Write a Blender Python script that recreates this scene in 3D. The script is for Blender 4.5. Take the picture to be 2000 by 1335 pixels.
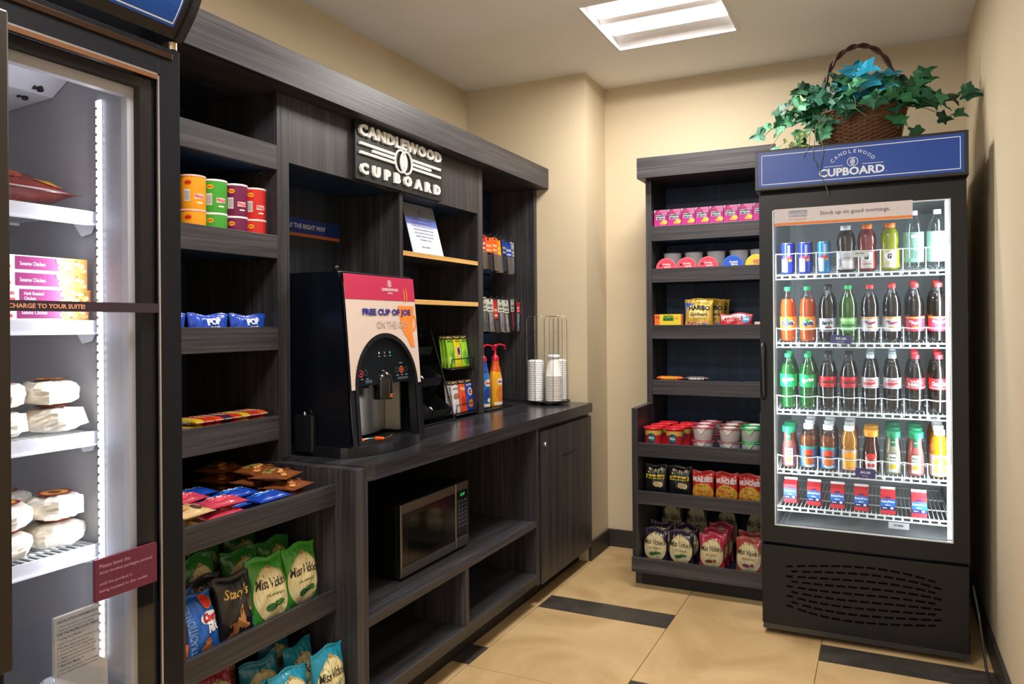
import bpy, bmesh, math, random
from mathutils import Vector, Matrix
R = math.radians
PI = math.pi
for o in list(bpy.data.objects):
    bpy.data.objects.remove(o)
scn = bpy.context.scene
COL = scn.collection

# ------------------------------------------------------------------ camera
cam_d = bpy.data.cameras.new('camera')
cam = bpy.data.objects.new('camera', cam_d)
COL.objects.link(cam)
cam_d.sensor_width = 36.0
cam_d.lens = 26.466
cam_d.shift_y = -0.0173
cam_d.clip_start = 0.02
def cam_matrix(yaw, pitch, roll, loc):
    y, p, r = R(yaw), R(pitch), R(roll)
    f = Vector((-math.sin(y)*math.cos(p), math.cos(y)*math.cos(p), math.sin(p)))
    rt = Vector((math.cos(y), math.sin(y), 0)); up = rt.cross(f)
    r2 = rt*math.cos(r)+up*math.sin(r); u2 = up*math.cos(r)-rt*math.sin(r)
    m = Matrix((r2, u2, -f)).transposed().to_4x4()
    m.translation = Vector(loc)
    return m
cam.matrix_world = cam_matrix(25.995, 0.045, -0.449, (0, 0, 1.30))
scn.camera = cam

# ------------------------------------------------------------------ view, world, lights
scn.view_settings.view_transform = 'Standard'
scn.view_settings.look = 'None'
scn.view_settings.gamma = 1.0
scn.view_settings.use_curve_mapping = False
scn.view_settings.exposure = 0.08
w = bpy.data.worlds.new('world'); scn.world = w
w.use_nodes = True
w.node_tree.nodes['Background'].inputs[0].default_value = (1.0, 0.975, 0.94, 1)
w.node_tree.nodes['Background'].inputs[1].default_value = 1.35  # raised as added frontal fill through the open end behind the camera

def area(name, loc, direction, sx, sy, power, color, spread=180):
    d = bpy.data.lights.new(name, 'AREA'); d.shape = 'RECTANGLE'
    d.size = sx; d.size_y = sy; d.energy = power; d.color = color; d.spread = R(spread)
    o = bpy.data.objects.new(name, d); COL.objects.link(o)
    o.location = loc
    o.rotation_euler = Vector(direction).to_track_quat('-Z', 'Y').to_euler()
    return o
WARM = (1.0, 0.96, 0.905)
COOL = (0.82, 0.92, 1.0)
LP = [(-0.88, 3.37), (-0.88, 1.15), (-0.88, -0.75)]      # the ceiling lamps: the first in view, the others added unseen for frontal light
PW = [34, 40, 28]
for (lx, ly), pw in zip(LP, PW):          # one emitter under each of a lamp's two lenses
    for dy in (-0.11, 0.11):
        area('ceiling_lamp_light', (lx, ly+dy, 2.682+0.0205), (0, 0, -1), 0.53, 0.085, pw/2, WARM)

# ------------------------------------------------------------------ materials
MATS = {}
def srgb(c):
    if isinstance(c, str):
        c = [int(c[i:i+2], 16)/255 for i in (0, 2, 4)]
    return tuple(x/12.92 if x <= 0.04045 else ((x+0.055)/1.055)**2.4 for x in c[:3]) + (1,)
def new(name):
    m = bpy.data.materials.new(name); m.use_nodes = True
    nt = m.node_tree; b = nt.nodes['Principled BSDF']
    return m, nt, b
def M(c, rough=0.5, metal=0.0, emit=0.0, spec=0.5, bump=0.0, bscale=60, vary=0.06, coat=0.0, trans=0.0):
    """plain coloured stuff with a little procedural mottling"""
    key = (c, rough, metal, emit, spec, bump, bscale, vary, coat, trans)
    if key in MATS: return MATS[key]
    m, nt, b = new('m_%s' % c)
    col = srgb(c)
    b.inputs['Roughness'].default_value = rough
    b.inputs['Metallic'].default_value = metal
    b.inputs['Specular IOR Level'].default_value = spec
    b.inputs['Coat Weight'].default_value = coat
    tc = nt.nodes.new('ShaderNodeTexCoord')
    nz = nt.nodes.new('ShaderNodeTexNoise'); nz.inputs['Scale'].default_value = bscale
    nz.inputs['Detail'].default_value = 3
    nt.links.new(tc.outputs['Object'], nz.inputs['Vector'])
    mx = nt.nodes.new('ShaderNodeMix'); mx.data_type = 'RGBA'
    mx.inputs[6].default_value = tuple(x*(1-vary) for x in col[:3])+(1,)
    mx.inputs[7].default_value = tuple(min(1, x*(1+vary)) for x in col[:3])+(1,)
    nt.links.new(nz.outputs['Fac'], mx.inputs[0])
    nt.links.new(mx.outputs[2], b.inputs['Base Color'])
    if bump:
        bp = nt.nodes.new('ShaderNodeBump'); bp.inputs['Strength'].default_value = bump
        bp.inputs['Distance'].default_value = 0.004
        nt.links.new(nz.outputs['Fac'], bp.inputs['Height'])
        nt.links.new(bp.outputs[0], b.inputs['Normal'])
    if emit:
        b.inputs['Emission Color'].default_value = col
        b.inputs['Emission Strength'].default_value = emit
    MATS[key] = m
    return m
def FOIL(c, rough=0.32):
    return M(c, rough=rough, bump=0.55, bscale=38, vary=0.10, coat=0.35)
def GLASSY(name, tint, gloss=0.08, opacity=0.0, opcol=(0.5, 0.5, 0.5, 1), rough=0.03, grz=0.45):
    """thin clear sheet or plastic: lets light straight through, with a fresnel sheen"""
    if name in MATS: return MATS[name]
    m = bpy.data.materials.new(name); m.use_nodes = True
    nt = m.node_tree; nt.nodes.clear()
    out = nt.nodes.new('ShaderNodeOutputMaterial')
    tr = nt.nodes.new('ShaderNodeBsdfTransparent'); tr.inputs[0].default_value = tint
    gl = nt.nodes.new('ShaderNodeBsdfGlossy'); gl.inputs['Roughness'].default_value = rough
    lw = nt.nodes.new('ShaderNodeLayerWeight'); lw.inputs['Blend'].default_value = 0.35
    ma = nt.nodes.new('ShaderNodeMath'); ma.operation = 'MULTIPLY_ADD'
    ma.inputs[1].default_value = grz; ma.inputs[2].default_value = gloss
    nt.links.new(lw.outputs['Fresnel'], ma.inputs[0])
    ms = nt.nodes.new('ShaderNodeMixShader')
    nt.links.new(ma.outputs[0], ms.inputs[0])
    if opacity:
        di = nt.nodes.new('ShaderNodeBsdfDiffuse'); di.inputs[0].default_value = opcol
        m2 = nt.nodes.new('ShaderNodeMixShader'); m2.inputs[0].default_value = opacity
        nt.links.new(tr.outputs[0], m2.inputs[1]); nt.links.new(di.outputs[0], m2.inputs[2])
        nt.links.new(m2.outputs[0], ms.inputs[1])
    else:
        nt.links.new(tr.outputs[0], ms.inputs[1])
    nt.links.new(gl.outputs[0], ms.inputs[2])
    nt.links.new(ms.outputs[0], out.inputs[0])
    MATS[name] = m
    return m
def LAM(axis, dark='1e1d20', mid='312f33', light='4e4a4d', rough=0.42):
    """dark oak laminate, its grain running along one axis"""
    key = ('lam', axis, dark, rough)
    if key in MATS: return MATS[key]
    m, nt, b = new('laminate_grain_'+axis)
    b.inputs['Roughness'].default_value = rough
    b.inputs['Specular IOR Level'].default_value = 0.45
    tc = nt.nodes.new('ShaderNodeTexCoord')
    mp = nt.nodes.new('ShaderNodeMapping')
    sc = {'x': (1.6, 90, 90), 'y': (90, 1.6, 90), 'z': (90, 90, 1.6)}[axis]
    mp.inputs['Scale'].default_value = sc
    nt.links.new(tc.outputs['Object'], mp.inputs['Vector'])
    n1 = nt.nodes.new('ShaderNodeTexNoise'); n1.inputs['Scale'].default_value = 1.6
    n1.inputs['Detail'].default_value = 5; n1.inputs['Roughness'].default_value = 0.6
    nt.links.new(mp.outputs[0], n1.inputs['Vector'])
    mp2 = nt.nodes.new('ShaderNodeMapping')
    mp2.inputs['Scale'].default_value = tuple(s*0.22 for s in sc)
    nt.links.new(tc.outputs['Object'], mp2.inputs['Vector'])
    n2 = nt.nodes.new('ShaderNodeTexNoise'); n2.inputs['Scale'].default_value = 1.0; n2.inputs['Detail'].default_value = 2
    nt.links.new(mp2.outputs[0], n2.inputs['Vector'])
    ad = nt.nodes.new('ShaderNodeMath'); ad.operation = 'MULTIPLY_ADD'
    ad.inputs[1].default_value = 0.45
    nt.links.new(n2.outputs['Fac'], ad.inputs[0]); 
    m3 = nt.nodes.new('ShaderNodeMath'); m3.operation = 'MULTIPLY'; m3.inputs[1].default_value = 0.6
    nt.links.new(n1.outputs['Fac'], m3.inputs[0]); nt.links.new(m3.outputs[0], ad.inputs[2])
    cr = nt.nodes.new('ShaderNodeValToRGB')
    e = cr.color_ramp.elements
    e[0].position = 0.34; e[0].color = srgb(dark)
    e[1].position = 0.70; e[1].color = srgb(light)
    k = e.new(0.51); k.color = srgb(mid)
    nt.links.new(ad.outputs[0], cr.inputs[0])
    nt.links.new(cr.outputs[0], b.inputs['Base Color'])
    bp = nt.nodes.new('ShaderNodeBump'); bp.inputs['Strength'].default_value = 0.25; bp.inputs['Distance'].default_value = 0.0015
    nt.links.new(n1.outputs['Fac'], bp.inputs['Height']); nt.links.new(bp.outputs[0], b.inputs['Normal'])
    MATS[key] = m
    return m
def PAINT(name, c, scale=3.0, rough=0.75):
    m, nt, b = new(name)
    b.inputs['Roughness'].default_value = rough
    tc = nt.nodes.new('ShaderNodeTexCoord')
    n1 = nt.nodes.new('ShaderNodeTexNoise'); n1.inputs['Scale'].default_value = scale; n1.inputs['Detail'].default_value = 4
    n2 = nt.nodes.new('ShaderNodeTexNoise'); n2.inputs['Scale'].default_value = 260
    nt.links.new(tc.outputs['Object'], n1.inputs['Vector']); nt.links.new(tc.outputs['Object'], n2.inputs['Vector'])
    mx = nt.nodes.new('ShaderNodeMix'); mx.data_type = 'RGBA'
    col = srgb(c)
    mx.inputs[6].default_value = tuple(x*0.96 for x in col[:3])+(1,); mx.inputs[7].default_value = tuple(x*1.04 for x in col[:3])+(1,)
    nt.links.new(n1.outputs['Fac'], mx.inputs[0]); nt.links.new(mx.outputs[2], b.inputs['Base Color'])
    bp = nt.nodes.new('ShaderNodeBump'); bp.inputs['Strength'].default_value = 0.08; bp.inputs['Distance'].default_value = 0.001
    nt.links.new(n2.outputs['Fac'], bp.inputs['Height']); nt.links.new(bp.outputs[0], b.inputs['Normal'])
    return m

# ------------------------------------------------------------------ mesh helpers
_TXT = {}
def txt2d(s, shear=0.0, bold=0.0, spacing=1.0):
    """outline text as a flat mesh scaled to the unit box centred on 0,0"""
    key = (s, shear, bold, spacing)
    if key in _TXT: return _TXT[key]
    c = bpy.data.curves.new('t', 'FONT'); c.body = s; c.align_x = 'LEFT'
    c.resolution_u = 2; c.shear = shear; c.offset = bold; c.space_character = spacing
    o = bpy.data.objects.new('t', c); COL.objects.link(o)
    bpy.context.view_layer.update()
    me = o.to_mesh()
    vs = [(v.co.x, v.co.y) for v in me.vertices]
    fs = [tuple(p.vertices) for p in me.polygons]
    o.to_mesh_clear()
    bpy.data.objects.remove(o); bpy.data.curves.remove(c)
    x0 = min(v[0] for v in vs); x1 = max(v[0] for v in vs); y0 = min(v[1] for v in vs); y1 = max(v[1] for v in vs)
    vs = [((x-x0)/(x1-x0)-0.5, (y-y0)/(y1-y0)-0.5) for x, y in vs]
    _TXT[key] = (vs, fs)
    return _TXT[key]

class B:
    def __init__(s):
        s.v = []; s.f = []; s.m = []; s.mats = []; s.sm = []
    def mi(s, m):
        if m not in s.mats: s.mats.append(m)
        return s.mats.index(m)
    def add(s, vs, fs, m, smooth=False):
        n = len(s.v); k = s.mi(m)
        s.v += [tuple(p) for p in vs]
        for f in fs:
            s.f.append(tuple(i+n for i in f)); s.m.append(k); s.sm.append(smooth)
        return s
    def box(s, x0, x1, y0, y1, z0, z1, m):
        vs = [(x, y, z) for z in (z0, z1) for y in (y0, y1) for x in (x0, x1)]
        return s.add(vs, [(0, 2, 3, 1), (4, 5, 7, 6), (0, 1, 5, 4), (2, 6, 7, 3), (0, 4, 6, 2), (1, 3, 7, 5)], m)
    def rbox(s, x0, x1, y0, y1, z0, z1, m, r=0.01, n=4, axis='z'):
        """box with its four edges along one axis rounded"""
        if axis == 'z': a0, a1, b0, b1, c0, c1 = x0, x1, y0, y1, z0, z1; mk = lambda a, b, c: (a, b, c)
        elif axis == 'x': a0, a1, b0, b1, c0, c1 = y0, y1, z0, z1, x0, x1; mk = lambda a, b, c: (c, a, b)
        else: a0, a1, b0, b1, c0, c1 = z0, z1, x0, x1, y0, y1; mk = lambda a, b, c: (b, c, a)
        pts = []
        for (ca, cb, st) in ((a1-r, b1-r, 0), (a0+r, b1-r, 90), (a0+r, b0+r, 180), (a1-r, b0+r, 270)):
            for i in range(n+1):
                t = R(st+90*i/n); pts.append((ca+r*math.cos(t), cb+r*math.sin(t)))
        k = len(pts)
        vs = [mk(a, b, c0) for a, b in pts]+[mk(a, b, c1) for a, b in pts]
        fs = [(i, (i+1) % k, (i+1) % k+k, i+k) for i in range(k)]+[tuple(range(k-1, -1, -1)), tuple(range(k, 2*k))]
        return s.add(vs, fs, m)
    def prism(s, pts, y0, y1, m, plane='xz', smooth=False):
        """outline extruded: plane 'xz' along y, 'yz' along x, 'xy' along z"""
        k = len(pts)
        mk = {'xz': lambda a, b, c: (a, c, b), 'yz': lambda a, b, c: (c, a, b), 'xy': lambda a, b, c: (a, b, c)}[plane]
        vs = [mk(a, b, y0) for a, b in pts]+[mk(a, b, y1) for a, b in pts]
        fs = [(i, (i+1) % k, (i+1) % k+k, i+k) for i in range(k)]
        n = len(s.f)
        s.add(vs, fs, m, smooth)
        s.add(vs[:k], [tuple(range(k-1, -1, -1))], m); s.add(vs[k:], [tuple(range(k))], m)
        return s
    def lathe(s, prof, m, n=20, c=(0, 0, 0), cap0=True, cap1=True, smooth=True, axis='z', sx=1.0, sy=1.0, a0=0, a1=360):
        vs = []; full = (a1-a0) >= 360
        nn = n if full else n+1
        for r_, z in prof:
            for i in range(nn):
                t = R(a0+(a1-a0)*i/n)
                a, b = r_*math.cos(t)*sx, r_*math.sin(t)*sy
                if axis == 'z': p = (c[0]+a, c[1]+b, c[2]+z)
                elif axis == 'y': p = (c[0]+a, c[1]+z, c[2]-b)
                else: p = (c[0]+z, c[1]+a, c[2]+b)
                vs.append(p)
        fs = []
        for j in range(len(prof)-1):
            for i in range(n):
                i2 = (i+1) % nn if full else i+1
                fs.append((j*nn+i, j*nn+i2, (j+1)*nn+i2, (j+1)*nn+i))
        s.add(vs, fs, m, smooth)
        if full:
            if cap0: s.add(vs[:nn], [tuple(range(nn-1, -1, -1))], m)
            if cap1: s.add(vs[-nn:], [tuple(range(nn))], m)
        return s
    def cyl(s, p0, p1, r, m, n=12, r1=None, smooth=True):
        p0, p1 = Vector(p0), Vector(p1); d = (p1-p0)
        z = d.normalized(); a = z.orthogonal().normalized(); b = z.cross(a)
        r1 = r if r1 is None else r1
        vs = []
        for p, q in ((p0, r), (p1, r1)):
            for i in range(n):
                t = 2*PI*i/n; vs.append(p+a*q*math.cos(t)+b*q*math.sin(t))
        s.add(vs, [(i, (i+1) % n, (i+1) % n+n, i+n) for i in range(n)], m, smooth)
        s.add(vs[:n], [tuple(range(n-1, -1, -1))], m); s.add(vs[n:], [tuple(range(n))], m)
        return s
    def tube(s, pts, r, m, n=6, closed=False, rad=None):
        pts = [Vector(p) for p in pts]; k = len(pts); vs = []; prev = None
        for i, p in enumerate(pts):
            if closed: t = pts[(i+1) % k]-pts[i-1]
            else: t = pts[min(i+1, k-1)]-pts[max(i-1, 0)]
            t.normalize()
            a = t.orthogonal().normalized() if prev is None else (prev-t*prev.dot(t)).normalized()
            prev = a; b = t.cross(a)
            rr = r if rad is None else rad[i]
            for j in range(n):
                q = 2*PI*j/n; vs.append(p+a*rr*math.cos(q)+b*rr*math.sin(q))
        fs = []
        for i in range(k if closed else k-1):
            for j in range(n):
                i2 = (i+1) % k
                fs.append((i*n+j, i*n+(j+1) % n, i2*n+(j+1) % n, i2*n+j))
        s.add(vs, fs, m, True)
        if not closed:
            s.add(vs[:n], [tuple(range(n-1, -1, -1))], m); s.add(vs[-n:], [tuple(range(n))], m)
        return s
    def text(s, t, cx, cz, w_, h_, m, f, shear=0.0, bold=0.012, rot=0.0, spacing=1.0):
        vs, fs = txt2d(t, shear, bold, spacing)
        c, d = math.cos(R(rot)), math.sin(R(rot))
        out = []
        for x, y in vs:
            x *= w_; y *= h_
            out.append(f(cx+x*c-y*d, cz+x*d+y*c))
        return s.add(out, fs, m)
    def build(s, name, parent=None, loc=None, rz=0.0, bevel=0.0, seg=2, smooth=None, rot=None):
        me = bpy.data.meshes.new(name)
        me.from_pydata(s.v, [], s.f)
        for m in s.mats: me.materials.append(m)
        me.polygons.foreach_set('material_index', s.m)
        me.polygons.foreach_set('use_smooth', s.sm if smooth is None else [smooth]*len(s.f))
        me.update()
        o = bpy.data.objects.new(name, me); COL.objects.link(o)
        if parent: o.parent = parent
        if loc is not None: o.location = loc
        if rot is not None: o.rotation_euler = rot
        elif rz: o.rotation_euler = (0, 0, rz)
        if bevel:
            b = o.modifiers.new('bevel', 'BEVEL'); b.width = bevel; b.segments = seg
            b.limit_method = 'ANGLE'; b.angle_limit = R(40)
        return o

def fixn(o):
    bm = bmesh.new(); bm.from_mesh(o.data); bmesh.ops.recalc_face_normals(bm, faces=bm.faces); bm.to_mesh(o.data); bm.free()
    return o
def tag(o, label=None, cat=None, group=None, kind=None):
    if label: o['label'] = label
    if cat: o['category'] = cat
    if group: o['group'] = group
    if kind: o['kind'] = kind
    return o
def thing(name, label, cat, loc=(0, 0, 0), rz=0.0, group=None, rot=None):
    o = bpy.data.objects.new(name, None); COL.objects.link(o)
    o.empty_display_size = 0.05
    o.location = loc; o.rotation_euler = rot if rot else (0, 0, rz)
    return tag(o, label, cat, group)
def dup(root, loc, rz=None, label=None, group=None, rot=None):
    r = root.copy(); COL.objects.link(r); r.location = loc
    if rot is not None: r.rotation_euler = rot
    elif rz is not None: r.rotation_euler = (0, 0, rz)
    if label: r['label'] = label
    if group: r['group'] = group
    for ch in [c for c in root.children]:
        c = ch.copy(); COL.objects.link(c); c.parent = r
        for g in [q for q in ch.children]:
            d = g.copy(); COL.objects.link(d); d.parent = c
    return r
def struct(o):
    o['kind'] = 'structure'; return o
def Fy(y):            # decals on a plane facing -y
    return lambda a, b: (a, y, b)
def Fx(x):            # decals on a plane facing +x; a runs along +y
    return lambda a, b: (x, a, b)
def Fcyl(r, cx=0, cy=0):
    return lambda a, b: (cx+r*math.sin(a/r), cy-r*math.cos(a/r), b)
def quad(b, x0, x1, z0, z1, m, f, nx=1, nz=1):
    vs = []; fs = []
    for j in range(nz+1):
        for i in range(nx+1):
            vs.append(f(x0+(x1-x0)*i/nx, z0+(z1-z0)*j/nz))
    for j in range(nz):
        for i in range(nx):
            a = j*(nx+1)+i; fs.append((a, a+1, a+nx+2, a+nx+1))
    b.add(vs, fs, m)
def disc(b, cx, cz, rx, rz_, m, f, n=24, rings=1, r0=0.0, a0=0, a1=360):
    vs = []; fs = []
    for j in range(rings+1):
        q = r0+(1-r0)*j/rings
        for i in range(n+1):
            t = R(a0+(a1-a0)*i/n); vs.append(f(cx+rx*q*math.cos(t), cz+rz_*q*math.sin(t)))
    for j in range(rings):
        for i in range(n):
            a = j*(n+1)+i; fs.append((a, a+n+1, a+n+2, a+1) if j or r0 else (a, a+n+1, a+n+2))
    b.add(vs, fs, m)
def poly(b, pts, m, f):
    b.add([f(x, z) for x, z in pts], [tuple(range(len(pts)))], m)

# ------------------------------------------------------------------ shared materials
LY, LX, LZ = LAM('y'), LAM('x'), LAM('z')
BACK_BLUELIT = LAM('z', '0c1c30', '142c48', '1e3c5c', 0.5)  # laminate with the blue glow of the shelf interiors put into its colour
BLACK = M('121214', 0.35); BLACKM = M('0c0c0e', 0.7); WHITE = M('f2f2f0', 0.45)
KICK = M('0f0e0e', 0.6)
CHROME = M('d0d0d0', 0.2, metal=1.0); STEEL = M('a8a29a', 0.28, metal=1.0, bscale=8)
WIREW = M('e8eeee', 0.35)
GLASS = GLASSY('door_glass', (0.95, 0.965, 0.97, 1), 0.012, grz=0.18)
CLEAR = GLASSY('clear_plastic', (0.93, 0.95, 0.96, 1), 0.035, rough=0.06, grz=0.32)

# ------------------------------------------------------------------ the room
XL, XR, XC, YC, YB, ZC, YF = -2.19, 0.386, -1.443, 3.90, 4.23, 2.682, -1.6
TAN = PAINT('tan_wall_paint', 'ccbc9f'); CEIL = PAINT('ceiling_paint', 'eff0f3')
def wallbox(name, *a, m=TAN):
    b = B(); b.box(*a, m); return struct(b.build(name))
wallbox('wall_left', XL-0.1, XL, YF-0.1, YC+0.6, 0, ZC)
wallbox('wall_corner', XL, XC, YC, YB+0.1, 0, ZC)
wallbox('wall_back', XC, XR+0.1, YB, YB+0.1, 0, ZC)
wallbox('wall_right', XR, XR+0.1, YF-0.1, YB, 0, ZC)
# ceiling with the lamp openings cut out
b = B()
xs = [XL-0.1, -1.18, -0.58, XR+0.1]
ys = [YF-0.1]
for lx, ly in reversed(LP): ys += [ly-0.3, ly+0.3]
ys.append(YB+0.1)
for i in range(3):
    for j in range(len(ys)-1):
        if i == 1 and j % 2 == 1: continue
        b.box(xs[i], xs[i+1], ys[j], ys[j+1], ZC, ZC+0.12, CEIL)
struct(b.build('ceiling'))
# floor tiles
def floor_mat(name, c1, c2, sc, rough):
    m, nt, bs = new(name)
    tc = nt.nodes.new('ShaderNodeTexCoord')
    n1 = nt.nodes.new('ShaderNodeTexNoise'); n1.inputs['Scale'].default_value = sc; n1.inputs['Detail'].default_value = 6
    n1.inputs['Distortion'].default_value = 1.6
    nt.links.new(tc.outputs['Object'], n1.inputs['Vector'])
    cr = nt.nodes.new('ShaderNodeValToRGB')
    cr.color_ramp.elements[0].position = 0.35; cr.color_ramp.elements[0].color = srgb(c1)
    cr.color_ramp.elements[1].position = 0.65; cr.color_ramp.elements[1].color = srgb(c2)
    nt.links.new(n1.outputs['Fac'], cr.inputs[0]); nt.links.new(cr.outputs[0], bs.inputs['Base Color'])
    bs.inputs['Roughness'].default_value = rough
    return m
TILE = floor_mat('tan_floor_tile', 'b8986a', 'd2b384', 2.2, 0.38)
STRIP = floor_mat('charcoal_floor_tile', '37332f', '48433d', 6, 0.4)
GROUT = M('6a5638', 0.8)
b = B()
b.box(XL-0.1, XR+0.1, YF-0.1, YB+0.1, -0.1, -0.003, GROUT)
cols = [(-2.03-0.6, -2.03, [(2.52-0.65, 2.685-0.65)], [0.5]), (-2.03, -1.425, [(2.52, 2.685), (1.17, 1.335)], [1.86]),
        (-1.425, -0.825, [(3.172, 3.335), (1.74, 1.90)], [2.51, 1.1]), (-0.825, -0.22, [(2.50, 2.658), (1.1, 1.26)], [1.85]),
        (-0.22, 0.385, [(3.118, 3.28), (1.74, 1.90)], [2.51, 1.1]), (0.385, 1.0, [], [2.0])]
g = 0.0015
for x0, x1, strips, seams in cols:
    x0 = max(x0, XL-0.1); x1 = min(x1, XR+0.1)
    cuts = sorted([YF-0.1, YB+0.1]+[q for s_ in strips for q in s_]+seams)
    for y0, y1 in zip(cuts, cuts[1:]):
        dark = any(abs(y0-s_[0]) < 1e-6 for s_ in strips)
        b.box(x0+g, x1-g, y0+g, y1-g, -0.003, 0.0, STRIP if dark else TILE)
struct(b.build('floor'))
# baseboards
BASE = M('2e2a27', 0.5)
for nm, a in (('baseboard_back', (XC, -1.12, YB-0.014, YB, 0.0, 0.1)), ('baseboard_corner', (XC, XC+0.014, YC+0.0, YB-0.014, 0.0, 0.1)),
              ('baseboard_right', (XR-0.014, XR, YF, YB, 0.0, 0.1))):
    b = B(); b.box(*a, BASE); struct(b.build(nm, bevel=0.002))
b = B(); b.box(-0.46, XR-0.014, YB-0.014, YB, 0.0, 0.1, BASE); struct(b.build('baseboard_back'))

# ceiling lamps: recessed troffer with two glowing lenses
LENS = M('fff6e8', 0.5, emit=2.2, vary=0.0); TROF = M('e2e0e4', 0.5)
def ceiling_light(x, y, label):
    t = thing('ceiling_light', label, 'ceiling light', (x, y, ZC), 0, 'recessed ceiling lights')
    b = B()
    for a in ((-0.30, -0.285, -0.30, 0.30), (0.285, 0.30, -0.30, 0.30), (-0.285, 0.285, -0.30, -0.285), (-0.285, 0.285, 0.285, 0.30)):
        b.box(a[0], a[1], a[2], a[3], -0.004, 0.1, TROF)
    b.build('frame', t)
    # pan: three sloped reflectors between two lens bars that run along x
    b = B()
    b.box(-0.285, 0.285, -0.285, 0.285, 0.09, 0.1, TROF)
    b.prism([(-0.285, 0.006), (-0.156, 0.060), (-0.156, 0.088), (-0.285, 0.088)], -0.285, 0.285, TROF, 'yz')
    b.prism([(0.285, 0.006), (0.285, 0.088), (0.156, 0.088), (0.156, 0.060)], -0.285, 0.285, TROF, 'yz')
    b.prism([(0.0, 0.012), (0.064, 0.050), (0.064, 0.088), (-0.064, 0.088), (-0.064, 0.050)], -0.285, 0.285, TROF, 'yz')
    b.build('reflector', t)
    for yy in (-0.11, 0.11):
        b = B(); b.box(-0.27, 0.27, yy-0.045, yy+0.045, 0.022, 0.050, LENS); b.build('lens', t)
ceiling_light(LP[0][0], LP[0][1], 'square recessed ceiling light with two glowing lens strips above the tall shelves')
ceiling_light(LP[1][0], LP[1][1], 'unseen square recessed ceiling light, added for light nearer the camera')
ceiling_light(LP[2][0], LP[2][1], 'unseen square recessed ceiling light, added for light from behind the camera')

# ------------------------------------------------------------------ left side cabinetry
XW = XL                    # cabinets stand against the left wall
XP = -1.74                 # front plane of the upper boards
b0 = 1.19                  # where the shelving starts behind the freezer
t = thing('snack_shelf_unit', 'tall charcoal wood-grain snack shelving between the freezer and the coffee nook', 'shelving unit', (0, 0, 0))
b = B(); b.box(XW, XW+0.03, b0, 1.85, 0.1, 2.06, BACK_BLUELIT); b.build('back_panel', t)
def stepped(y0, y1, xup, xlow, zs, nm='side_panel'):
    b = B(); b.prism([(XW+0.03, 0.0), (xlow-0.05, 0.0), (xlow-0.05, 0.09), (xlow, 0.09), (xlow, zs), (xup, zs), (xup, 2.06), (XW+0.03, 2.06)], y0, y1, LZ, 'xz'); return b
stepped(b0, b0+0.02, XP, -1.42, 0.865).build('side_panel', t, bevel=0.0015)
b = B(); b.box(XW+0.03, XP, 1.85, 1.867, 0.865, 2.06, LZ); b.build('side_panel', t)
b = B(); b.box(XW+0.03, -1.42, 1.836, 1.8745, 0.0, 0.865, LZ); b.build('side_panel', t, bevel=0.0015)
UP = [(1.805, 1.885), (1.519, 1.593), (1.225, 1.300), (0.936, 1.014)]
LO = [(0.753, 0.816, 0), (0.432, 0.495, 0), (0.1355, 0.198, 0.08)]
PEG = M('8d8f92', 0.3, metal=1.0)
for z0, z1 in UP:
    sh = B().box(XW+0.03, XP-0.018, b0+0.02, 1.85, z0+0.004, z0+0.022, BACK_BLUELIT).build('shelf', t)
    B().box(XP-0.018, XP, b0+0.02, 1.85, z0, z1, LY).build('lip', sh, bevel=0.0015)
    for xx in (XP-0.07, XP-0.33):
        B().cyl((xx, 1.85, z0-0.004), (xx, 1.835, z0-0.004), 0.006, PEG, 8).build('shelf_peg', sh)
for z0, z1, dx in LO:
    sh = B().box(XW+0.03, -1.518+dx, b0+0.02, 1.836, z0+0.004, z0+0.022, BACK_BLUELIT).build('shelf', t)
    B().box(-1.518+dx, -1.50+dx, b0+0.02, 1.836, z0, z1, LY).build('lip', sh, bevel=0.0015)
B().box(XW+0.03, -1.53, b0+0.02, 1.836, 0.0, 0.1, KICK).build('toe_kick', t)

# crown board that runs along everything on the left
t = thing('crown_cornice', 'long charcoal wood-grain cornice board capping the left cabinets', 'cornice', (0, 0, 0))
B().box(-1.69, -1.665, b0-0.1, YC-0.002, 2.061, 2.174, LY).build('fascia', t, bevel=0.0015)
B().box(XW, -1.69, b0-0.1, YC-0.002, 2.061, 2.081, LY).build('top_board', t)

# coffee hutch
t = thing('coffee_hutch', 'charcoal wood-grain hutch of three open bays above the counter', 'cabinet', (0, 0, 0))
B().box(-2.055, -2.03, 1.905, YC-0.04, 0.872, 2.06, LAM('z', '11141d', '1c2029', '2e323c', 0.45)).build('back_panel', t)
B().box(XW+0.03, XP, 1.868, 1.905, 0.872, 2.06, LZ).build('divider', t, bevel=0.0015)
B().box(XW+0.03, XP, 2.54, 2.563, 0.872, 1.838, LZ).build('divider', t, bevel=0.0015)
B().box(XW+0.03, XP, 3.20, 3.25, 0.872, 2.06, LZ).build('divider', t, bevel=0.0015)
B().box(XW+0.03, XP, 3.862, 3.898, 0.872, 2.06, LZ).build('side_panel', t, bevel=0.0015)
B().box(XP-0.02, XP-0.0005, 1.905, 3.20, 1.838, 2.06, LZ).build('header_panel', t, bevel=0.001)
B().box(XW+0.03, XP-0.02, 1.905, 3.20, 1.838, 1.856, BACK_BLUELIT).build('bay_top', t)
SL = B()
for k in range(14):
    z = 0.93+k*0.083
    SL.box(-2.03, -2.018, 3.25, 3.862, z, z+0.07, BACK_BLUELIT)
SL.build('slatwall', t)
OAK = LAM('y', 'b98a4c', 'd8a863', 'e6bd7c', 0.4)
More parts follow.
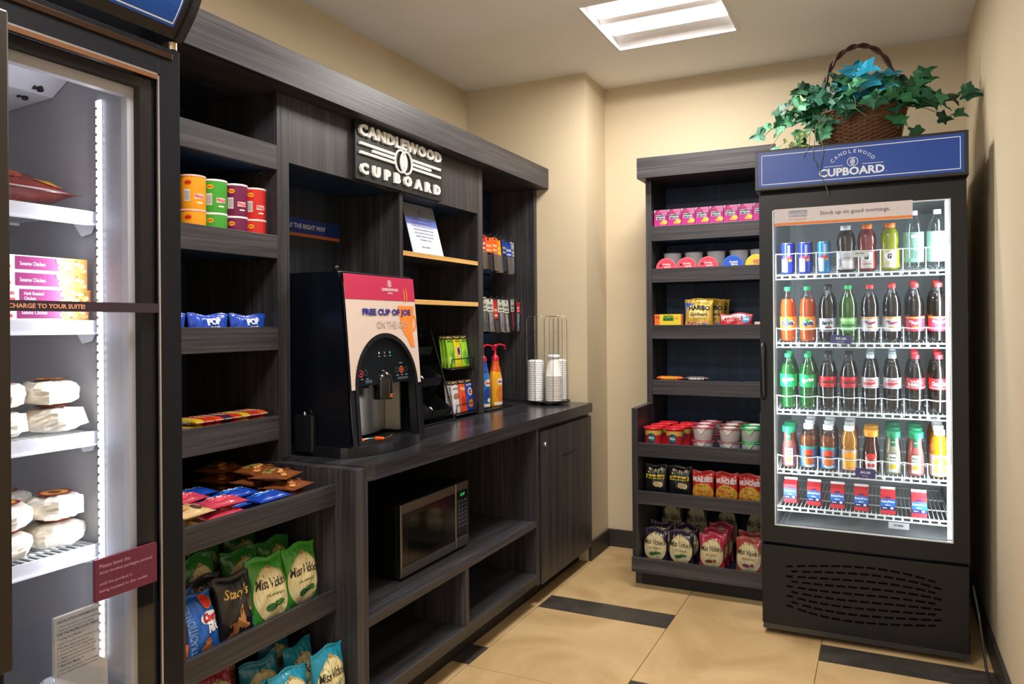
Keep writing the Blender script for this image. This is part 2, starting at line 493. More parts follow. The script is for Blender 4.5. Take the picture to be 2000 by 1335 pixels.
for z0, z1 in ((1.588, 1.607), (1.390, 1.410)):
    s_ = B().box(XW+0.03, XP-0.012, 2.563, 3.20, z0, z1, LY).build('shelf', t)
    e_ = B().box(XP-0.012, XP-0.001, 2.563, 3.20, z0, z1, OAK).build('edge_strip', s_)
    e_['label'] = 'light oak front edge strip'
# countertop with its rounded front left corner
b = B()
rc = 0.045
pts = [(XW+0.03, 1.875), (-1.415-rc, 1.875)]
for i in range(7):
    a = R(-90+15*i); pts.append((-1.415-rc+rc*math.cos(a), 1.875+rc+rc*math.sin(a)))
pts += [(-1.415, YC-0.002), (XW+0.03, YC-0.002)]
b.prism(pts, 0.82, 0.87, LAM('y', '1e1e22', '2d2d31', '424145', 0.22), 'xy')
tag(b.build('countertop', bevel=0.002), 'dark wood-grain countertop with a rounded near corner under the coffee machine', 'countertop')
# open base cabinet
t = thing('open_base_cabinet', 'open charcoal wood-grain base cabinet holding the microwave', 'cabinet', (0, 0, 0))
B().box(XW+0.001, XW+0.03, 1.875, 3.185, 0.10, 0.819, BACK_BLUELIT).build('back_panel', t)
B().box(XW+0.03, -1.42, 1.875, 1.889, 0.10, 0.819, LZ).build('side_panel', t)
B().box(XW+0.03, -1.42, 3.155, 3.184, 0.10, 0.819, LZ).build('side_panel', t, bevel=0.001)
B().box(XW+0.03, -1.42, 1.889, 3.155, 0.370, 0.397, LY).build('shelf', t, bevel=0.001)
B().box(XW+0.03, -1.42, 1.889, 3.155, 0.110, 0.155, LY).build('shelf', t, bevel=0.001)
B().box(XW+0.03, -1.42, 2.494, 2.520, 0.155, 0.370, LZ).build('divider', t, bevel=0.001)
B().box(XW+0.03, -1.50, 1.8755, 3.184, 0.0, 0.10, KICK).build('toe_kick', t)
# cabinet with the lock
t = thing('locking_base_cabinet', 'closed charcoal cabinet with a round keyed lock at the far counter end', 'cabinet', (0, 0, 0))
B().box(XW+0.03, -1.442, 3.186, 3.896, 0.10, 0.819, LZ).build('body', t)
d_ = B().box(-1.441, -1.421, 3.218, 3.894, 0.088, 0.800, LZ).build('door', t, bevel=0.0015)
B().box(-1.4208, -1.4195, 3.462, 3.64, 0.646, 0.650, BLACKM).build('finger_slot', d_)
B().lathe([(0.011, 0), (0.011, 0.006), (0.008, 0.008)], CHROME, 16, (-1.421, 3.262, 0.735), axis='x').build('lock', d_)
B().box(XW+0.03, -1.50, 3.186, 3.896, 0.0, 0.10, KICK).build('toe_kick', t)

# ------------------------------------------------------------------ bookcase beside the drinks fridge
t = thing('snack_bookcase', 'narrow charcoal wood-grain snack bookcase against the back wall beside the drinks fridge', 'shelving unit', (0, 0, 0))
BX0, BX1 = -1.108, -0.468
def bside(x0, x1, xu0=None):
    b = B(); b.prism([(3.67, 0.0), (3.67, 0.09), (3.62, 0.09), (3.62, 0.882), (3.90, 0.882), (3.90, 2.058), (YB-0.002, 2.058), (YB-0.002, 0.0)], x0, x1, LZ, 'yz'); return b
bside(-1.108, -1.078).build('side_panel', t, bevel=0.0015)
bside(-0.498, -0.468).build('side_panel', t, bevel=0.0015)
B().box(-1.078, -0.498, YB-0.022, YB-0.002, 0.09, 2.058, BACK_BLUELIT).build('back_panel', t)
B().box(-1.078, -0.498, 3.67, 3.685, 0.0, 0.09, KICK).build('toe_kick', t)
for z0, z1 in ((1.735, 1.812), (1.516, 1.590), (1.220, 1.293), (0.927, 1.004)):
    sh = B().box(-1.078, -0.498, 3.918, YB-0.022, z0+0.004, z0+0.022, BACK_BLUELIT).build('shelf', t)
    B().box(-1.078, -0.498, 3.90, 3.918, z0, z1, LX).build('lip', sh, bevel=0.0015)
for z0, z1 in ((0.645, 0.713), (0.411, 0.474)):
    sh = B().box(-1.078, -0.498, 3.638, YB-0.022, z0+0.004, z0+0.022, BACK_BLUELIT).build('shelf', t)
    B().box(-1.078, -0.498, 3.62, 3.638, z0, z1, LX).build('lip', sh, bevel=0.0015)
sh = B().box(-1.078, -0.498, 3.62, YB-0.022, 0.091, 0.108, BACK_BLUELIT).build('shelf', t)
B().box(-1.108, -0.468, 3.60, 3.6195, 0.078, 0.15, LX).build('lip', sh, bevel=0.0015)
cr = B().box(-1.135, -0.445, 3.83, 3.85, 2.059, 2.166, LX).build('cornice', t, bevel=0.0015)
B().box(-1.135, -0.445, 3.85, YB-0.002, 2.059, 2.079, LX).build('top_board', cr)

def anchor(t, loc):
    """move a thing's empty to its base without moving its parts"""
    l = Vector(loc); t.location = l
    for c in t.children: c.location = Vector(c.location)-l
for o in list(COL.objects):
    if o.type == 'EMPTY' and not o.parent and o.get('category') in ('cabinet', 'shelving unit', 'cornice'):
        p = {'snack_shelf_unit': (-1.85, 1.52, 0), 'crown_cornice': (-1.9, 2.5, 2.061), 'coffee_hutch': (-1.95, 2.88, 0.87),
             'open_base_cabinet': (-1.8, 2.53, 0), 'locking_base_cabinet': (-1.8, 3.54, 0), 'snack_bookcase': (-0.79, 3.95, 0)}[o.name]
        anchor(o, p)

def annulus(b, cx, cz, rx, rz_, th, m, f, n=28, a0=0, a1=360):
    vs = []; fs = []
    for i in range(n+1):
        t = R(a0+(a1-a0)*i/n)
        vs.append(f(cx+rx*math.cos(t), cz+rz_*math.sin(t))); vs.append(f(cx+(rx-th)*math.cos(t), cz+(rz_-th)*math.sin(t)))
    for i in range(n): fs.append((2*i, 2*i+2, 2*i+3, 2*i+1))
    b.add(vs, fs, m)
def emblem(b, cx, cz, r, m, f):
    annulus(b, cx-0.32*r, cz, 0.82*r, r, 0.13*r, m, f)
    annulus(b, cx+0.32*r, cz, 0.82*r, r, 0.13*r, m, f)
    for sgn in (-1, 1):     # two halves of the flame
        pts = [(cx+sgn*x*r, cz+sgn*z*r) for x, z in ((0.02, 0.62), (0.2, 0.35), (0.28, 0), (0.2, -0.35), (0.05, -0.55), (0.1, -0.1), (0.0, 0.2))]
        poly(b, pts, m, f)
def arc_text(b, s, cx, cz, rad, a_span, h, m, f, gap=0.0):
    """letters set round an arch, centre above (cx, cz)"""
    n = len(s)
    for i, ch in enumerate(s):
        a = (i-(n-1)/2)/(n-1)*a_span
        x = cx+rad*math.sin(R(a)); z = cz+rad*(math.cos(R(a))-1)
        wd = {'W': 1.35, 'D': 1.0, 'O': 1.05, 'E': 0.72, 'L': 0.7}.get(ch, 0.95)*h*0.95
        b.text(ch, x, z, wd, h, m, f, rot=-a, bold=0.004)

# ------------------------------------------------------------------ drinks fridge (right)
FX0, FX1, FYF = -0.450, 0.300, 3.300
CAB = M('0e0e10', 0.42, bscale=90, spec=0.35); DOORF = M('131316', 0.36, spec=0.35); LINER = M('9ea5a8', 0.5)
SIGNBLUE = M('1244a4', 0.35, emit=0.06, vary=0.03); LINEW = M('dfe8f4', 0.4, emit=0.1)
LED = M('f4faff', 0.4, emit=9.0, vary=0.0)
t = thing('drinks_fridge', 'tall black glass-door drinks fridge with a lit blue header sign, in the right corner', 'fridge', (-0.075, 3.65, 0))
F = t
yb = 4.12
b = B()
b.box(FX0, FX1, yb-0.03, yb, 0.05, 1.99, CAB)
b.box(FX0, FX0+0.035, FYF+0.045, yb-0.03, 0.37, 1.99, CAB); b.box(FX1-0.035, FX1, FYF+0.045, yb-0.03, 0.37, 1.99, CAB)
b.box(FX0+0.035, FX1-0.035, FYF+0.045, yb-0.03, 1.83, 1.99, CAB)
b.box(FX0, FX1, FYF+0.03, yb-0.03, 0.05, 0.37, CAB)
b.build('body', t)
b = B()
b.box(FX0+0.035, FX0+0.045, FYF+0.06, yb-0.04, 0.39, 1.82, LINER); b.box(FX1-0.045, FX1-0.035, FYF+0.06, yb-0.04, 0.39, 1.82, LINER)
b.box(FX0+0.045, FX1-0.045, yb-0.05, yb-0.04, 0.39, 1.82, LINER)
b.box(FX0+0.045, FX1-0.045, FYF+0.06, yb-0.05, 0.385, 0.42, LINER); b.box(FX0+0.045, FX1-0.045, FYF+0.06, yb-0.05, 1.81, 1.82, LINER)
b.build('liner', t)
# header sign box
h = B().rbox(-0.462, 0.306, FYF-0.02, FYF+0.11, 1.848, 2.018, M('232327', 0.35), 0.006, 2, 'x').build('header', t)
b = B(); f = Fy(FYF-0.0205)
b.box(-0.448, 0.292, FYF-0.0215, FYF-0.0195, 1.862, 2.006, SIGNBLUE)
f = Fy(FYF-0.0222)
for a in ((-0.436, 0.280, 1.872, 1.875), (-0.436, 0.280, 1.992, 1.995), (-0.436, -0.4335, 1.872, 1.995), (0.2775, 0.280, 1.872, 1.995)):
    quad(b, *a, LINEW, f)
b.text('CUPBOARD', -0.095, 1.9005, 0.238, 0.033, LINEW, f, bold=0.035)
emblem(b, -0.09, 1.937, 0.0175, LINEW, f)
quad(b, -0.195, -0.125, 1.9235, 1.9255, LINEW, f); quad(b, -0.055, 0.02, 1.9235, 1.9255, LINEW, f)
arc_text(b, 'CANDLEWOOD', -0.09, 1.979, 0.10, 95, 0.0135, LINEW, f)
b.text('®', 0.030, 1.889, 0.004, 0.004, LINEW, f)
b.build('sign_face', h)
# door
dr = B()
for a in ((FX0, FX0+0.052, 0.386, 1.832), (FX1-0.052, FX1, 0.386, 1.832), (FX0+0.052, FX1-0.052, 0.386, 0.456), (FX0+0.052, FX1-0.052, 1.768, 1.832)):
    dr.box(a[0], a[1], FYF, FYF+0.042, a[2], a[3], DOORF)
door = dr.build('door', t)
B().box(FX0+0.052, FX1-0.052, FYF+0.012, FYF+0.018, 0.456, 1.768, GLASS).build('door_glass', door)
ALU = M('e4ecee', 0.3, metal=0.2)
b = B()
for a in ((-0.398, -0.394, 0.456, 1.768), (0.244, 0.248, 0.456, 1.768), (-0.394, 0.244, 0.456, 0.461), (-0.394, 0.244, 1.763, 1.768)):
    b.box(a[0], a[1], FYF+0.004, FYF+0.011, a[2], a[3], ALU)
b.build('glass_trim', door)
hp = [(-0.437, FYF-0.001, 1.215), (-0.437, FYF-0.03, 1.205), (-0.437, FYF-0.042, 1.17), (-0.437, FYF-0.044, 1.10), (-0.437, FYF-0.042, 1.03), (-0.437, FYF-0.03, 0.995), (-0.437, FYF-0.001, 0.985)]
B().tube(hp, 0.0085, BLACK, 8).build('handle', door)
# printed strip on the glass
b = B(); f = Fy(FYF-0.0012)
b.box(-0.390, 0.120, FYF-0.001, FYF+0.0115, 1.702, 1.771, M('ded9df', 0.5)); 
ORG = M('ee8a3a', 0.5); NAVY = M('2a2f7a', 0.5)
quad(b, -0.390, 0.120, 1.702, 1.713, ORG, f)
b.text('Stock up on good mornings.', -0.085, 1.742, 0.255, 0.021, M('4a4350', 0.5), f, bold=0.012)
b.text('CANDLEWOOD', -0.297, 1.758, 0.072, 0.0075, NAVY, f, bold=0.03)
for k in range(3): quad(b, -0.333, -0.261, 1.7515-k*0.0035, 1.753-k*0.0035, M('4a74b8', 0.5), f)
b.text('CUPBOARD', -0.297, 1.738, 0.070, 0.0075, NAVY, f, bold=0.03, spacing=1.3)
b.text('For all-inclusive!', -0.297, 1.7255, 0.068, 0.009, M('d9705a', 0.5), f, shear=0.3)
b.build('promotional_strip', door)
# lower grille panel
gr = B().rbox(FX0, FX1, FYF+0.005, FYF+0.0295, 0.045, 0.372, M('111113', 0.42, spec=0.35), 0.004, 2, 'z').build('lower_panel', t)
b = B(); rnd = random.Random(3)
for i in range(9):
    s_ = (i-4)/4.0
    n = 13
    for k in range(n):
        u = -0.93+1.86*(k+(0.5 if i % 2 else 0.0)*0.9)/n
        L = 0.034 if 0 < k < n-1 else 0.026
        u1 = u+L/0.30
        if u1 > 0.97: continue
        fz = lambda q: 0.213+s_*(0.075+0.035*(1-q*q))+0.006*math.sin(2.6*q)
        xa, xb = -0.075+u*0.30, -0.075+u1*0.30
        za, zb = fz(u), fz(u1)
        b.add([(xa, FYF+0.0042, za-0.004), (xb, FYF+0.0042, zb-0.004), (xb, FYF+0.0042, zb+0.004), (xa, FYF+0.0042, za+0.004)], [(0, 1, 2, 3)], M('010101', 0.9, spec=0.1))
b.build('vent_slots', gr)
B().box(FX0+0.004, FX1, FYF+0.003, FYF+0.012, 0.022, 0.044, M('4a4843', 0.35, metal=0.7)).build('base_rail', t)
for xx in (FX0+0.05, FX1-0.05):
    for yy in (FYF+0.08, yb-0.1):
        B().cyl((xx, yy, 0), (xx, yy, 0.052), 0.018, BLACK, 10).build('foot', t)
# LED strip right of the door; left channel and light added to brighten the bottles
for xx, nx in ((0.238, -1),):
    B().box(xx-0.006, xx+0.006, FYF+0.048, FYF+0.058, 0.46, 1.765, LED).build('led_strip', t)
    B().box(-0.3965, -0.3925, FYF+0.048, FYF+0.054, 0.46, 1.765, ALU).build('fill_light_channel', t)
    area('fridge_led_and_fill', (-0.390, FYF+0.058, 1.11), (0.75, 0.6, 0), 0.006, 1.25, 4.5, COOL, 170)
    area('fridge_led_and_fill', (xx+nx*0.012, FYF+0.066, 1.11), (nx*0.75, 0.6, 0), 0.02, 1.25, 7.0, COOL, 170)
SLOPE = 0.12                # the bottle shelves rise towards the back
SHZ = [1.505, 1.215, 0.930, 0.676, 0.517]      # shelf tops
SY0, SY1 = 3.405, 4.02
sx0, sx1 = -0.400, 0.252
for i, z in enumerate(SHZ):
    b = B(); sl = SLOPE if i < 4 else 0.0; zr = z+(SY1-SY0)*sl
    b.box(sx0, sx1, SY0, SY0+0.004, z-0.022, z-0.017, WIREW)
    b.box(sx0, sx1, SY0, SY0+0.005, z-0.006, z, WIREW)
    for k in range(40):
        x = sx0+0.012+k*(sx1-sx0-0.024)/39
        b.add([(x+a, y_, zz_+c) for y_, zz_ in ((SY0+0.0005, z), (SY1, zr)) for a, c in ((-0.0014, -0.0032), (0.0014, -0.0032), (0.0014, -0.0004), (-0.0014, -0.0004))], [(0, 1, 2, 3), (7, 6, 5, 4), (0, 4, 5, 1), (1, 5, 6, 2), (2, 6, 7, 3), (3, 7, 4, 0)], WIREW)
        if k % 10: b.box(x-0.004, x+0.004, SY0, SY0+0.003, z-0.017, z-0.006, WIREW) if k % 2 else None
    for xx in (sx0+0.0025, sx1-0.0025): b.tube([(xx, SY0, z-0.006), (xx, SY1, zr-0.006)], 0.0028, WIREW, 6)
    for yy in (SY0+0.2, SY0+0.4, SY1): b.box(sx0, sx1, yy-0.004, yy, z+(yy-SY0)*sl-0.009, z+(yy-SY0)*sl-0.0038, WIREW)
    sh = b.build('wire_shelf', t)
    if i < 4:
        b = B(); n = 8; gh = 0.088 if i == 0 else 0.062; pw = (sx1-0.004-sx0-0.004)/n; y = SY0-0.012
        for k in range(n+1):
            x = sx0+0.004+k*pw
            b.tube([(x, SY0, z-0.012), (x, y, z-0.006), (x, y, z+gh)], 0.0021, WIREW, 5)
        pts = []
        for k in range(n):
            for q in range(6):
                u = q/6; pts.append((sx0+0.004+(k+u)*pw, y-0.016*math.sin(PI*u), z+gh-0.004*math.sin(PI*u)))
        pts.append((sx1-0.004, y, z+gh))
        b.tube(pts, 0.0021, WIREW, 5)
        b.build('guard_rail', sh)
# price cards clipped to the rails
def card(x0, x1, z0, z1, y, txt, bg, fg, label, tilt=0.0, sub=None):
    b = B(); w2 = (x1-x0)/2; h2 = (z1-z0)/2
    b.box(-w2, w2, -0.0008, 0.0008, 0, 2*h2, bg)
    b.text(txt, 0, h2*1.15, w2*1.0, h2*0.62, fg, Fy(-0.0012), bold=0.03)
    if sub: b.text(sub, 0, h2*0.45, w2*0.6, h2*0.28, fg, Fy(-0.0012))
    o = b.build('price_card', loc=((x0+x1)/2, y, z0), rot=(0, R(tilt), 0))
    return tag(o, label, 'price card')
PURP = M('3d3a7c', 0.5)
card(-0.102, -0.037, 1.565, 1.590, SY0-0.032, '$3.00', M('d8dcda', 0.5), M('555555', 0.5), 'white price card on the top fridge rail in front of the dark capped bottle')
card(-0.182, -0.103, 1.213, 1.247, SY0-0.034, '$3.00', PURP, M('e8e8f0', 0.5), 'purple price card tilted on the second fridge rail before the green bottle', 4, 'any soda')
card(-0.092, -0.018, 0.668, 0.706, SY0-0.034, '$4.00', PURP, M('e8e8f0', 0.5), 'purple price card on the juice shelf rail before the orange capped bottle', 2, 'all juice')
card(0.028, 0.102, 0.468, 0.493, SY0-0.008, '2% Milk', M('d5dade', 0.5), M('555a60', 0.5), 'white handwritten card hanging under the milk shelf')

# ------------------------------------------------------------------ freezer (left)
t = thing('upright_freezer', 'upright black glass-door freezer with a curved blue header, cut by the left picture edge', 'freezer', (-1.7, 0.86, 0))
GX = -1.350; gy0, gy1 = 0.56, 1.145
LIN2 = M('b4b4b9', 0.45); FCAB = M('0c0f17', 0.4, spec=0.25); SILV = M('c9c6cf', 0.25, metal=0.9); COPPER = M('7a5236', 0.35, metal=0.4)
b = B()
b.box(XL+0.02, XL+0.06, gy0, gy1, 0.05, 1.99, FCAB)
b.box(XL+0.06, GX-0.05, gy1-0.022, gy1, 0.05, 1.99, FCAB); b.box(XL+0.06, GX-0.05, gy0, gy0+0.03, 0.05, 1.99, FCAB)
b.box(XL+0.06, GX-0.05, gy0+0.03, gy1-0.022, 1.90, 1.99, FCAB); b.box(XL+0.06, GX-0.05, gy0+0.03, gy1-0.022, 0.05, 0.38, FCAB)
b.build('body', t)
b = B()
b.box(XL+0.06, GX-0.05, 1.08, gy1-0.022, 0.38, 1.90, LIN2); b.box(XL+0.06, GX-0.05, gy0+0.03, gy0+0.04, 0.38, 1.90, LIN2)
b.box(XL+0.06, XL+0.07, gy0+0.04, 1.08, 0.38, 1.90, LIN2)
b.box(XL+0.07, GX-0.05, gy0+0.04, 1.08, 1.89, 1.90, LIN2); b.box(XL+0.07, GX-0.05, gy0+0.04, 1.08, 0.38, 0.40, LIN2)
b.build('liner', t)
iy = 1.0795
# evaporator cover under the roof
EV = M('d3d3da', 0.4)
ev = B().prism([(XL+0.075, 1.80), (-1.68, 1.822), (-1.57, 1.885), (-1.57, 1.889), (XL+0.075, 1.889)], gy0+0.042, iy-0.001, EV, 'xz').build('evaporator_cover', t)
b = B()
for x, z in ((-1.60, 1.868), (-1.665, 1.831), (-1.72, 1.8205)): 
    b.lathe([(0.006, -0.004), (0.006, 0.0), (0.003, 0.002)], M('3a3a3e', 0.3, metal=0.8), 10, (x, iy-0.05, z-0.0), axis='y')
    b.cyl((x, iy-0.04, z+0.006), (x+0.004, iy-0.04, z-0.006), 0.007, M('3a3a3e', 0.3, metal=0.8), 10)
b.build('screws', ev)
# door: frame, silver edge, gasket, glass
dr = B()
y0_, y1_ = gy0, gy1
for a in ((y0_, 0.775, 0.36, 1.892), (y1_-0.052, y1_, 0.36, 1.892), (0.775, y1_-0.052, 0.36, 0.44), (0.775, y1_-0.052, 1.83, 1.892)):
    dr.box(GX-0.045, GX, a[0], a[1], a[2], a[3], FCAB)
dr.box(GX, GX+0.004, y0_, y1_-0.02, 1.868, 1.880, M('3d2a1c', 0.3, metal=0.6))
door = dr.build('door', t, bevel=0.001)
b = B()
b.box(GX-0.003, GX+0.001, y1_-0.056, y1_-0.052, 0.44, 1.83, SILV); b.box(GX-0.003, GX+0.001, 0.775, y1_-0.052, 1.826, 1.830, SILV)
b.build('silver_edge', door)
b = B(); b.box(GX-0.003, GX+0.0008, 0.775, y1_-0.056, 1.8175, 1.826, COPPER); b.build('copper_edge', door)
b = B()
DKG = M('33333a', 0.5)
b.box(GX-0.030, GX-0.012, y1_-0.089, y1_-0.056, 0.44, 1.826, M('18181c', 0.7, spec=0.1)); b.box(GX-0.030, GX-0.012, 0.775, y1_-0.089, 1.795, 1.8175, M('18181c', 0.7, spec=0.1))
b.build('inner_frame', door)
b = B()
GK = M('b9bac2', 0.5)
b.box(GX-0.049, GX-0.031, y1_-0.104, y1_-0.075, 0.44, 1.80, GK); b.box(GX-0.049, GX-0.031, 0.775, y1_-0.104, 1.775, 1.80, GK)
b.build('gasket', door)
B().box(GX-0.011, GX-0.007, 0.775, y1_-0.056, 0.44, 1.826, GLASSY('freezer_glass', (0.95, 0.955, 0.97, 1), 0.006, grz=0.07)).build('door_glass', door)
B().box(GX+0.001, GX+0.026, 0.735, 0.776, 0.72, 1.84, M('1e140c', 0.4)).build('handle', door, bevel=0.004)
B().cyl((GX-0.008, y1_-0.012, 1.893), (GX-0.008, y1_-0.012, 1.909), 0.010, M('c9b79c', 0.25, metal=0.9), 12).build('hinge_pin', door)
# printed strips on the glass
b = B(); f = Fx(GX+0.0022)
b.box(GX-0.006, GX+0.0016, 0.78, y1_-0.057, 1.331, 1.350, M('2b1a28', 0.5)); b.text('CHARGE TO YOUR SUITE!', 0.855, 1.3405, 0.140, 0.0085, M('d79a7c', 0.5), f, bold=0.03)
b.build('charge_strip', door)
b = B()
b.box(GX-0.006, GX+0.0016, 0.942, 1.078, 0.776, 0.856, M('5f1f38', 0.45))
for k, (s_, ww) in enumerate((('Please leave the', 0.066), ('door-leveled packages packed', 0.116), ('until the product is', 0.070), ('being located in the outlet', 0.105))):
    b.text(s_, 0.950+ww/2, 0.842-k*0.0135-(0.008 if k > 1 else 0), ww, 0.0075, M('b3889a', 0.5), f, bold=0.01)
b.build('maroon_sticker', door)
b = B()
b.box(GX-0.006, GX+0.0016, 0.862, 0.966, 0.60, 0.773, GLASSY('frosted_sticker', (0.8, 0.8, 0.82, 1), 0.05, 0.28, (0.75, 0.77, 0.8, 1)))
INK = M('1b1b1e', 0.6)
zz = 0.764
for s_, ww, hh in (('INSTALLATION INFORMATION', 0.078, 0.005), ('1. Place the product in a flat and stable area', 0.088, 0.0035), ('2. Remove the door seal if so supplied', 0.07, 0.0035), ('FOR THE PROPER DOOR OPERATION', 0.092, 0.005),
                   ('** Swing Door Models **', 0.052, 0.0045), ('Check to see that door operates as noted', 0.085, 0.0035), ('If the door does not return:', 0.06, 0.0035), ('1. Loosen the lower hinge bolt', 0.07, 0.0035), ('2. Swing the door to the left side', 0.074, 0.0035), ('3. Tighten the bracket and check', 0.07, 0.0035), ('4. Replace the cover on the hinge', 0.075, 0.0035), ('** Slide Door Models **', 0.05, 0.0045), ('Check that the doors close evenly', 0.08, 0.0035), ('If not, adjust the roller screws', 0.078, 0.0035)):
    b.text(s_, 0.867+ww/2, zz, ww, hh, INK, f); zz -= hh*1.9
b.build('instruction_sticker', door)
# curved header
pr = []
for i in range(13):
    a = i/12; z = 1.912+0.19*a; x = GX+0.012+0.062*math.sin(PI*min(1, (a+0.0)*0.82))
    pr.append((x, z))
back = [(GX-0.1, 2.102), (GX-0.1, 1.912)]
hd = B().prism(pr+back, gy1-0.018, gy1+0.001, M('1b1d22', 0.35), 'xz').build('header_cap', t)
B().prism(pr+back, gy0, gy0+0.018, M('1b1d22', 0.35), 'xz').build('header_cap', t)
b = B()
def hx(z, off=0.0):
    a = (z-1.912)/0.19; return GX+0.006+off+0.062*math.sin(PI*min(1, a*0.82))
fh = lambda y, z: (hx(z), y, z)
quad(b, gy0+0.018, gy1-0.018, 1.912, 2.102, M('17171b', 0.4), fh, 1, 14)
quad(b, gy0+0.03, gy1-0.034, 1.930, 2.09, M('1650b0', 0.3, emit=0.10), lambda y, z: (hx(z, 0.001), y, z), 1, 14)
fl = lambda y, z: (hx(z, 0.002), y, z)
quad(b, gy0+0.03, gy1-0.038, 1.934, 1.9365, LINEW, fl); quad(b, gy1-0.0405, gy1-0.038, 1.934, 2.088, LINEW, fl, 1, 12)
b.text('®', 1.0, 1.975, 0.007, 0.007, LINEW, fl); b.text('CUPBOARD', 0.845, 1.995, 0.27, 0.04, LINEW, fl, bold=0.03)
b.box(GX-0.1, GX-0.095, gy0+0.018, gy1-0.018, 1.912, 2.1, FCAB)
b.build('sign_face', t)
# LED strip, shelf pilaster, shelves
b = B()
b.rbox(-1.503, -1.405, iy-0.022, iy-0.0005, 0.56, 1.80, M('a9aab2', 0.5), 0.006, 3, 'z')
led = b.build('light_housing', t)
b = B(); b.box(-1.494, -1.481, iy-0.0245, iy-0.0222, 0.60, 1.785, M('d8dce6', 0.4, emit=1.2))
for k in range(64): b.box(-1.493, -1.482, iy-0.0285, iy-0.0246, 0.604+k*0.0185, 0.616+k*0.0185, LED)
b.build('led_strip', led)
area('freezer_led', (-1.4875, iy-0.031, 1.19), (-0.55, -1, 0), 0.008, 1.15, 2.7, (0.86, 0.90, 1.0), 175)
b = B(); MET = M('8e8f98', 0.3, metal=0.6)
for k in range(64):
    z = 0.58+k*0.0188
    b.box(-1.530, -1.506, iy-0.005, iy-0.0005, z, z+0.0105, MET)
b.build('pilaster', t)
for z, nm in ((1.551, 1), (1.317, 1), (1.079, 1), (0.836, 1)):
    b = B(); x1 = -1.52; x0 = -2.08; ya, yb_ = gy0+0.045, iy-0.006
    b.box(x1-0.004, x1, ya, yb_, z-0.026, z, M('d5d8e2', 0.3))
    b.box(x1-0.012, x1+0.006, ya, yb_, z-0.030, z-0.026, M('e8eaf4', 0.3))
    for k in range(30):
        y = ya+0.004+(yb_-ya-0.008)*k/29; b.box(x0, x1-0.004, y-0.0015, y+0.0015, z-0.006, z-0.003, WIREW)
    for xx in (x0, -1.80, -1.60): b.box(xx-0.003, xx+0.003, ya, yb_, z-0.012, z-0.006, WIREW)
    sh = b.build('wire_shelf', t)
    B().prism([(x1-0.09, z-0.006), (x1, z-0.006), (x1, z-0.012), (x1-0.02, z-0.045), (x1-0.05, z-0.05)], yb_-0.004, yb_, M('dfe1ea', 0.35), 'xz').build('shelf_clip', sh)
for xx in (XL+0.08, GX-0.1):
    for yy in (gy0+0.05, gy1-0.05):
        B().cyl((xx, yy, 0), (xx, yy, 0.05), 0.018, BLACK, 10).build('foot', t)
B().box(GX-0.05, GX-0.03, gy0, gy1, 0.05, 0.35, FCAB).build('kick_grille', t)

def reanchor(o):     # parts of fridge and freezer were made in room coordinates
    l = Vector(o.location)
    for c in o.children: c.location = Vector(c.location)-l
reanchor(F); reanchor(t)

# ------------------------------------------------------------------ packaging builders (front faces -y, base at z = 0)
def bag_surface(w, h, d, seed=0, wr=1.0, crimp=0.07, flatb=False):
    rnd = random.Random(seed); ph = [rnd.uniform(0, 6.28) for _ in range(8)]
    am = [rnd.uniform(0.4, 1.0) for _ in range(4)]
    def S(x, z, side=-1, lift=0.0):
        u = max(-1, min(1, x/(w/2))); v = max(0, min(1, z/h))
        lo = 0.0 if flatb else crimp
        q = max(0.0, min(1.0, (v-lo)/(1-crimp-lo)))
        e = (math.sin(PI*q) if not flatb else math.cos(PI*q/2))
        prof = max(0.0, e)**0.55*(max(0.0, 1-abs(u)**2.6))**0.6
        t = d/2*prof
        wrk = wr*0.0016*prof*(am[0]*math.sin(9*u+7*v+ph[0])+am[1]*math.sin(17*v-6*u+ph[1])+am[2]*math.sin(23*u*v+ph[2])+0.6*math.sin(31*u+13*v+ph[3]))
        # puckers running in from the seals
        wrk += wr*0.0011*(math.exp(-14*(1-crimp-v)) if v < 1-crimp else 0)*math.sin(22*u+ph[4])
        if v > 1-crimp: wrk = 0.0007*math.sin(46*u)+0.0025*math.sin(3*u+ph[5])*(v-1+crimp)/crimp*wr
        xx = (w/2)*u*(1-0.055*max(0, e)-0.02*math.sin(5*v+ph[6])*wr*0.5)
        zz = z+(0.004*wr*math.sin(4*u+ph[7])*v*v)
        return (xx, side*(t+0.0006+lift)+ (wrk if side > 0 else -wrk*-1*-1), zz)
    return S
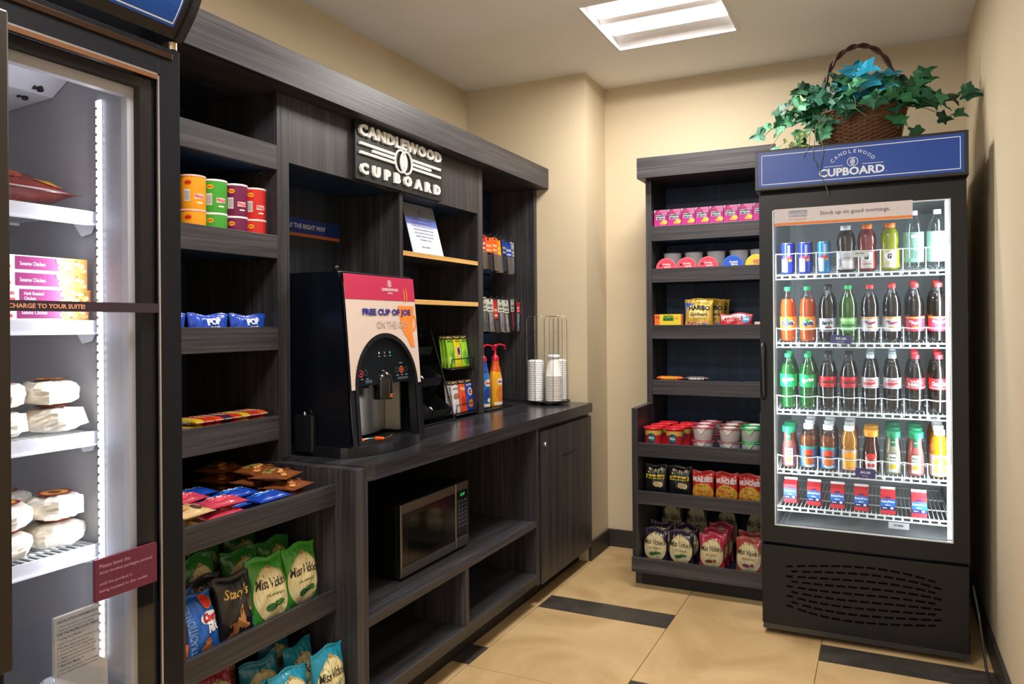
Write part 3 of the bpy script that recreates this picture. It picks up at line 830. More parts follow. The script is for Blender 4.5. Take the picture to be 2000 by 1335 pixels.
def bag_mesh(w, h, d, base, seed=0, wr=1.0, crimp=0.07, bands=None, nx=18, nz=24, flatb=False, back=None):
    nx = int(nx*1.7); nz = int(nz*1.6)
    b = B(); S = bag_surface(w, h, d, seed, wr, crimp, flatb)
    for side in (-1, 1):
        vs = []; 
        for j in range(nz+1):
            for i in range(nx+1):
                vs.append(S(-w/2+w*i/nx, h*j/nz, side))
        k = len(b.v); b.v += vs
        for j in range(nz):
            for i in range(nx):
                m = base
                if bands:
                    for v0, v1, mm in bands:
                        if v0 <= (j+0.5)/nz < v1: m = mm
                a = k+j*(nx+1)+i
                fc = (a, a+1, a+nx+2, a+nx+1) if side < 0 else (a, a+nx+1, a+nx+2, a+1)
                b.f.append(fc); b.m.append(b.mi(m)); b.sm.append(True)
    n = (nx+1)*(nz+1); rim = []
    for i in range(nx): rim.append((i+nz*(nx+1), i+1+nz*(nx+1)))
    for (p, q) in rim: b.f.append((p, q, q+n, p+n)); b.m.append(b.mi(base)); b.sm.append(False)
    for i in range(nx): b.f.append((i+1, i, i+n, i+1+n)); b.m.append(b.mi(base)); b.sm.append(False)
    for j in range(nz):
        a = j*(nx+1); c = (j+1)*(nx+1)
        b.f.append((a, c, c+n, a+n)); b.m.append(b.mi(base)); b.sm.append(False)
        a += nx; c += nx
        b.f.append((c, a, a+n, c+n)); b.m.append(b.mi(base)); b.sm.append(False)
    L = lambda lift: (lambda x, z: S(x, z, -1, lift))
    return b, L
CREAM = M('e3d6a4', 0.5); INKB = M('221d1c', 0.5); CREAM2 = M('d9c9a0', 0.5)
def kettle_bag(seed, col, sub, subcol, motif, w=0.118, h=0.165, d=0.05):
    b, L = bag_mesh(w, h, d, FOIL(col), seed, 1.35)
    f = L(0.0010)
    disc(b, 0, h*0.455, w*0.475, h*0.395, CREAM, f, 40, 12)
    f = L(0.0024)
    annulus(b, 0, h*0.455, w*0.46, h*0.385, 0.0012, M('a08a48', 0.4, metal=0.4), f, 36, 20, 160)
    disc(b, 0, h*0.855, w*0.06, h*0.03, M('a08a48', 0.4), f, 10)
    b.text("Miss Vickie's", 0.0, h*0.62, w*0.86, h*0.15, INKB, f, shear=0.25, bold=0.012, spacing=0.95)
    b.text(sub, 0.002, h*0.44, w*0.5, h*0.06, M(subcol, 0.5), f, bold=0.01)
    for (x, z, rx, rz_, c) in motif:
        disc(b, x*w, z*h, rx*w, rz_*h, M(c, 0.5), f, 12, 2)
    return b
PEP = [(-0.10, 0.27, 0.13, 0.055, '2e6b35'), (0.12, 0.31, 0.16, 0.045, '3c7a3a'), (0.02, 0.28, 0.05, 0.03, '173f22')]
def box_pack(w, h, d, m):
    return B().box(-w/2, w/2, 0, d, 0, h, m)
def put(b, name, label, cat, loc, rz=0.0, group=None, rot=None, bevel=0.0):
    o = b.build(name, loc=loc, rz=rz, rot=rot, bevel=bevel)
    return tag(o, label, cat, group)
def clone(o, loc, label, rz=None, rot=None, group=None):
    c = o.copy(); COL.objects.link(c); c.location = loc
    if rot is not None: c.rotation_euler = rot
    elif rz is not None: c.rotation_euler = (0, 0, rz)
    c['label'] = label
    if group: c['group'] = group
    return c
ORD = ['first', 'second', 'third', 'fourth', 'fifth', 'sixth', 'seventh', 'eighth', 'ninth', 'tenth']

# ================================================================== RIGHT BOOKCASE CONTENTS
# raisin bran boxes on the top shelf
MAG = M('b3257f', 0.45); PINK = M('ef7fb0', 0.45)
b = box_pack(0.070, 0.146, 0.045, MAG); f = Fy(-0.0006); f2 = Fy(-0.0011)
poly(b, [(0.035, 0.146), (-0.01, 0.146), (0.01, 0.12), (0.035, 0.115)], M('d77fb5', 0.45), f)
poly(b, [(-0.035, 0.146), (-0.035, 0.128), (-0.022, 0.146)], M('c9c2ae', 0.45), f)
b.text("Kellogg's", 0.0, 0.132, 0.040, 0.013, M('f4607f', 0.45), f2, shear=0.3, bold=0.03)
quad(b, -0.024, 0.022, 0.094, 0.120, M('e9e6ee', 0.45), f)
b.text('RAISIN', -0.001, 0.1135, 0.042, 0.011, M('1c2b3f', 0.45), f2, bold=0.05)
b.text('BRAN', -0.001, 0.1005, 0.040, 0.010, M('1c2b3f', 0.45), f2, bold=0.05)
disc(b, 0.020, 0.080, 0.016, 0.012, M('f2bf55', 0.45), f, 14); disc(b, 0.008, 0.074, 0.012, 0.007, M('e59a3a', 0.45), f2, 12)
r0 = None
for k in range(8):
    x = -1.0395+k*0.0724
    lab = 'magenta cereal box on the top bookcase shelf, %s from the left' % ORD[k]
    if k == 0: r0 = put(b, 'cereal_box', lab, 'cereal box', (x, 3.945, 1.7575), 0, 'cereal boxes on the top bookcase shelf')
    else: clone(r0, (x, 3.945, 1.7575), lab)
# cereal cups on the second shelf: the front ones lie on their side, lids out
GREYP = M('ecebf2', 0.5)
def cereal_cup(lidcol, txt, tcol, band):
    b = B()
    b.lathe([(0.032, 0.0), (0.034, 0.003), (0.045, 0.082), (0.050, 0.083), (0.050, 0.088), (0.047, 0.088)], GREYP, 28)
    return b
b = cereal_cup(None, None, None, None)
LX5 = [-0.990, -0.865, -0.742, -0.612, -0.490+0.0]
cu = None
# standing cups behind
LX5 = [-1.005, -0.890, -0.772, -0.655, -0.552]
t0 = thing('cereal_cup', 'grey cereal cup standing behind the lying ones, first from the left', 'cereal cup', (LX5[0], 4.060, 1.5395), 0, 'grey cereal cups standing behind')
B().lathe([(0.033, 0.0), (0.035, 0.003), (0.047, 0.136), (0.0, 0.136)], GREYP, 28, cap1=False).build('cup', t0)
B().lathe([(0.051, 0.1365), (0.051, 0.1395), (0.0, 0.1395)], M('b9b2b8', 0.4), 28, cap1=False).build('lid', t0)
for k in range(1, 5):
    dup(t0, (LX5[k], 4.060, 1.5395), label='grey cereal cup standing behind the lying ones, %s from the left' % ORD[k])
LIDC = [('e0455a', 'fruity crunch', 'f0e6e0', 'red'), ('e0455a', 'fruity crunch', 'f0e6e0', 'red'), ('e0455a', 'fruity crunch', 'f0e6e0', 'red'), ('2056c8', 'frosted flakes', 'f0f0f4', 'blue'), ('ecc73e', 'corn pops', 'b0306a', 'yellow')]
LXF = [-1.008, -0.900, -0.790, -0.665, -0.551]
LBL = ['red-lidded cereal cup lying lid outward beside the side panel', 'red-lidded cereal cup lying lid outward, middle of the three red ones', 'red-lidded cereal cup lying lid outward next to the blue-lidded one', 'blue-lidded cereal cup lying lid outward on the second bookcase shelf', 'yellow-lidded cereal cup lying lid outward beside the drinks fridge']
for k in range(5):
    c, tx, tc_, nm = LIDC[k]
    r_ = 0.0555
    t = thing('cereal_cup', LBL[k], 'cereal cup', (LXF[k], 3.9255, 1.540+0.0525), 0, 'cereal cups lying lid outward')
    B().lathe([(0.049, 0.006), (0.048, 0.010), (0.036, 0.066), (0.0, 0.068)], GREYP, 26, axis='y', cap1=False).build('cup', t)
    b = B(); b.lathe([(0.0525, 0.0), (0.0525, 0.006)], M('e8788a' if k < 3 else ('3f78e0' if k == 3 else 'f3dc6a'), 0.4), 30, axis='y')
    f = Fy(-0.0005); f2 = Fy(-0.001)
    disc(b, 0, 0, 0.049, 0.049, M(c, 0.4), f, 30)
    disc(b, 0, 0, 0.048, 0.048, M('ecebe6', 0.4), f2, 24, a0=187, a1=353)
    b.text(tx.split()[0], 0.004, 0.019, 0.040, 0.012, M(tc_, 0.4), f2, bold=0.03); b.text(tx.split()[1], 0.008, 0.007, 0.034, 0.010, M(tc_, 0.4), f2, bold=0.03)
    if k < 3: disc(b, -0.028, 0.015, 0.007, 0.006, M('46202c', 0.5), f2, 10)
    b.build('lid', t)
# candy on the third shelf
b = box_pack(0.148, 0.085, 0.022, M('ecd335', 0.4)); f = Fy(-0.0006); f2 = Fy(-0.0011)
quad(b, -0.074, -0.047, 0, 0.085, M('f0703a', 0.4), f); quad(b, 0.066, 0.074, 0, 0.085, M('e0503a', 0.4), f)
b.text('Sour', -0.056, 0.070, 0.024, 0.012, M('7a3020', 0.4), f2, bold=0.03)
quad(b, -0.030, 0.030, 0.052, 0.068, M('4fa83a', 0.4), f); b.text('PATCH', 0, 0.0735, 0.05, 0.013, M('1c5a2a', 0.4), f2, bold=0.05); b.text('KIDS', 0, 0.0575, 0.05, 0.013, M('0f3f1c', 0.4), f2, bold=0.05)
disc(b, 0.045, 0.065, 0.011, 0.008, M('f0a030', 0.4), f, 8)
put(b, 'candy_box', 'yellow sour candy box at the left end of the third bookcase shelf', 'candy box', (-1.000, 3.935, 1.2645+0.0), 0)
GOLD = M('d8b04a', 0.28, metal=0.35, bump=0.4, bscale=40)
def gummy(seed):
    b, L = bag_mesh(0.150, 0.186, 0.032, GOLD, seed, 0.9, 0.06)
    f = L(0.0009)
    poly(b, [(-0.072, 0.168), (0.0, 0.168), (-0.035, 0.150), (-0.055, 0.125), (-0.072, 0.105)], M('2f62c0', 0.4), f)
    quad(b, -0.052, 0.055, 0.085, 0.150, M('ecd98e', 0.4), f, 6, 5)
    quad(b, -0.072, 0.045, 0.010, 0.068, M('d98a6a', 0.4), f, 6, 4)
    f = L(0.0028)
    b.text('HARIBO', 0.004, 0.137, 0.112, 0.025, INKB, f, bold=0.05)
    b.text('Goldbears', 0.0, 0.104, 0.092, 0.018, M('5a3414', 0.5), f, shear=0.3, bold=0.02)
    rr = random.Random(5)
    for k in range(16):
        disc(b, -0.055+0.016*(k % 6)+rr.uniform(-.004, .004), 0.062-0.014*(k//6), 0.006, 0.006, M(rr.choice(['b5402a', 'd9cfa0', '4a7a3a', 'e0a030', 'c87050']), 0.4), f, 8)
    disc(b, 0.030, 0.042, 0.013, 0.018, M('2f8fc0', 0.4), f, 12)
    return b
g0 = put(gummy(2), 'gummy_candy_bag', 'gold and blue gummy candy bag standing at the front of the third bookcase shelf', 'candy bag', (-0.842, 3.945, 1.2435), 0, 'gold gummy candy bags', rot=(R(-3), 0, 0))
clone(g0, (-0.790, 3.995, 1.2435), 'gold gummy candy bag peeking out just behind the front gold one', rot=(R(-4), 0, R(18)))
clone(g0, (-0.775, 4.05, 1.2435), 'gold gummy candy bag hidden deepest behind the two other gold ones', rot=(R(-4), 0, R(20)))
b, L = bag_mesh(0.165, 0.105, 0.028, M('c92f3f', 0.35, bump=0.4, bscale=40), 9, 1.2, 0.05)
f = L(0.001); quad(b, -0.075, 0.062, 0.068, 0.098, M('e4dcd8', 0.4), f, 8, 3); disc(b, 0.052, 0.076, 0.022, 0.019, M('2f9ad0', 0.4), f, 16, 2)
f = L(0.0026); b.text('AIRHEADS', -0.014, 0.082, 0.095, 0.018, M('c92f3f', 0.4), f, bold=0.05, shear=0.1); b.text('MINI', 0.053, 0.076, 0.026, 0.009, M('f0f0f0', 0.4), f, bold=0.04)
put(b, 'candy_bag', 'red and white candy bag with a blue spot on the third bookcase shelf', 'candy bag', (-0.655, 3.945, 1.2435), 0, rot=(R(-4), 0, 0))
b = B().rbox(-0.05, 0.05, 0, 0.03, 0, 0.012, M('e8b9a8', 0.45), 0.004, 3, 'x')
# a pale bar under the fridge side of the shelf, raised on a flat box
b = B().rbox(-0.028, 0.028, -0.012, 0.02, 0, 0.063, M('e9c3b4', 0.45), 0.004, 3, 'x')
put(b, 'candy_bar', 'pale pink wrapped candy bar at the fridge end of the third bookcase shelf', 'candy bar', (-0.535, 3.95, 1.2425), 0)
# fourth shelf: candy bars lying flat in rows
def flat_bar(l, w_, h_, m, m2, txt, tm, seed=0):
    b = B(); n = 14
    vs = []; fs = []
    for i in range(n+1):
        x = -l/2+l*i/n; e = min(1, min(i, n-i)/1.6); hh = h_*(0.12+0.88*e**0.5)
        ww = w_*(1.0 if e >= 1 else 1.06)
        for j in range(8):
            a = 2*PI*j/8+PI/8
            vs.append((x, ww/2*math.copysign(abs(math.cos(a))**0.6, math.cos(a)), h_/2+hh/2*math.copysign(abs(math.sin(a))**0.6, math.sin(a))))
    for i in range(n):
        for j in range(8): fs.append((i*8+j, i*8+(j+1) % 8, (i+1)*8+(j+1) % 8, (i+1)*8+j))
    b.add(vs, fs, m, True)
    b.add(vs[:8], [tuple(range(8))], m2); b.add(vs[-8:], [tuple(range(8))], m2)
    if txt:
        b.text(txt, 0, h_*0.5, l*0.6, h_*0.6, tm, Fy(-w_/2-0.0006), bold=0.04)
        b.text(txt, 0, 0, l*0.6, w_*0.5, tm, lambda a, c: (a, c, h_+0.0006), bold=0.04)
    return b
WHT = M('ece8e4', 0.45)
specs = [(-0.995, 0.14, '0xe', 'e0662a', 'orange peanut butter candy bar lying on the fourth bookcase shelf', "REESE'S", 'f2d23a'),
         (-0.855, 0.13, '', '4a3a3a', 'brown and white candy bar lying in the middle of the fourth bookcase shelf', "HERSHEY'S", 'f0eeea'),
         (-0.705, 0.14, '', '3a3036', 'dark candy bar lying low to the right on the fourth bookcase shelf', '', 'f0eeea'),
         (-0.575, 0.09, '', '55504a', 'small dark candy bar at the fridge end of the fourth bookcase shelf', '', 'f0eeea')]
for i, (x, l, _, c, lab, tx, tc_) in enumerate(specs):
    st = 4 if i < 2 else 3
    # the bars lie in little stacks; each one is its own
    for k in range(st):
        b = flat_bar(l, 0.034, 0.0175, M(c, 0.35, bump=0.2, bscale=60), M('d8d0c8', 0.4), tx, M(tc_, 0.4)) if k == 0 else None
        lb = lab if k == st-1 else lab.split(' lying')[0].split(' at the')[0]+' %s below the top of its stack, fourth shelf' % ['', 'one', 'two', 'three'][st-1-k]
        if b: p0 = put(b, 'candy_bar', lb, 'candy bar', (x, 3.945, 0.9505), 0, 'candy bars on the fourth bookcase shelf')
        else: clone(p0, (x, 3.945, 0.9505+k*0.0180), lb)
# fifth shelf: red lidded cups, then stacked bowls
RED = M('c8202c', 0.35); REDD = M('a01420', 0.4)
def noodle_cup():
    t = thing('macaroni_cup', '', 'food cup', (0, 0, 0), 0, 'red lidded macaroni cups')
    b = B(); b.lathe([(0.040, 0), (0.043, 0.004), (0.0405, 0.012), (0.0410, 0.080)], RED, 26, cap1=False); b.lathe([(0.0410, 0.080), (0.042, 0.103)], M('d9b85a', 0.45), 26, cap0=False); b.lathe([(0.042, 0.103), (0.044, 0.108)], RED, 26)
    f = Fcyl(0.0425); disc(b, 0, 0.066, 0.022, 0.024, M('1c3f66', 0.4), f, 16, 3)
    f = Fcyl(0.0432); disc(b, 0, 0.066, 0.017, 0.013, M('3f8a6a', 0.4), f, 12, 2); b.text('Mac', 0, 0.068, 0.026, 0.010, M('e8e8e0', 0.4), f, bold=0.04)
    b.build('cup', t)
    B().lathe([(0.048, 0.1082), (0.050, 0.111), (0.049, 0.118), (0.040, 0.119), (0.039, 0.1165), (0.0, 0.1165)], RED, 26, cap1=False).build('lid', t)
    return t
n0 = noodle_cup()
zc5 = 0.645+0.0225
spots = [(-1.020, 3.70, 'front cup by the left side panel'), (-0.915, 3.705, 'front cup, second from the left'), (-1.010, 3.80, 'second row by the left side panel'),
         (-0.900, 3.81, 'second row, second from the left'), (-0.995, 3.905, 'back row by the left side panel'), (-0.888, 3.915, 'back row, second from the left')]
for i, (x, y, d_) in enumerate(spots):
    lb = 'red-lidded macaroni cup on the wide bookcase shelf, ' + d_
    if i == 0: n0.location = (x, y, zc5); n0['label'] = lb
    else: dup(n0, (x, y, zc5), label=lb)
def meal_bowl(col, nm):
    t = thing('noodle_bowl', '', 'food bowl', (0, 0, 0), 0, nm)
    B().lathe([(0.040, 0), (0.043, 0.003), (0.050, 0.058)], M('d3d0d4', 0.5), 28).build('bowl', t)
    b = B(); b.lathe([(0.054, 0.0583), (0.0565, 0.060), (0.0565, 0.064), (0.0, 0.0645)], M(col, 0.35), 28, cap1=False)
    b.add([(-0.02, -0.054, 0.0605), (0.02, -0.054, 0.0605), (0.004, -0.0535, 0.036), (-0.004, -0.0535, 0.036)], [(0, 1, 2, 3)], M('e8e0d8' if col != '2aa052' else 'a8e0a0', 0.4))
    disc(b, 0, 0, 0.03, 0.03, M('f0ece8', 0.4), lambda x, z: (x, z, 0.0652), 18)
    b.build('lid', t)
    return t
BW = {}
def bowls(x, y, n, col, nm, desc, z0=zc5):
    for k in range(n):
        lb = '%s, %s' % (desc, 'top of its stack' if k == n-1 else ('bottom of its stack' if k == 0 else 'middle of its stack'))
        if n == 1: lb = desc
        if col not in BW:
            BW[col] = meal_bowl(col, nm); BW[col].location = (x, y, z0); BW[col]['label'] = lb
        else: dup(BW[col], (x, y, z0+k*0.0656), label=lb, group=nm)
bowls(-0.775, 3.71, 2, 'a8485a', 'noodle bowls on the wide shelf', 'rose-lidded white bowl in the front stack next to the red cups')
bowls(-0.790, 3.83, 2, 'a8485a', 'noodle bowls on the wide shelf', 'rose-lidded white bowl in the stack behind the front rose one')
bowls(-0.780, 3.95, 2, 'a8485a', 'noodle bowls on the wide shelf', 'rose-lidded white bowl in the deepest rose stack')
bowls(-0.650, 3.715, 2, '8a5a58', 'noodle bowls on the wide shelf', 'brown-lidded white bowl in the front stack, middle of the shelf')
bowls(-0.660, 3.84, 2, '8a5a58', 'noodle bowls on the wide shelf', 'brown-lidded white bowl in the stack behind the front brown one')
bowls(-0.655, 3.96, 2, '8a5a58', 'noodle bowls on the wide shelf', 'brown-lidded white bowl in the deepest brown stack')
bowls(-0.532-0.025, 3.72, 2, '2aa052', 'noodle bowls on the wide shelf', 'green-lidded white bowl in the front stack against the fridge') if False else None
bowls(-0.5565, 3.72+0.03, 2, '2aa052', 'green lidded noodle bowls', 'green-lidded white bowl in the front stack beside the fridge')
bowls(-0.5565, 3.87, 2, '2aa052', 'green lidded noodle bowls', 'green-lidded white bowl in the stack behind the front green one')
# sixth shelf: popcorn and snack mix bags
def popcorn(seed):
    b, L = bag_mesh(0.116, 0.163, 0.042, FOIL('16181c'), seed, 1.0)
    f = L(0.001); quad(b, -0.050, 0.046, 0.093, 0.113, M('e8cf20', 0.4), f, 6, 2)
    for x, z, r_, c in ((-0.030, 0.140, 0.007, 'c8c4c0'), (0.0, 0.136, 0.007, 'd08a40'), (0.030, 0.142, 0.008, 'c9b8b8'), (0.012, 0.128, 0.006, '3a8a3a'), (-0.012, 0.126, 0.005, '3a8a3a'), (-0.036, 0.124, 0.005, 'e0c040')): disc(b, x, z, r_, r_, M(c, 0.5), f, 9)
    disc(b, 0.008, 0.068, 0.018, 0.015, M('cdb684', 0.5), f, 12, 2); disc(b, 0.026, 0.066, 0.014, 0.014, M('d9c8a0', 0.5), f, 12, 2)
    f = L(0.0026); b.text('Smartfood', -0.002, 0.103, 0.086, 0.014, INKB, f, shear=0.2, bold=0.04)
    return b
z6 = 0.411+0.0225
p0 = put(popcorn(1), 'popcorn_bag', 'black popcorn bag with a yellow name band, nearest the left side panel', 'popcorn bag', (-1.010, 3.70, z6), 0, 'popcorn bags on the bookcase', rot=(R(-4), 0, 0))
put(popcorn(7), 'popcorn_bag', 'black popcorn bag with a tilted yellow name band beside the red snack bags', 'popcorn bag', (-0.890, 3.705, z6), 0, 'popcorn bags on the bookcase', rot=(R(-4), 0, R(3)))
def munch(seed):
    b, L = bag_mesh(0.110, 0.150, 0.045, FOIL('c42a24'), seed, 1.0)
    f = L(0.001); disc(b, 0, 0.048, 0.053, 0.042, M('dba93e', 0.45), f, 36, 9)
    f = L(0.0026); b.text('MUNCHIES', 0.0, 0.108, 0.098, 0.024, M('e8e4e4', 0.4), f, bold=0.05)
    quad(b, -0.026, 0.026, 0.074, 0.084, M('e0b020', 0.4), f, 4, 1)
    rr = random.Random(seed)
    for k in range(14): disc(b, rr.uniform(-.042, .042), rr.uniform(.022, .066), .008, .006, M(rr.choice(['e58a2a', 'c86a20', 'edc860']), 0.5), f, 7)
    f = L(0.0032); b.text('SNACK MIX', 0.0, 0.079, 0.044, 0.006, INKB, f, bold=0.03)
    return b
for i, (x, rt) in enumerate(((-0.776, 0), (-0.664, 2), (-0.5555, 0))):
    put(munch(20+i), 'snack_mix_bag', 'red and gold snack mix bag, %s of the three red ones' % ['leftmost', 'middle', 'rightmost'][i], 'snack bag', (x, 3.70, z6), 0, 'red snack mix bags', rot=(R(-4), 0, R(rt)))
# bottom shelf: kettle chips
z7 = 0.1085
KB = [(-1.012, 3.690, '2c2136', 'SALT & VINEGAR', 'purple-black', 0, 'closest to the left side panel'), (-0.885, 3.695, '2c2136', 'SALT & VINEGAR', 'purple-black', 0, 'second from the left side panel'),
      (-0.735, 3.690, 'b8304c', 'SEA SALT', 'crimson', 0, 'in the front row'), (-0.5625, 3.695, 'b04a3c', 'SMOKEHOUSE BBQ', 'brick red', -2, 'beside the fridge')]
for i, (x, y, c, s_, cn, rt, wh) in enumerate(KB):
    mo = PEP if i < 2 else [(-0.08, 0.26, 0.16, 0.05, '7a3a2c' if i == 2 else '8a3a6a'), (0.14, 0.28, 0.07, 0.05, 'a85a40' if i == 2 else 'a04a78')]
    put(kettle_bag(40+i, c, s_, ['7a6a4a', '7a6a4a', 'b05a4a', 'b05a4a'][i], mo, w=0.124, h=0.172, d=0.055), 'kettle_chip_bag', '%s and cream kettle chip bag on the bottom shelf, %s' % (cn, wh), 'chip bag', (x, y, z7), 0, 'kettle chip bags on the bottom bookcase shelf', rot=(R(-5), 0, R(rt)))
KB2 = [(-1.010, 3.80, 0, '2c2136', 'purple-black', 'right behind the leftmost front bag'), (-0.880, 3.81, 0, '2c2136', 'purple-black', 'right behind the second front bag'), (-0.730, 3.775, 0, 'b8304c', 'crimson', 'directly behind the front crimson one'),
       (-0.722, 3.86, 0, 'b8304c', 'crimson', 'third back in the crimson row'), (-0.5645, 3.785, 0, 'b04a3c', 'brick red', 'second in the row beside the fridge')]
for i, (x, y, z, c, cn, wh) in enumerate(KB2):
    put(kettle_bag(60+i, c, 'SEA SALT', '7a6a4a', [], w=0.122, h=0.178 if i != 3 else 0.19, d=0.05), 'kettle_chip_bag', '%s kettle chip bag %s' % (cn, wh), 'chip bag', (x, y, z7), 0, 'kettle chip bags on the bottom bookcase shelf', rot=(R(-4), 0, R(3)))
# olive bags stacked high at the back
for i, (x, y, z) in enumerate(((-1.012, 4.02, 0.0), (-0.880, 4.03, 0.0), (-0.725, 4.04, 0.0), (-0.572, 4.04, 0))):
    nm = ['leftmost', 'second', 'third', 'rightmost'][i]
    put(kettle_bag(80+i, '4c4a3a' if i < 2 else '1d1b20', 'SEA SALT', '5a5a30', PEP if i == 0 else [], w=0.120, h=0.255, d=0.055), 'kettle_chip_bag', 'tall dim kettle chip bag at the back of the bottom shelf, %s' % nm, 'chip bag', (x, y, z7), 0, 'kettle chip bags on the bottom bookcase shelf', rot=(R(-5), 0, 0))

# ================================================================== FRIDGE CONTENTS
def liquid(c, tr=0.35):
    key = ('liq', c)
    if key in MATS: return MATS[key]
    m, nt, bs = new('drink_'+c)
    bs.inputs['Base Color'].default_value = srgb(c); bs.inputs['Roughness'].default_value = 0.15
    bs.inputs['Coat Weight'].default_value = 0.6; bs.inputs['Coat Roughness'].default_value = 0.05
    tl = nt.nodes.new('ShaderNodeBsdfTranslucent'); tl.inputs[0].default_value = srgb(c)
    mx = nt.nodes.new('ShaderNodeMixShader'); mx.inputs[0].default_value = tr
    out = nt.nodes['Material Output']
    nt.links.new(bs.outputs[0], mx.inputs[1]); nt.links.new(tl.outputs[0], mx.inputs[2]); nt.links.new(mx.outputs[0], out.inputs[0])
    nz = nt.nodes.new('ShaderNodeTexNoise'); nz.inputs['Scale'].default_value = 30
    bp = nt.nodes.new('ShaderNodeBump'); bp.inputs['Strength'].default_value = 0.06
    nt.links.new(nz.outputs['Fac'], bp.inputs['Height']); nt.links.new(bp.outputs[0], bs.inputs['Normal'])
    MATS[key] = m; return m
# profiles (radius, height)
P_COLA = [(0.020, 0), (0.031, 0.003), (0.0335, 0.010), (0.0335, 0.045), (0.0305, 0.075), (0.0305, 0.080), (0.0345, 0.100), (0.0345, 0.148), (0.0335, 0.155), (0.028, 0.178), (0.019, 0.200), (0.0135, 0.215), (0.0125, 0.222)]
P_CONT = [(0.020, 0), (0.030, 0.003), (0.0325, 0.010), (0.0325, 0.030), (0.0335, 0.040), (0.0335, 0.090), (0.0325, 0.10), (0.0335, 0.125), (0.0325, 0.150), (0.027, 0.178), (0.019, 0.200), (0.0135, 0.215), (0.0125, 0.222)]
P_SPORT = [(0.024, 0), (0.034, 0.003), (0.0365, 0.012), (0.0365, 0.085), (0.033, 0.097), (0.0365, 0.110), (0.0365, 0.128), (0.033, 0.150), (0.024, 0.168), (0.019, 0.172), (0.019, 0.178)]
P_WATER = [(0.024, 0), (0.034, 0.003), (0.0370, 0.012), (0.0365, 0.060), (0.0355, 0.066), (0.0365, 0.072), (0.0365, 0.105), (0.0355, 0.111), (0.0365, 0.117), (0.0365, 0.150), (0.033, 0.180), (0.022, 0.205), (0.0135, 0.214), (0.013, 0.222)]
P_JUICE = [(0.022, 0), (0.031, 0.003), (0.033, 0.010), (0.033, 0.098), (0.031, 0.103), (0.034, 0.110), (0.034, 0.118), (0.031, 0.140), (0.024, 0.160), (0.0185, 0.168), (0.018, 0.174)]
P_CARAFE = [(0.024, 0), (0.030, 0.003), (0.0315, 0.012), (0.0315, 0.055), (0.029, 0.085), (0.023, 0.120), (0.0225, 0.150), (0.0235, 0.158)]
def drink(label, cat_name, prof, liq, capcol, capr, caph, lab=None, fill=0.86, group=None, extra=None, clear=None, seed=0, name='soda_bottle'):
    t = thing(name, label, 'bottle', (0, 0, 0), 0, group)
    H_ = prof[-1][1]
    body = B().lathe(prof, clear or CLEAR, 24, cap0=True, cap1=False).build('bottle_body', t)
    if liq:
        fz = H_*fill; ins = []
        for (r_, z) in prof:
            if z <= fz: ins.append((max(0.001, r_-0.0012), z+0.001))
            else:
                (ra, za) = ins[-1]; q = (fz-za)/(z-za) if z > za else 0
                ins.append((ra+(r_-0.0012-ra)*q, fz)); break
        ins.append((0.0, ins[-1][1]))
        B().lathe(ins, liq, 24, cap1=False).build('drink', body)
    b = B(); b.lathe([(capr, H_-caph*0.25), (capr*1.02, H_-caph*0.2), (capr, H_+caph*0.72), (capr*0.9, H_+caph*0.75), (0, H_+caph*0.75)], M(capcol, 0.4), 20, cap1=False)
    for k in range(20):
        a = 2*PI*k/20; b.box(0, 0, 0, 0, 0, 0, M(capcol, 0.4)) if False else None
    b.build('cap', t)
    if lab:
        z0, z1, rr, base, items = lab
        b = B(); b.lathe([(rr, z0), (rr, z1)], base, 28, cap0=False, cap1=False)
        for it in items:
            L_ = rr+0.0005*(it[-1] if isinstance(it[-1], int) else 1)
            f = Fcyl(L_)
            if it[0] == 'T': b.text(it[1], it[2], it[3], it[4], it[5], it[6], f, shear=it[7], bold=it[8], rot=it[9])
            elif it[0] == 'Q': quad(b, it[1], it[2], it[3], it[4], it[5], f, 10, 1)
            elif it[0] == 'E': disc(b, it[1], it[2], it[3], it[4], it[5], f, 16, 3)
            elif it[0] == 'R': b.lathe([(rr+0.0003, it[1]), (rr+0.0003, it[2])], it[3], 28, cap0=False, cap1=False)
        b.build('label', t)
    if extra: extra(t)
    return t
def T(s, x, z, w_, h_, m, shear=0.0, bold=0.03, rot=0.0, lv=2): return ('T', s, x, z, w_, h_, m, shear, bold, rot, lv)
CW = M('eef0f2', 0.4); CR = M('d2242c', 0.4); SILVL = M('b9c2c8', 0.35, metal=0.3)
COLA = liquid('0d0705', 0.06); 
XS = [-0.3485+k*0.0795 for k in range(8)]
XS = [-0.352, -0.273, -0.196, -0.1155, -0.034, 0.047, 0.129, 0.212]
YR = 3.452; DY = 0.0785
HERO = {}
TH = math.atan(SLOPE)
def place(key, maker, x, y, z, label, rz=0.0, flat=False):
    rot = (0 if flat else TH, 0, rz)
    if not flat: z += (y-SY0)*SLOPE+0.0004
    if key not in HERO:
        t = maker(); HERO[key] = t; t.location = (x, y, z); t.rotation_euler = rot; t['label'] = label
        return t
    return dup(HERO[key], (x, y, z), None, label, rot=rot)
ROWN = ['front', 'second back', 'third back', 'fourth back']
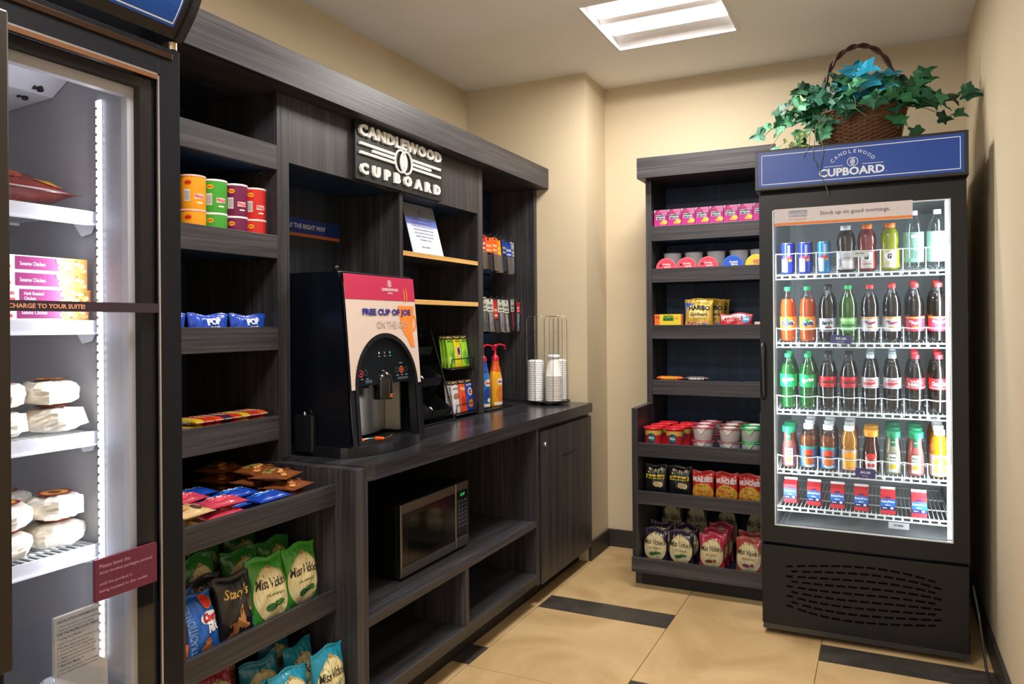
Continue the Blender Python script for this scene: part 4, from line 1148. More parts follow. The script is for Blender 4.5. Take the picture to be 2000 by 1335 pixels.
# row 2 soda
def mk_orange():
    return drink('', '', P_CONT, liquid('e0601a', 0.35), '1c9a5a', 0.0145, 0.016, (0.062-0.012, 0.108, 0.0342, M('f08a2a', 0.4), [('E', 0, 0.092, 0.010, 0.008, M('3a9a3a', 0.4), 1), ('E', 0, 0.082, 0.030, 0.014, M('f6f2ee', 0.4), 1), T('Fanta', 0, 0.080, 0.050, 0.022, M('1c2350', 0.4), 0.1, 0.05, 8), ('Q', -0.04, 0.04, 0.052, 0.058, M('f6a85a', 0.4), 1)]), 0.82, 'soda bottles in the drinks fridge')
def mk_rootbeer():
    return drink('', '', P_COLA, COLA, '2a2020', 0.0145, 0.016, (0.045, 0.100, 0.0350, SILVL, [T("Barq's", 0, 0.080, 0.048, 0.022, M('20242a', 0.4), 0.3, 0.04, 6), ('E', 0.006, 0.062, 0.014, 0.005, M('7a2a20', 0.4), 1), ('R', 0.047, 0.052, M('5a6066', 0.4))]), 0.86, 'soda bottles in the drinks fridge')
def mk_ginger():
    return drink('', '', P_COLA, liquid('7fae5a', 0.6), '2fb060', 0.0145, 0.016, (0.048, 0.102, 0.0350, M('74b86a', 0.4), [T('SEAGRAMS', 0, 0.070, 0.056, 0.011, M('2a4a20', 0.4), 0, 0.04, 0), ('R', 0.086, 0.098, M('a8d890', 0.4))]), 0.84, 'soda bottles in the drinks fridge', clear=GLASSY('green_plastic', (0.62, 0.85, 0.55, 1), 0.1))
def mk_drp(diet):
    base = M('c8cad2', 0.35) if diet else M('c4304a', 0.4)
    return lambda: drink('', '', P_COLA, COLA, 'd23a3a', 0.0145, 0.016, (0.045, 0.104, 0.0352, base, [('R', 0.096, 0.102, M('e0a03a', 0.4)), T('Diet' if diet else 'Dr', -0.016, 0.085, 0.016, 0.009, M('8a2040', 0.4) if diet else CW, 0.3, 0.03, 10), T('Pepper', 0.006, 0.079, 0.040, 0.016, M('8a2040', 0.4) if diet else CW, 0.3, 0.04, 10), ('E', 0, 0.061, 0.011, 0.004, M('c88a3a', 0.4), 1)]), 0.86, 'soda bottles in the drinks fridge')
z2 = SHZ[1]+0.0003
row2 = [('orange', mk_orange, 'orange soda bottle with a green cap', 1), ('orange', mk_orange, 'orange soda bottle with a green cap', 1), ('root', mk_rootbeer, 'root beer bottle, silver label', 2), ('ginger', mk_ginger, 'pale green soda bottle with a green cap', 1),
        ('dietp', mk_drp(True), 'dark soda bottle, grey and gold label', 1), ('dietp', mk_drp(True), 'dark soda bottle, grey and gold label', 2), ('drp', mk_drp(False), 'dark soda bottle, crimson label', 3), ('drp', mk_drp(False), 'dark soda bottle, crimson label', 3)]
COLN = ['far left', 'second from left', 'third from left', 'fourth from left', 'fourth from right', 'third from right', 'second from right', 'far right']
for i, (k, mkr, nm, n) in enumerate(row2):
    for j in range(n):
        place(k, mkr, XS[i]-0.0*j, YR+j*DY, z2, '%s, second shelf, %s, %s' % (nm, COLN[i], ROWN[j]), 0.0)
# row 3
def mk_sprite():
    return drink('', '', P_COLA, liquid('12a050', 0.5), '18985a', 0.0145, 0.016, (0.095, 0.150, 0.0353, M('16a458', 0.35), [('R', 0.145, 0.1495, M('0f8a48', 0.4)), T('Sprite', 0, 0.124, 0.052, 0.022, M('eafff4', 0.4), 0.1, 0.04, 10)]), 0.86, 'soda bottles in the drinks fridge', clear=GLASSY('sprite_plastic', (0.35, 0.8, 0.55, 1), 0.1))
def mk_coke(base, capc, l1, l2, c1, c2):
    return lambda: drink('', '', P_CONT, COLA, capc, 0.0145, 0.016, (0.098, 0.142, 0.0345, base, [T(l1, 0, 0.131 if l2 else 0.122, 0.038 if l2 else 0.058, 0.009 if l2 else 0.018, c1, 0.3, 0.03, 0), ('R', 0.1035, 0.1055, c1)]+([T(l2, 0, 0.1165, 0.056, 0.015, c2, 0, 0.06, 0)] if l2 else [])), 0.86, 'soda bottles in the drinks fridge')
LR = M('d21f2a', 0.4); SVL = M('cfd4da', 0.35)
row3 = [('sprite', mk_sprite, 'green lemon-lime soda bottle', 2), ('sprite', mk_sprite, 'green lemon-lime soda bottle', 2),
        ('zero', mk_coke(LR, '202022', 'Coca-Cola', '', INKB, None), 'cola bottle, black cap', 2), ('zero', None, 'cola bottle, black cap', 2),
        ('diet', mk_coke(SVL, 'c4d2da', 'Coke', '100%', CR, CR), 'cola bottle, silver label', 3), ('diet', None, 'cola bottle, silver label', 3),
        ('coke1', mk_coke(LR, 'd8303a', 'Coca-Cola', '100%', CW, CW), 'cola bottle, red 100% label', 3), ('coke2', mk_coke(LR, 'd8303a', 'Coca-Cola', '', CW, None), 'cola bottle, red script label', 3)]
z3 = SHZ[2]+0.0003
for i, (k, mkr, nm, n) in enumerate(row3):
    for j in range(n):
        place(k, mkr, XS[i], YR+j*DY, z3, '%s, third shelf, %s, %s' % (nm, COLN[i], ROWN[j]))
# row 4 juices
def oval_label(z0, z1, cols, txt):
    return None
GR = 'juice bottles in the drinks fridge'
def mk_simply(lc, fruit):
    def g():
        def ex(t):
            b = B(); f = Fcyl(0.0255); quad(b, -0.0085, 0.0085, 0.118, 0.158, M('0f6a44', 0.4), f, 4, 1); f = Fcyl(0.0262); b.text('Simply', 0, 0.135, 0.013, 0.006, CW, f, bold=0.03)
            b.build('neck_tag', t)
        return drink('', '', P_CARAFE, liquid(lc, 0.45), '11875a', 0.0275, 0.024, (0.006, 0.092, 0.0322, CLEAR, [('Q', -0.017, 0.017, 0.012, 0.086, M('dfe0d8', 0.4), 1), ('R2',), T('Simply', 0, 0.072, 0.026, 0.010, M('2a5a4a', 0.4), 0, 0.04, 0), T('Lemonade', 0, 0.060, 0.028, 0.006, M('2a5a4a', 0.4), 0, 0.03, 0), ('E', 0.0, 0.036, 0.012, 0.011, M(fruit, 0.4), 2)]), 0.97, GR, ex, name='juice_bottle')
    return g
def mk_apple():
    return drink('', '', P_JUICE, liquid('a85a1e', 0.5), 'eceef0', 0.0200, 0.020, (0.008, 0.098, 0.0336, M('3a6fb0', 0.4), [('R', 0.088, 0.097, M('1f9a78', 0.4)), ('E', -0.002, 0.068, 0.024, 0.018, M('d84a30', 0.4), 1), ('E', 0.012, 0.074, 0.010, 0.009, M('c82a20', 0.4), 2), T('Apple', 0, 0.058, 0.036, 0.011, M('1a4a3a', 0.4), 0, 0.05, 0, 3), ('E', 0.0, 0.036, 0.026, 0.018, M('c86a3a', 0.4), 2), ('E', 0.004, 0.016, 0.022, 0.008, M('a8d0e8', 0.4), 1)]), 0.80, GR, name='juice_bottle')
def mk_oj(fill=0.98):
    return drink('', '', P_JUICE, liquid('f0a818', 0.5), 'eceef0', 0.0200, 0.020, (0.008, 0.092, 0.0336, M('b9a8a0', 0.4), [('E', 0.002, 0.060, 0.026, 0.026, M('f09a28', 0.4), 1), ('E', 0.0, 0.030, 0.024, 0.015, M('f0b038', 0.4), 2), T('Orange', 0, 0.052, 0.040, 0.011, M('1a7a5a', 0.4), 0, 0.05, 0, 3), ('E', 0.0, 0.014, 0.024, 0.006, M('e8a080', 0.4), 1)]), fill, GR, name='juice_bottle')
def mk_tea():
    return drink('', '', P_CARAFE, liquid('6a1c14', 0.4), 'f0a01c', 0.0275, 0.026, (0.004, 0.088, 0.0322, CLEAR, [('Q', -0.021, 0.021, 0.008, 0.068, M('e0dcd8', 0.4), 1), ('E', 0, 0.070, 0.020, 0.015, M('d83a34', 0.4), 2), T('Tropicana', 0, 0.054, 0.034, 0.009, M('2a3a2a', 0.4), 0, 0.04, 0, 3), ('E', -0.008, 0.034, 0.007, 0.008, M('c83a3a', 0.4), 2), ('E', 0.008, 0.034, 0.007, 0.008, M('c83a3a', 0.4), 2)]), 0.98, GR, name='juice_bottle')
z4 = SHZ[3]+0.0003
row4 = [('pl', mk_simply('e0857a', 'e0a83a'), 'pink lemonade bottle with a green cap', 2), ('ap', mk_apple, 'amber apple juice bottle with a white cap', 3), ('ap', None, 'amber apple juice bottle with a white cap', 3), ('oj', mk_oj, 'orange juice bottle with a white cap', 3),
        ('tea', mk_tea, 'dark red juice bottle with an orange cap', 2), ('le', mk_simply('dcd6b8', 'd8b030'), 'pale lemonade bottle with a green cap', 3), ('pl', None, 'pink lemonade bottle with a green cap', 3), ('oj', None, 'orange juice bottle with a white cap', 4)]
for i, (k, mkr, nm, n) in enumerate(row4):
    for j in range(n):
        place(k, mkr, XS[i], YR+0.002+j*0.074, z4, '%s, fourth shelf, %s, %s' % (nm, COLN[i], ROWN[j]))
# row 1 cans, sport drinks, water
def mk_can(c1, c2, tx):
    def g():
        t = thing('energy_drink_can', '', 'can', (0, 0, 0), 0, 'energy drink cans')
        b = B(); b.lathe([(0.020, 0), (0.0245, 0.003), (0.0262, 0.008), (0.0262, 0.122), (0.0235, 0.130)], M(c1, 0.25, metal=0.35), 26)
        f = Fcyl(0.0265)
        for q in range(2): quad(b, -0.028 if q == 0 else 0.0, 0.0 if q == 0 else 0.010, 0.008 if q == 0 else 0.07, 0.066 if q == 0 else 0.122, M(c2, 0.28, metal=0.4), f, 5, 1)
        f = Fcyl(0.0270); b.text(tx, 0, 0.070, 0.040, 0.014, M('d23a3a', 0.35), f, bold=0.05); disc(b, 0.012, 0.058, 0.009, 0.006, M('e09a3a', 0.4), f, 10)
        b.build('can_body', t)
        B().lathe([(0.0238, 0.1302), (0.0243, 0.1325), (0.0225, 0.1325), (0.022, 0.1305), (0, 0.1305)], M('cfd2d6', 0.25, metal=0.9), 26, cap1=False).build('can_top', t)
        return t
    return g
z1_ = SHZ[0]+0.0003
X1 = [-0.355, -0.283, -0.207]
for j in range(2):
    place('canb', mk_can('2a3fb0', 'c4ccd8', 'Red Bull'), X1[0], 3.45+j*0.06, z1_, 'blue and silver energy can, leftmost on the top shelf, %s' % ROWN[j], R(8))
    place('canb', None, X1[1], 3.45+j*0.06, z1_, 'blue and silver energy can, second from left on the top shelf, %s' % ROWN[j], R(4))
place('cans', mk_can('2f8fd0', 'c4ccd8', 'Red Bull'), X1[2], 3.45, z1_, 'sky blue energy drink can beside the dark capped bottle on the top fridge shelf')
def mk_vit():
    return drink('', '', P_SPORT, liquid('4a2c2a', 0.4), 'd4d4d6', 0.021, 0.019, (0.012, 0.083, 0.0371, M('b8b6b8', 0.4), [T('vitamin', -0.026, 0.036, 0.040, 0.010, M('3a3a40', 0.4), 0, 0.03, 90), T('power-c', 0.006, 0.058, 0.034, 0.006, M('4a4a50', 0.4), 0, 0.02, 0), ('Q', -0.014, 0.030, 0.018, 0.048, M('dcd8dc', 0.4), 1)]), 0.97, 'sport drink bottles on the top fridge shelf', name='sport_drink_bottle')
def mk_sport(lc):
    return lambda: drink('', '', P_SPORT, liquid(lc, 0.5), 'ee7a24', 0.021, 0.019, (0.012, 0.083, 0.0371, M(lc, 0.4), [('Q', -0.024, 0.024, 0.014, 0.080, M('c4c0c0', 0.4), 1), ('E', 0, 0.060, 0.018, 0.018, M('e8e8ea', 0.4), 2), T('G', 0, 0.060, 0.018, 0.022, M('20222a', 0.4), 0.2, 0.06, 0, 3), ('Q', -0.018, 0.018, 0.030, 0.033, M(lc, 0.4), 3)]), 0.97, 'sport drink bottles on the top fridge shelf', name='sport_drink_bottle')
def mk_water():
    return drink('', '', P_WATER, None, 'dfe8ee', 0.0145, 0.018, (0.030, 0.150, 0.0374, GLASSY('water_label', (0.75, 0.9, 0.86, 1), 0.08, 0.34, (0.45, 0.72, 0.58, 1)), [('Q', -0.006, -0.003, 0.05, 0.10, M('3a8a70', 0.4), 1), ('Q', -0.03, 0.03, 0.032, 0.046, M('7ab8a8', 0.4), 1), ('Q', -0.01, 0.014, 0.128, 0.140, M('c8e8d8', 0.4), 1)]), 0, 'water bottles on the top fridge shelf', name='water_bottle')
place('vit', mk_vit, XS[3]-0.006, 3.452, z1_, 'dark drink bottle with a grey label behind the white price card')
place('spr', mk_sport('b84a50'), XS[4]-0.009, 3.452, z1_, 'red sport drink bottle with an orange cap on the top fridge shelf')
place('spy', mk_sport('c8cc22'), XS[5]-0.006, 3.452, z1_, 'yellow sport drink bottle with an orange cap on the top fridge shelf')
place('wat', mk_water, XS[6]-0.002, 3.452, z1_, 'clear water bottle with a green tinted label beside the yellow sport drink')
place('wat', None, XS[7]-0.002, 3.452, z1_, 'clear water bottle at the right end of the top fridge shelf')
# milk cartons
def mk_milk():
    t = thing('milk_carton', '', 'milk carton', (0, 0, 0), 0, 'small milk cartons on the bottom fridge shelf')
    RD = M('c8303a', 0.45); BLU = M('2470c4', 0.45); DB = M('1c2f6a', 0.45)
    b = B(); b.box(-0.027, 0.027, -0.027, 0.027, 0, 0.080, RD)
    f = Fy(-0.0276); f2 = Fy(-0.0282)
    quad(b, -0.027, 0.027, 0.018, 0.062, BLU, f); quad(b, -0.027, 0.027, 0.018, 0.032, DB, f2)
    b.text('DairyPure', 0, 0.051, 0.048, 0.011, CW, f2, bold=0.04); b.text('MILK', 0, 0.038, 0.02, 0.005, CW, f2, bold=0.03)
    disc(b, 0.014, 0.026, 0.006, 0.005, M('e8e8f0', 0.4), Fy(-0.0286), 10); quad(b, -0.020, -0.004, 0.024, 0.027, CW, Fy(-0.0286))
    disc(b, 0, 0.066, 0.012, 0.006, DB, f2, 14, a0=0, a1=180)
    b.build('carton_body', t)
    g_ = B(); g_.add([(-0.027, -0.027, 0.0802), (0.027, -0.027, 0.0802), (0.027, 0.027, 0.0802), (-0.027, 0.027, 0.0802), (-0.027, -0.001, 0.097), (0.027, -0.001, 0.097), (0.027, 0.001, 0.097), (-0.027, 0.001, 0.097)],
                     [(0, 1, 5, 4), (2, 3, 7, 6), (1, 2, 6, 5), (3, 0, 4, 7), (4, 5, 6, 7)], RD)
    g_.box(-0.027, 0.027, -0.001, 0.001, 0.097, 0.107, M('e8e6e6', 0.45)); g_.build('gable', t)
    return t
MX = [(-0.352, 3.50), (-0.256, 3.49), (-0.163, 3.475), (-0.072, 3.465), (0.027, 3.450), (0.138, 3.440)]
z5_ = SHZ[4]+0.0003
for i, (x, y) in enumerate(MX):
    place('milk', mk_milk, x, y, z5_, 'small red and blue milk carton, %s' % (['leftmost of the six', 'second of the six from the left', 'third of the six from the left', 'third of the six from the right', 'second of the six from the right', 'rightmost of the six, set apart'][i]), R(i*1.0-3), True)

# ------------------------------------------------------------------ ivy basket on the fridge
t = thing('ivy_basket', 'wicker basket of artificial green and teal ivy on top of the drinks fridge', 'plant', (-0.07, 3.62, 1.9905))
b = B(); WK = M('6b4426', 0.6, vary=0.6, bscale=45)
n = 144; rows = 52; vs = []
for j in range(rows+1):
    q = j/rows; z = q*0.215
    for i in range(n):
        a = 2*PI*i/n
        r_ = 0.128+0.040*q+0.0045*(j % 2)+0.0065*math.sin(24*a+(PI if (j//2) % 2 else 0))
        vs.append((r_*1.06*math.cos(a), r_*0.80*math.sin(a), z+0.0015*math.sin(24*a)))
fs = [(j*n+i, j*n+(i+1) % n, (j+1)*n+(i+1) % n, (j+1)*n+i) for j in range(rows) for i in range(n)]
b.add(vs, fs, WK, True); b.add(vs[:n], [tuple(range(n-1, -1, -1))], WK)
b.tube([(0.170*1.06*math.cos(2*PI*i/32), 0.170*0.80*math.sin(2*PI*i/32), 0.217) for i in range(32)], 0.008, WK, 8, True)
b.build('basket', t)
b = B(); 
for ph in (0, PI):
    pts = []
    for i in range(41):
        a = PI*i/40; w_ = 0.006*math.sin(10*a+ph)
        pts.append(((0.150+w_)*math.cos(a)*(1+0.1*math.sin(a)), 0.006*math.cos(10*a+ph), 0.20+(0.315+w_)*math.sin(a)**0.85))
    b.tube(pts, 0.0065, M('3a2116', 0.6), 7)
b.build('handle', t, rot=(0, 0, R(12)))
rnd = random.Random(11)
def leaf(b, p, nrm, up, s, m):
    """five-lobed ivy leaf with a midrib fold"""
    n_ = Vector(nrm).normalized(); u = (Vector(up)-n_*Vector(up).dot(n_)).normalized(); r_ = u.cross(n_)
    out = [(0, 0), (0.22, -0.16), (0.46, -0.10), (0.40, 0.14), (0.62, 0.34), (0.36, 0.44), (0.22, 0.52), (0.14, 0.78), (0, 1.05)]
    P = Vector(p); q = lambda x, y: P+(r_*x+u*y)*s+n_*s*(0.16*abs(x)-0.22*y*y+0.05*math.sin(9*y))
    mid = [q(0, y) for y in (0, 0.3, 0.6, 1.05)]
    for sg in (-1, 1):
        e = [q(sg*x, y) for x, y in out]
        vs = e[1:-1]
        V = [mid[0]]+vs+[mid[3], mid[2], mid[1]]
        # fan from the midrib
        allv = V; k = len(V)
        fs = []
        m1, m2 = k-1, k-2
        fs += [(0, 1, 2, m1), (m1, 2, 3), (m1, 3, 4, m2), (m2, 4, 5, 6), (m2, 6, 7, k-3)]
        if sg < 0: fs = [tuple(reversed(x)) for x in fs]
        b.add(allv, fs, m, False)
GREENS = [M('1a5434', 0.58, vary=0.3), M('236a40', 0.58, vary=0.3), M('113a28', 0.6, vary=0.3), M('347f55', 0.6, vary=0.3), M('1c5f48', 0.6, vary=0.3)]
TEALS = [M('1580a0', 0.45, vary=0.2), M('1f98bc', 0.45, vary=0.2)]
fol = B(); teal = B(); stems = B(); STM = M('5a6a34', 0.6); STM2 = M('4a3020', 0.6)
def spray(p0, p1, sag, nl, s, mats, tgt, spread=0.03, st=STM):
    p0, p1 = Vector(p0), Vector(p1); pts = []
    for i in range(9):
        q = i/8; p = p0.lerp(p1, q); p.z += sag*math.sin(PI*q); pts.append(p)
    stems.tube(pts, 0.0016, st, 5)
    for i in range(nl):
        q = (i+0.6)/nl; p = p0.lerp(p1, q); p.z += sag*math.sin(PI*q)
        o = Vector((rnd.uniform(-1, 1), rnd.uniform(-1, 0.6), rnd.uniform(-0.7, 0.9)))*spread
        d = (p1-p0).normalized()+Vector((rnd.uniform(-.6, .6), rnd.uniform(-.5, .3), rnd.uniform(-.7, .4)))
        nn = Vector((rnd.uniform(-.5, .5), -0.9+rnd.uniform(-.2, .5), rnd.uniform(0.1, 0.9)))
        leaf(tgt, p+o, nn, d, s*rnd.uniform(0.75, 1.2), rnd.choice(mats))
C0 = Vector((0, 0, 0.22))
for k in range(80):     # dense crown
    a = rnd.uniform(0, 2*PI); e = rnd.uniform(-0.1, 1.0)
    d = Vector((math.cos(a)*math.cos(e)*0.25, math.sin(a)*math.cos(e)*0.15-0.02, 0.01+math.sin(e)*0.125))
    spray(C0, C0+d, 0.02, 3, 0.074, GREENS, fol, 0.025)
# long sprays left, right, drooping front
for p1, sg, nl in (((-0.40, -0.10, 0.13), 0.10, 8), ((-0.34, -0.05, 0.24), 0.09, 7), ((-0.36, -0.12, 0.08), 0.13, 6), ((0.42, -0.02, 0.235), 0.03, 7), ((0.35, -0.04, 0.14), 0.05, 7), ((0.30, -0.10, 0.20), 0.06, 6), ((-0.26, -0.12, 0.02), 0.10, 6), ((-0.22, -0.10, 0.34), 0.02, 4), ((0.28, 0.0, 0.33), 0.02, 4), ((0.19, -0.14, 0.10), 0.04, 5), ((-0.15, -0.17, 0.10), 0.05, 6)):
    spray(C0, p1, sg, nl+4, 0.068, GREENS, fol, 0.030)
for k in range(15):
    a = rnd.uniform(-0.5, 0.9)
    spray(C0, (a*0.13, -0.06+rnd.uniform(-.05, .03), 0.34+rnd.uniform(-.06, .06)), 0.02, 2, 0.095, TEALS, teal, 0.02)
spray(C0, (-0.27, -0.12, 0.31), 0.02, 2, 0.05, [M('7ab858', 0.5)], fol, 0.01)
# bare tendrils over the front of the sign
for p in ([(-0.13, -0.13, 0.20), (-0.15, -0.30, 0.12), (-0.165, -0.34, 0.03), (-0.16, -0.352, -0.03), (-0.15, -0.352, -0.07)],
          [(-0.13, -0.14, 0.18), (-0.14, -0.29, 0.10), (-0.13, -0.352, 0.0), (-0.135, -0.352, -0.10), (-0.11, -0.352, -0.18)],
          [(-0.02, -0.15, 0.26), (-0.01, -0.19, 0.20), (0.03, -0.20, 0.15), (0.09, -0.17, 0.16)], [(-0.10, -0.14, 0.2), (-0.17, -0.32, 0.1), (-0.185, -0.352, 0.02), (-0.2, -0.352, -0.02)]):
    sm = []
    for i in range(len(p)-1):
        for q in range(4): sm.append(Vector(p[i]).lerp(Vector(p[i+1]), q/4)+Vector((0.004*math.sin(i*4+q), 0, 0)))
    sm.append(p[-1]); stems.tube(sm, 0.0016, STM, 5)
for k in range(26):     # pale feathery sprigs on the left
    x = rnd.uniform(-0.29, -0.20); z = rnd.uniform(0.02, 0.14)
    leaf(fol, (x, -0.13, z), (0.2, -1, 0.3), (-0.5, 0, -1), 0.022, M('8aa05a', 0.5))
fo = fol.build('green_foliage', t); fo['label'] = 'green ivy leaves'
te = teal.build('teal_foliage', t); te['label'] = 'teal blue ivy leaves'
stems.build('stems', t)
# power cord by the right wall
pts = []
cp = [(0.312, 3.32, 0.30), (0.322, 3.24, 0.22), (0.335, 3.16, 0.06), (0.345, 3.10, 0.008), (0.352, 2.95, 0.006), (0.346, 2.8, 0.006), (0.35, 2.6, 0.006)]
for i in range(len(cp)-1):
    for q in range(5): pts.append(Vector(cp[i]).lerp(Vector(cp[i+1]), q/5))
pts.append(Vector(cp[-1]))
b = B(); b.tube(pts, 0.0045, BLACK, 8); tag(b.build('power_cord'), 'black power cord running down beside the drinks fridge to the floor', 'power cord')

# ================================================================== LEFT SHELVES CONTENTS
# crisp tubs, two high
def tub(c, lid, tx):
    t = thing('crisp_tub', '', 'crisp tub', (0, 0, 0), R(90), 'crisp tubs on the snack shelves')
    b = B(); b.lathe([(0.0355, 0), (0.0365, 0.003), (0.0365, 0.093)], M(c, 0.3), 30, cap1=False)
    f = Fcyl(0.0369); f2 = Fcyl(0.0373)
    quad(b, -0.028, -0.010, 0.022, 0.056, M('d2cdc8', 0.4), f, 5, 1)
    for k in range(7): quad(b, -0.026+0.0022*k, -0.025+0.0022*k, 0.025, 0.052, M('6a6668', 0.4), f2, 1, 1)
    disc(b, -0.016, 0.076, 0.010, 0.007, M('f0a020' if c != 'e8961c' else 'd8401c', 0.4), f, 14, 2)
    quad(b, 0.002, 0.030, 0.030, 0.044, M('f0d8d8', 0.4), f, 6, 1)
    b.text('PRINGLES', 0.016, 0.037, 0.026, 0.010, M('c82a34', 0.4), f2, bold=0.05, rot=-4)
    quad(b, 0.008, 0.026, 0.017, 0.021, M('f2e2d0', 0.4), f, 4, 1)
    b.text(tx, -0.016, 0.076, 0.014, 0.005, M('7a1a10', 0.4), f2, bold=0.04)
    b.build('can_body', t)
    B().lathe([(0.0372, 0.0932), (0.0378, 0.095), (0.0378, 0.0985), (0.0360, 0.0995), (0.0, 0.0985)], M(lid, 0.35), 30, cap1=False).build('lid', t)
    return t
TB = [('e8961c', 'e8a898', 1.569, 'cheddar', 'orange'), ('3f9a34', 'e4e0da', 1.649, 'sour cream', 'green'), ('6e1c48', 'e4d8dc', 1.731, 'barbecue', 'plum'), ('c42a26', 'e8c8c4', 1.8095, 'original', 'red')]
zs = 1.519+0.0223
for c, l, y, tx, nm in TB:
    t = tub(c, l, 'FLAVOR'); t.location = (-1.800, y, zs); t['label'] = '%s crisp tub in the bottom layer, half hidden by the shelf lip' % nm
    t.rotation_euler = (0, 0, R(54))
    dup(t, (-1.800, y, zs+0.0998), label='%s crisp tub in the upper layer, its whole label showing' % nm)
# toaster pastry packs
zs = 1.225+0.0223
def pastry_pack(c, tx, seed):
    b, L = bag_mesh(0.150, 0.092, 0.030, FOIL(c, 0.28), seed, 0.9, 0.05, nx=20, nz=14)
    f = L(0.0024); b.text(tx, 0.012, 0.070, 0.052, 0.022, M('d4dcee', 0.4), f, bold=0.06); b.text('TARTS', 0.014, 0.050, 0.036, 0.012, M('d4dcee', 0.4), f, bold=0.05)
    return b
pp = put(pastry_pack('1c46b4', 'POP', 3), 'toaster_pastry_pack', 'blue foil toaster pastry pack at the right end beside the shelf side', 'pastry pack', (-1.785, 1.763, zs), R(90), 'blue toaster pastry packs')
clone(pp, (-1.785, 1.608, zs), 'blue foil toaster pastry pack in the middle of the three')
clone(pp, (-1.785, 1.452, zs), 'blue foil toaster pastry pack at the left, mostly behind the freezer edge')
# heaped small bars on the fourth shelf
zs = 0.936+0.0223
rnd = random.Random(21)
protos = []
BC = [('c8a21c', 'yellow'), ('b8301c', 'red'), ('c8401c', 'orange red'), ('3a2440', 'dark purple'), ('b8301c', 'red'), ('c8a21c', 'yellow'), ('a8281c', 'red'), ('c85028', 'orange red')]
for i, (c, nm) in enumerate(BC):
    b = flat_bar(0.105, 0.033, 0.0185, M(c, 0.3, bump=0.3, bscale=60), M('e8d8c8', 0.4), 'CHEWY', M('f2e2b8', 0.4))
    y = 1.565+i*0.0358
    for k in range(4):
        lb = '%s candy bar on top of the left shelf heap, %s from the left' % (nm, ORD[i]) if k == 3 else '%s candy bar in the hidden lower layers of the candy bar heap' % nm
        loc = (-1.822, y, zs+k*0.0188)
        if k == 0: p0 = put(b, 'candy_bar', lb, 'candy bar', loc, R(0), 'candy bars heaped on the fourth left shelf')
        else: clone(p0, loc, lb)
# deep shelf: lying packs
def lying(c, w_, h_, d_, seed, deco=None, fo=True):
    b, L = bag_mesh(w_, h_, d_, FOIL(c, 0.3) if fo else M(c, 0.35, bump=0.4, bscale=30), seed, 1.2, 0.08, nx=16, nz=16)
    if deco: deco(b, L)
    return b
zd = 0.753+0.0225
def d_blue(b, L):
    f = L(0.0012); quad(b, -0.045, 0.045, 0.034, 0.060, M('2f7ad8', 0.4), f, 6, 2); f = L(0.0026); b.text('Rice Krispies', 0, 0.048, 0.07, 0.012, M('e4ecf8', 0.4), f, bold=0.04)
def d_pink(b, L):
    f = L(0.0012); quad(b, -0.040, 0.040, 0.020, 0.072, M('d84860', 0.4), f, 6, 3); f = L(0.002); quad(b, -0.03, 0.03, 0.052, 0.060, M('e8d0d4', 0.4), f, 5, 1); b.text('Strawberry', 0, 0.036, 0.06, 0.012, M('f4e4e4', 0.4), f, bold=0.03)
def d_tan(b, L):
    f = L(0.0012); quad(b, -0.045, 0.045, 0.030, 0.085, M('b88a54', 0.4), f, 6, 3); f = L(0.0026); b.text('oats honey', 0, 0.062, 0.07, 0.010, M('6a4420', 0.4), f, bold=0.03); disc(b, 0.03, 0.03, 0.018, 0.012, M('4a2c1c', 0.45), f, 10, 2)
def d_brn(b, L):
    f = L(0.0012); quad(b, -0.040, 0.044, 0.060, 0.090, M('8f8348', 0.4), f, 6, 2); f = L(0.0026); b.text('Bear Claw', 0, 0.076, 0.06, 0.010, M('3a2414', 0.4), f, bold=0.03)
    rr = random.Random(3)
    for k in range(5): disc(b, rr.uniform(-.04, .04), rr.uniform(.02, .05), .014, .008, M(rr.choice(['b8763a', 'c88a4a', '8a4a20']), 0.5), f, 9, 2)
GP = 'packets on the deep left shelf'
def lie(key, mk, nm, x, y, z, rz_, lab, cache={}):
    rot = (R(-90), 0, R(rz_))
    if key not in cache: cache[key] = put(mk(), nm, lab, 'snack packet', (x, y, z), 0, GP, rot=rot)
    else: clone(cache[key], (x, y, z), lab, rot=rot)
for i, (x, y, k, rz_) in enumerate(((-1.525, 1.335, 0, 88), (-1.535, 1.34, 1, 92), (-1.66, 1.33, 0, 90), (-1.67, 1.34, 1, 86))):
    lie('tan', lambda: lying('c8a878', 0.135, 0.105, 0.034, 5, d_tan), 'granola_packet', x, y, zd+0.020+k*0.0345, rz_, 'tan granola packet, %s of the %s pile by the freezer' % (['bottom', 'top'][k], ['front', 'front', 'rear', 'rear'][i]))
for i, (x, y, k, rz_) in enumerate(((-1.530, 1.475, 0, 80), (-1.545, 1.480, 1, 84), (-1.66, 1.465, 0, 96), (-1.665, 1.470, 1, 100))):
    lie('pink', lambda: lying('b83a50', 0.125, 0.085, 0.030, 6, d_pink), 'cereal_bar_packet', x-0.022, y, zd+0.018+k*0.031, rz_, 'pink and white cereal bar packet, %s of the %s pair' % (['bottom', 'top'][k], ['front', 'front', 'rear', 'rear'][i]))
for i, (x, y, k, rz_) in enumerate(((-1.525, 1.615, 0, 90), (-1.527, 1.616, 1, 91), (-1.635, 1.600, 0, 90), (-1.64, 1.605, 1, 88), (-1.75, 1.55, 0, 92), (-1.755, 1.555, 1, 88))):
    lie('blue', lambda: lying('1440a8', 0.125, 0.080, 0.026, 7, d_blue), 'cereal_treat_packet', x, y, zd+0.014+k*0.027, rz_, 'blue cereal treat packet, %s of the %s pair' % (['bottom', 'top'][k], ['front', 'front', 'middle', 'middle', 'rear', 'rear'][i]))
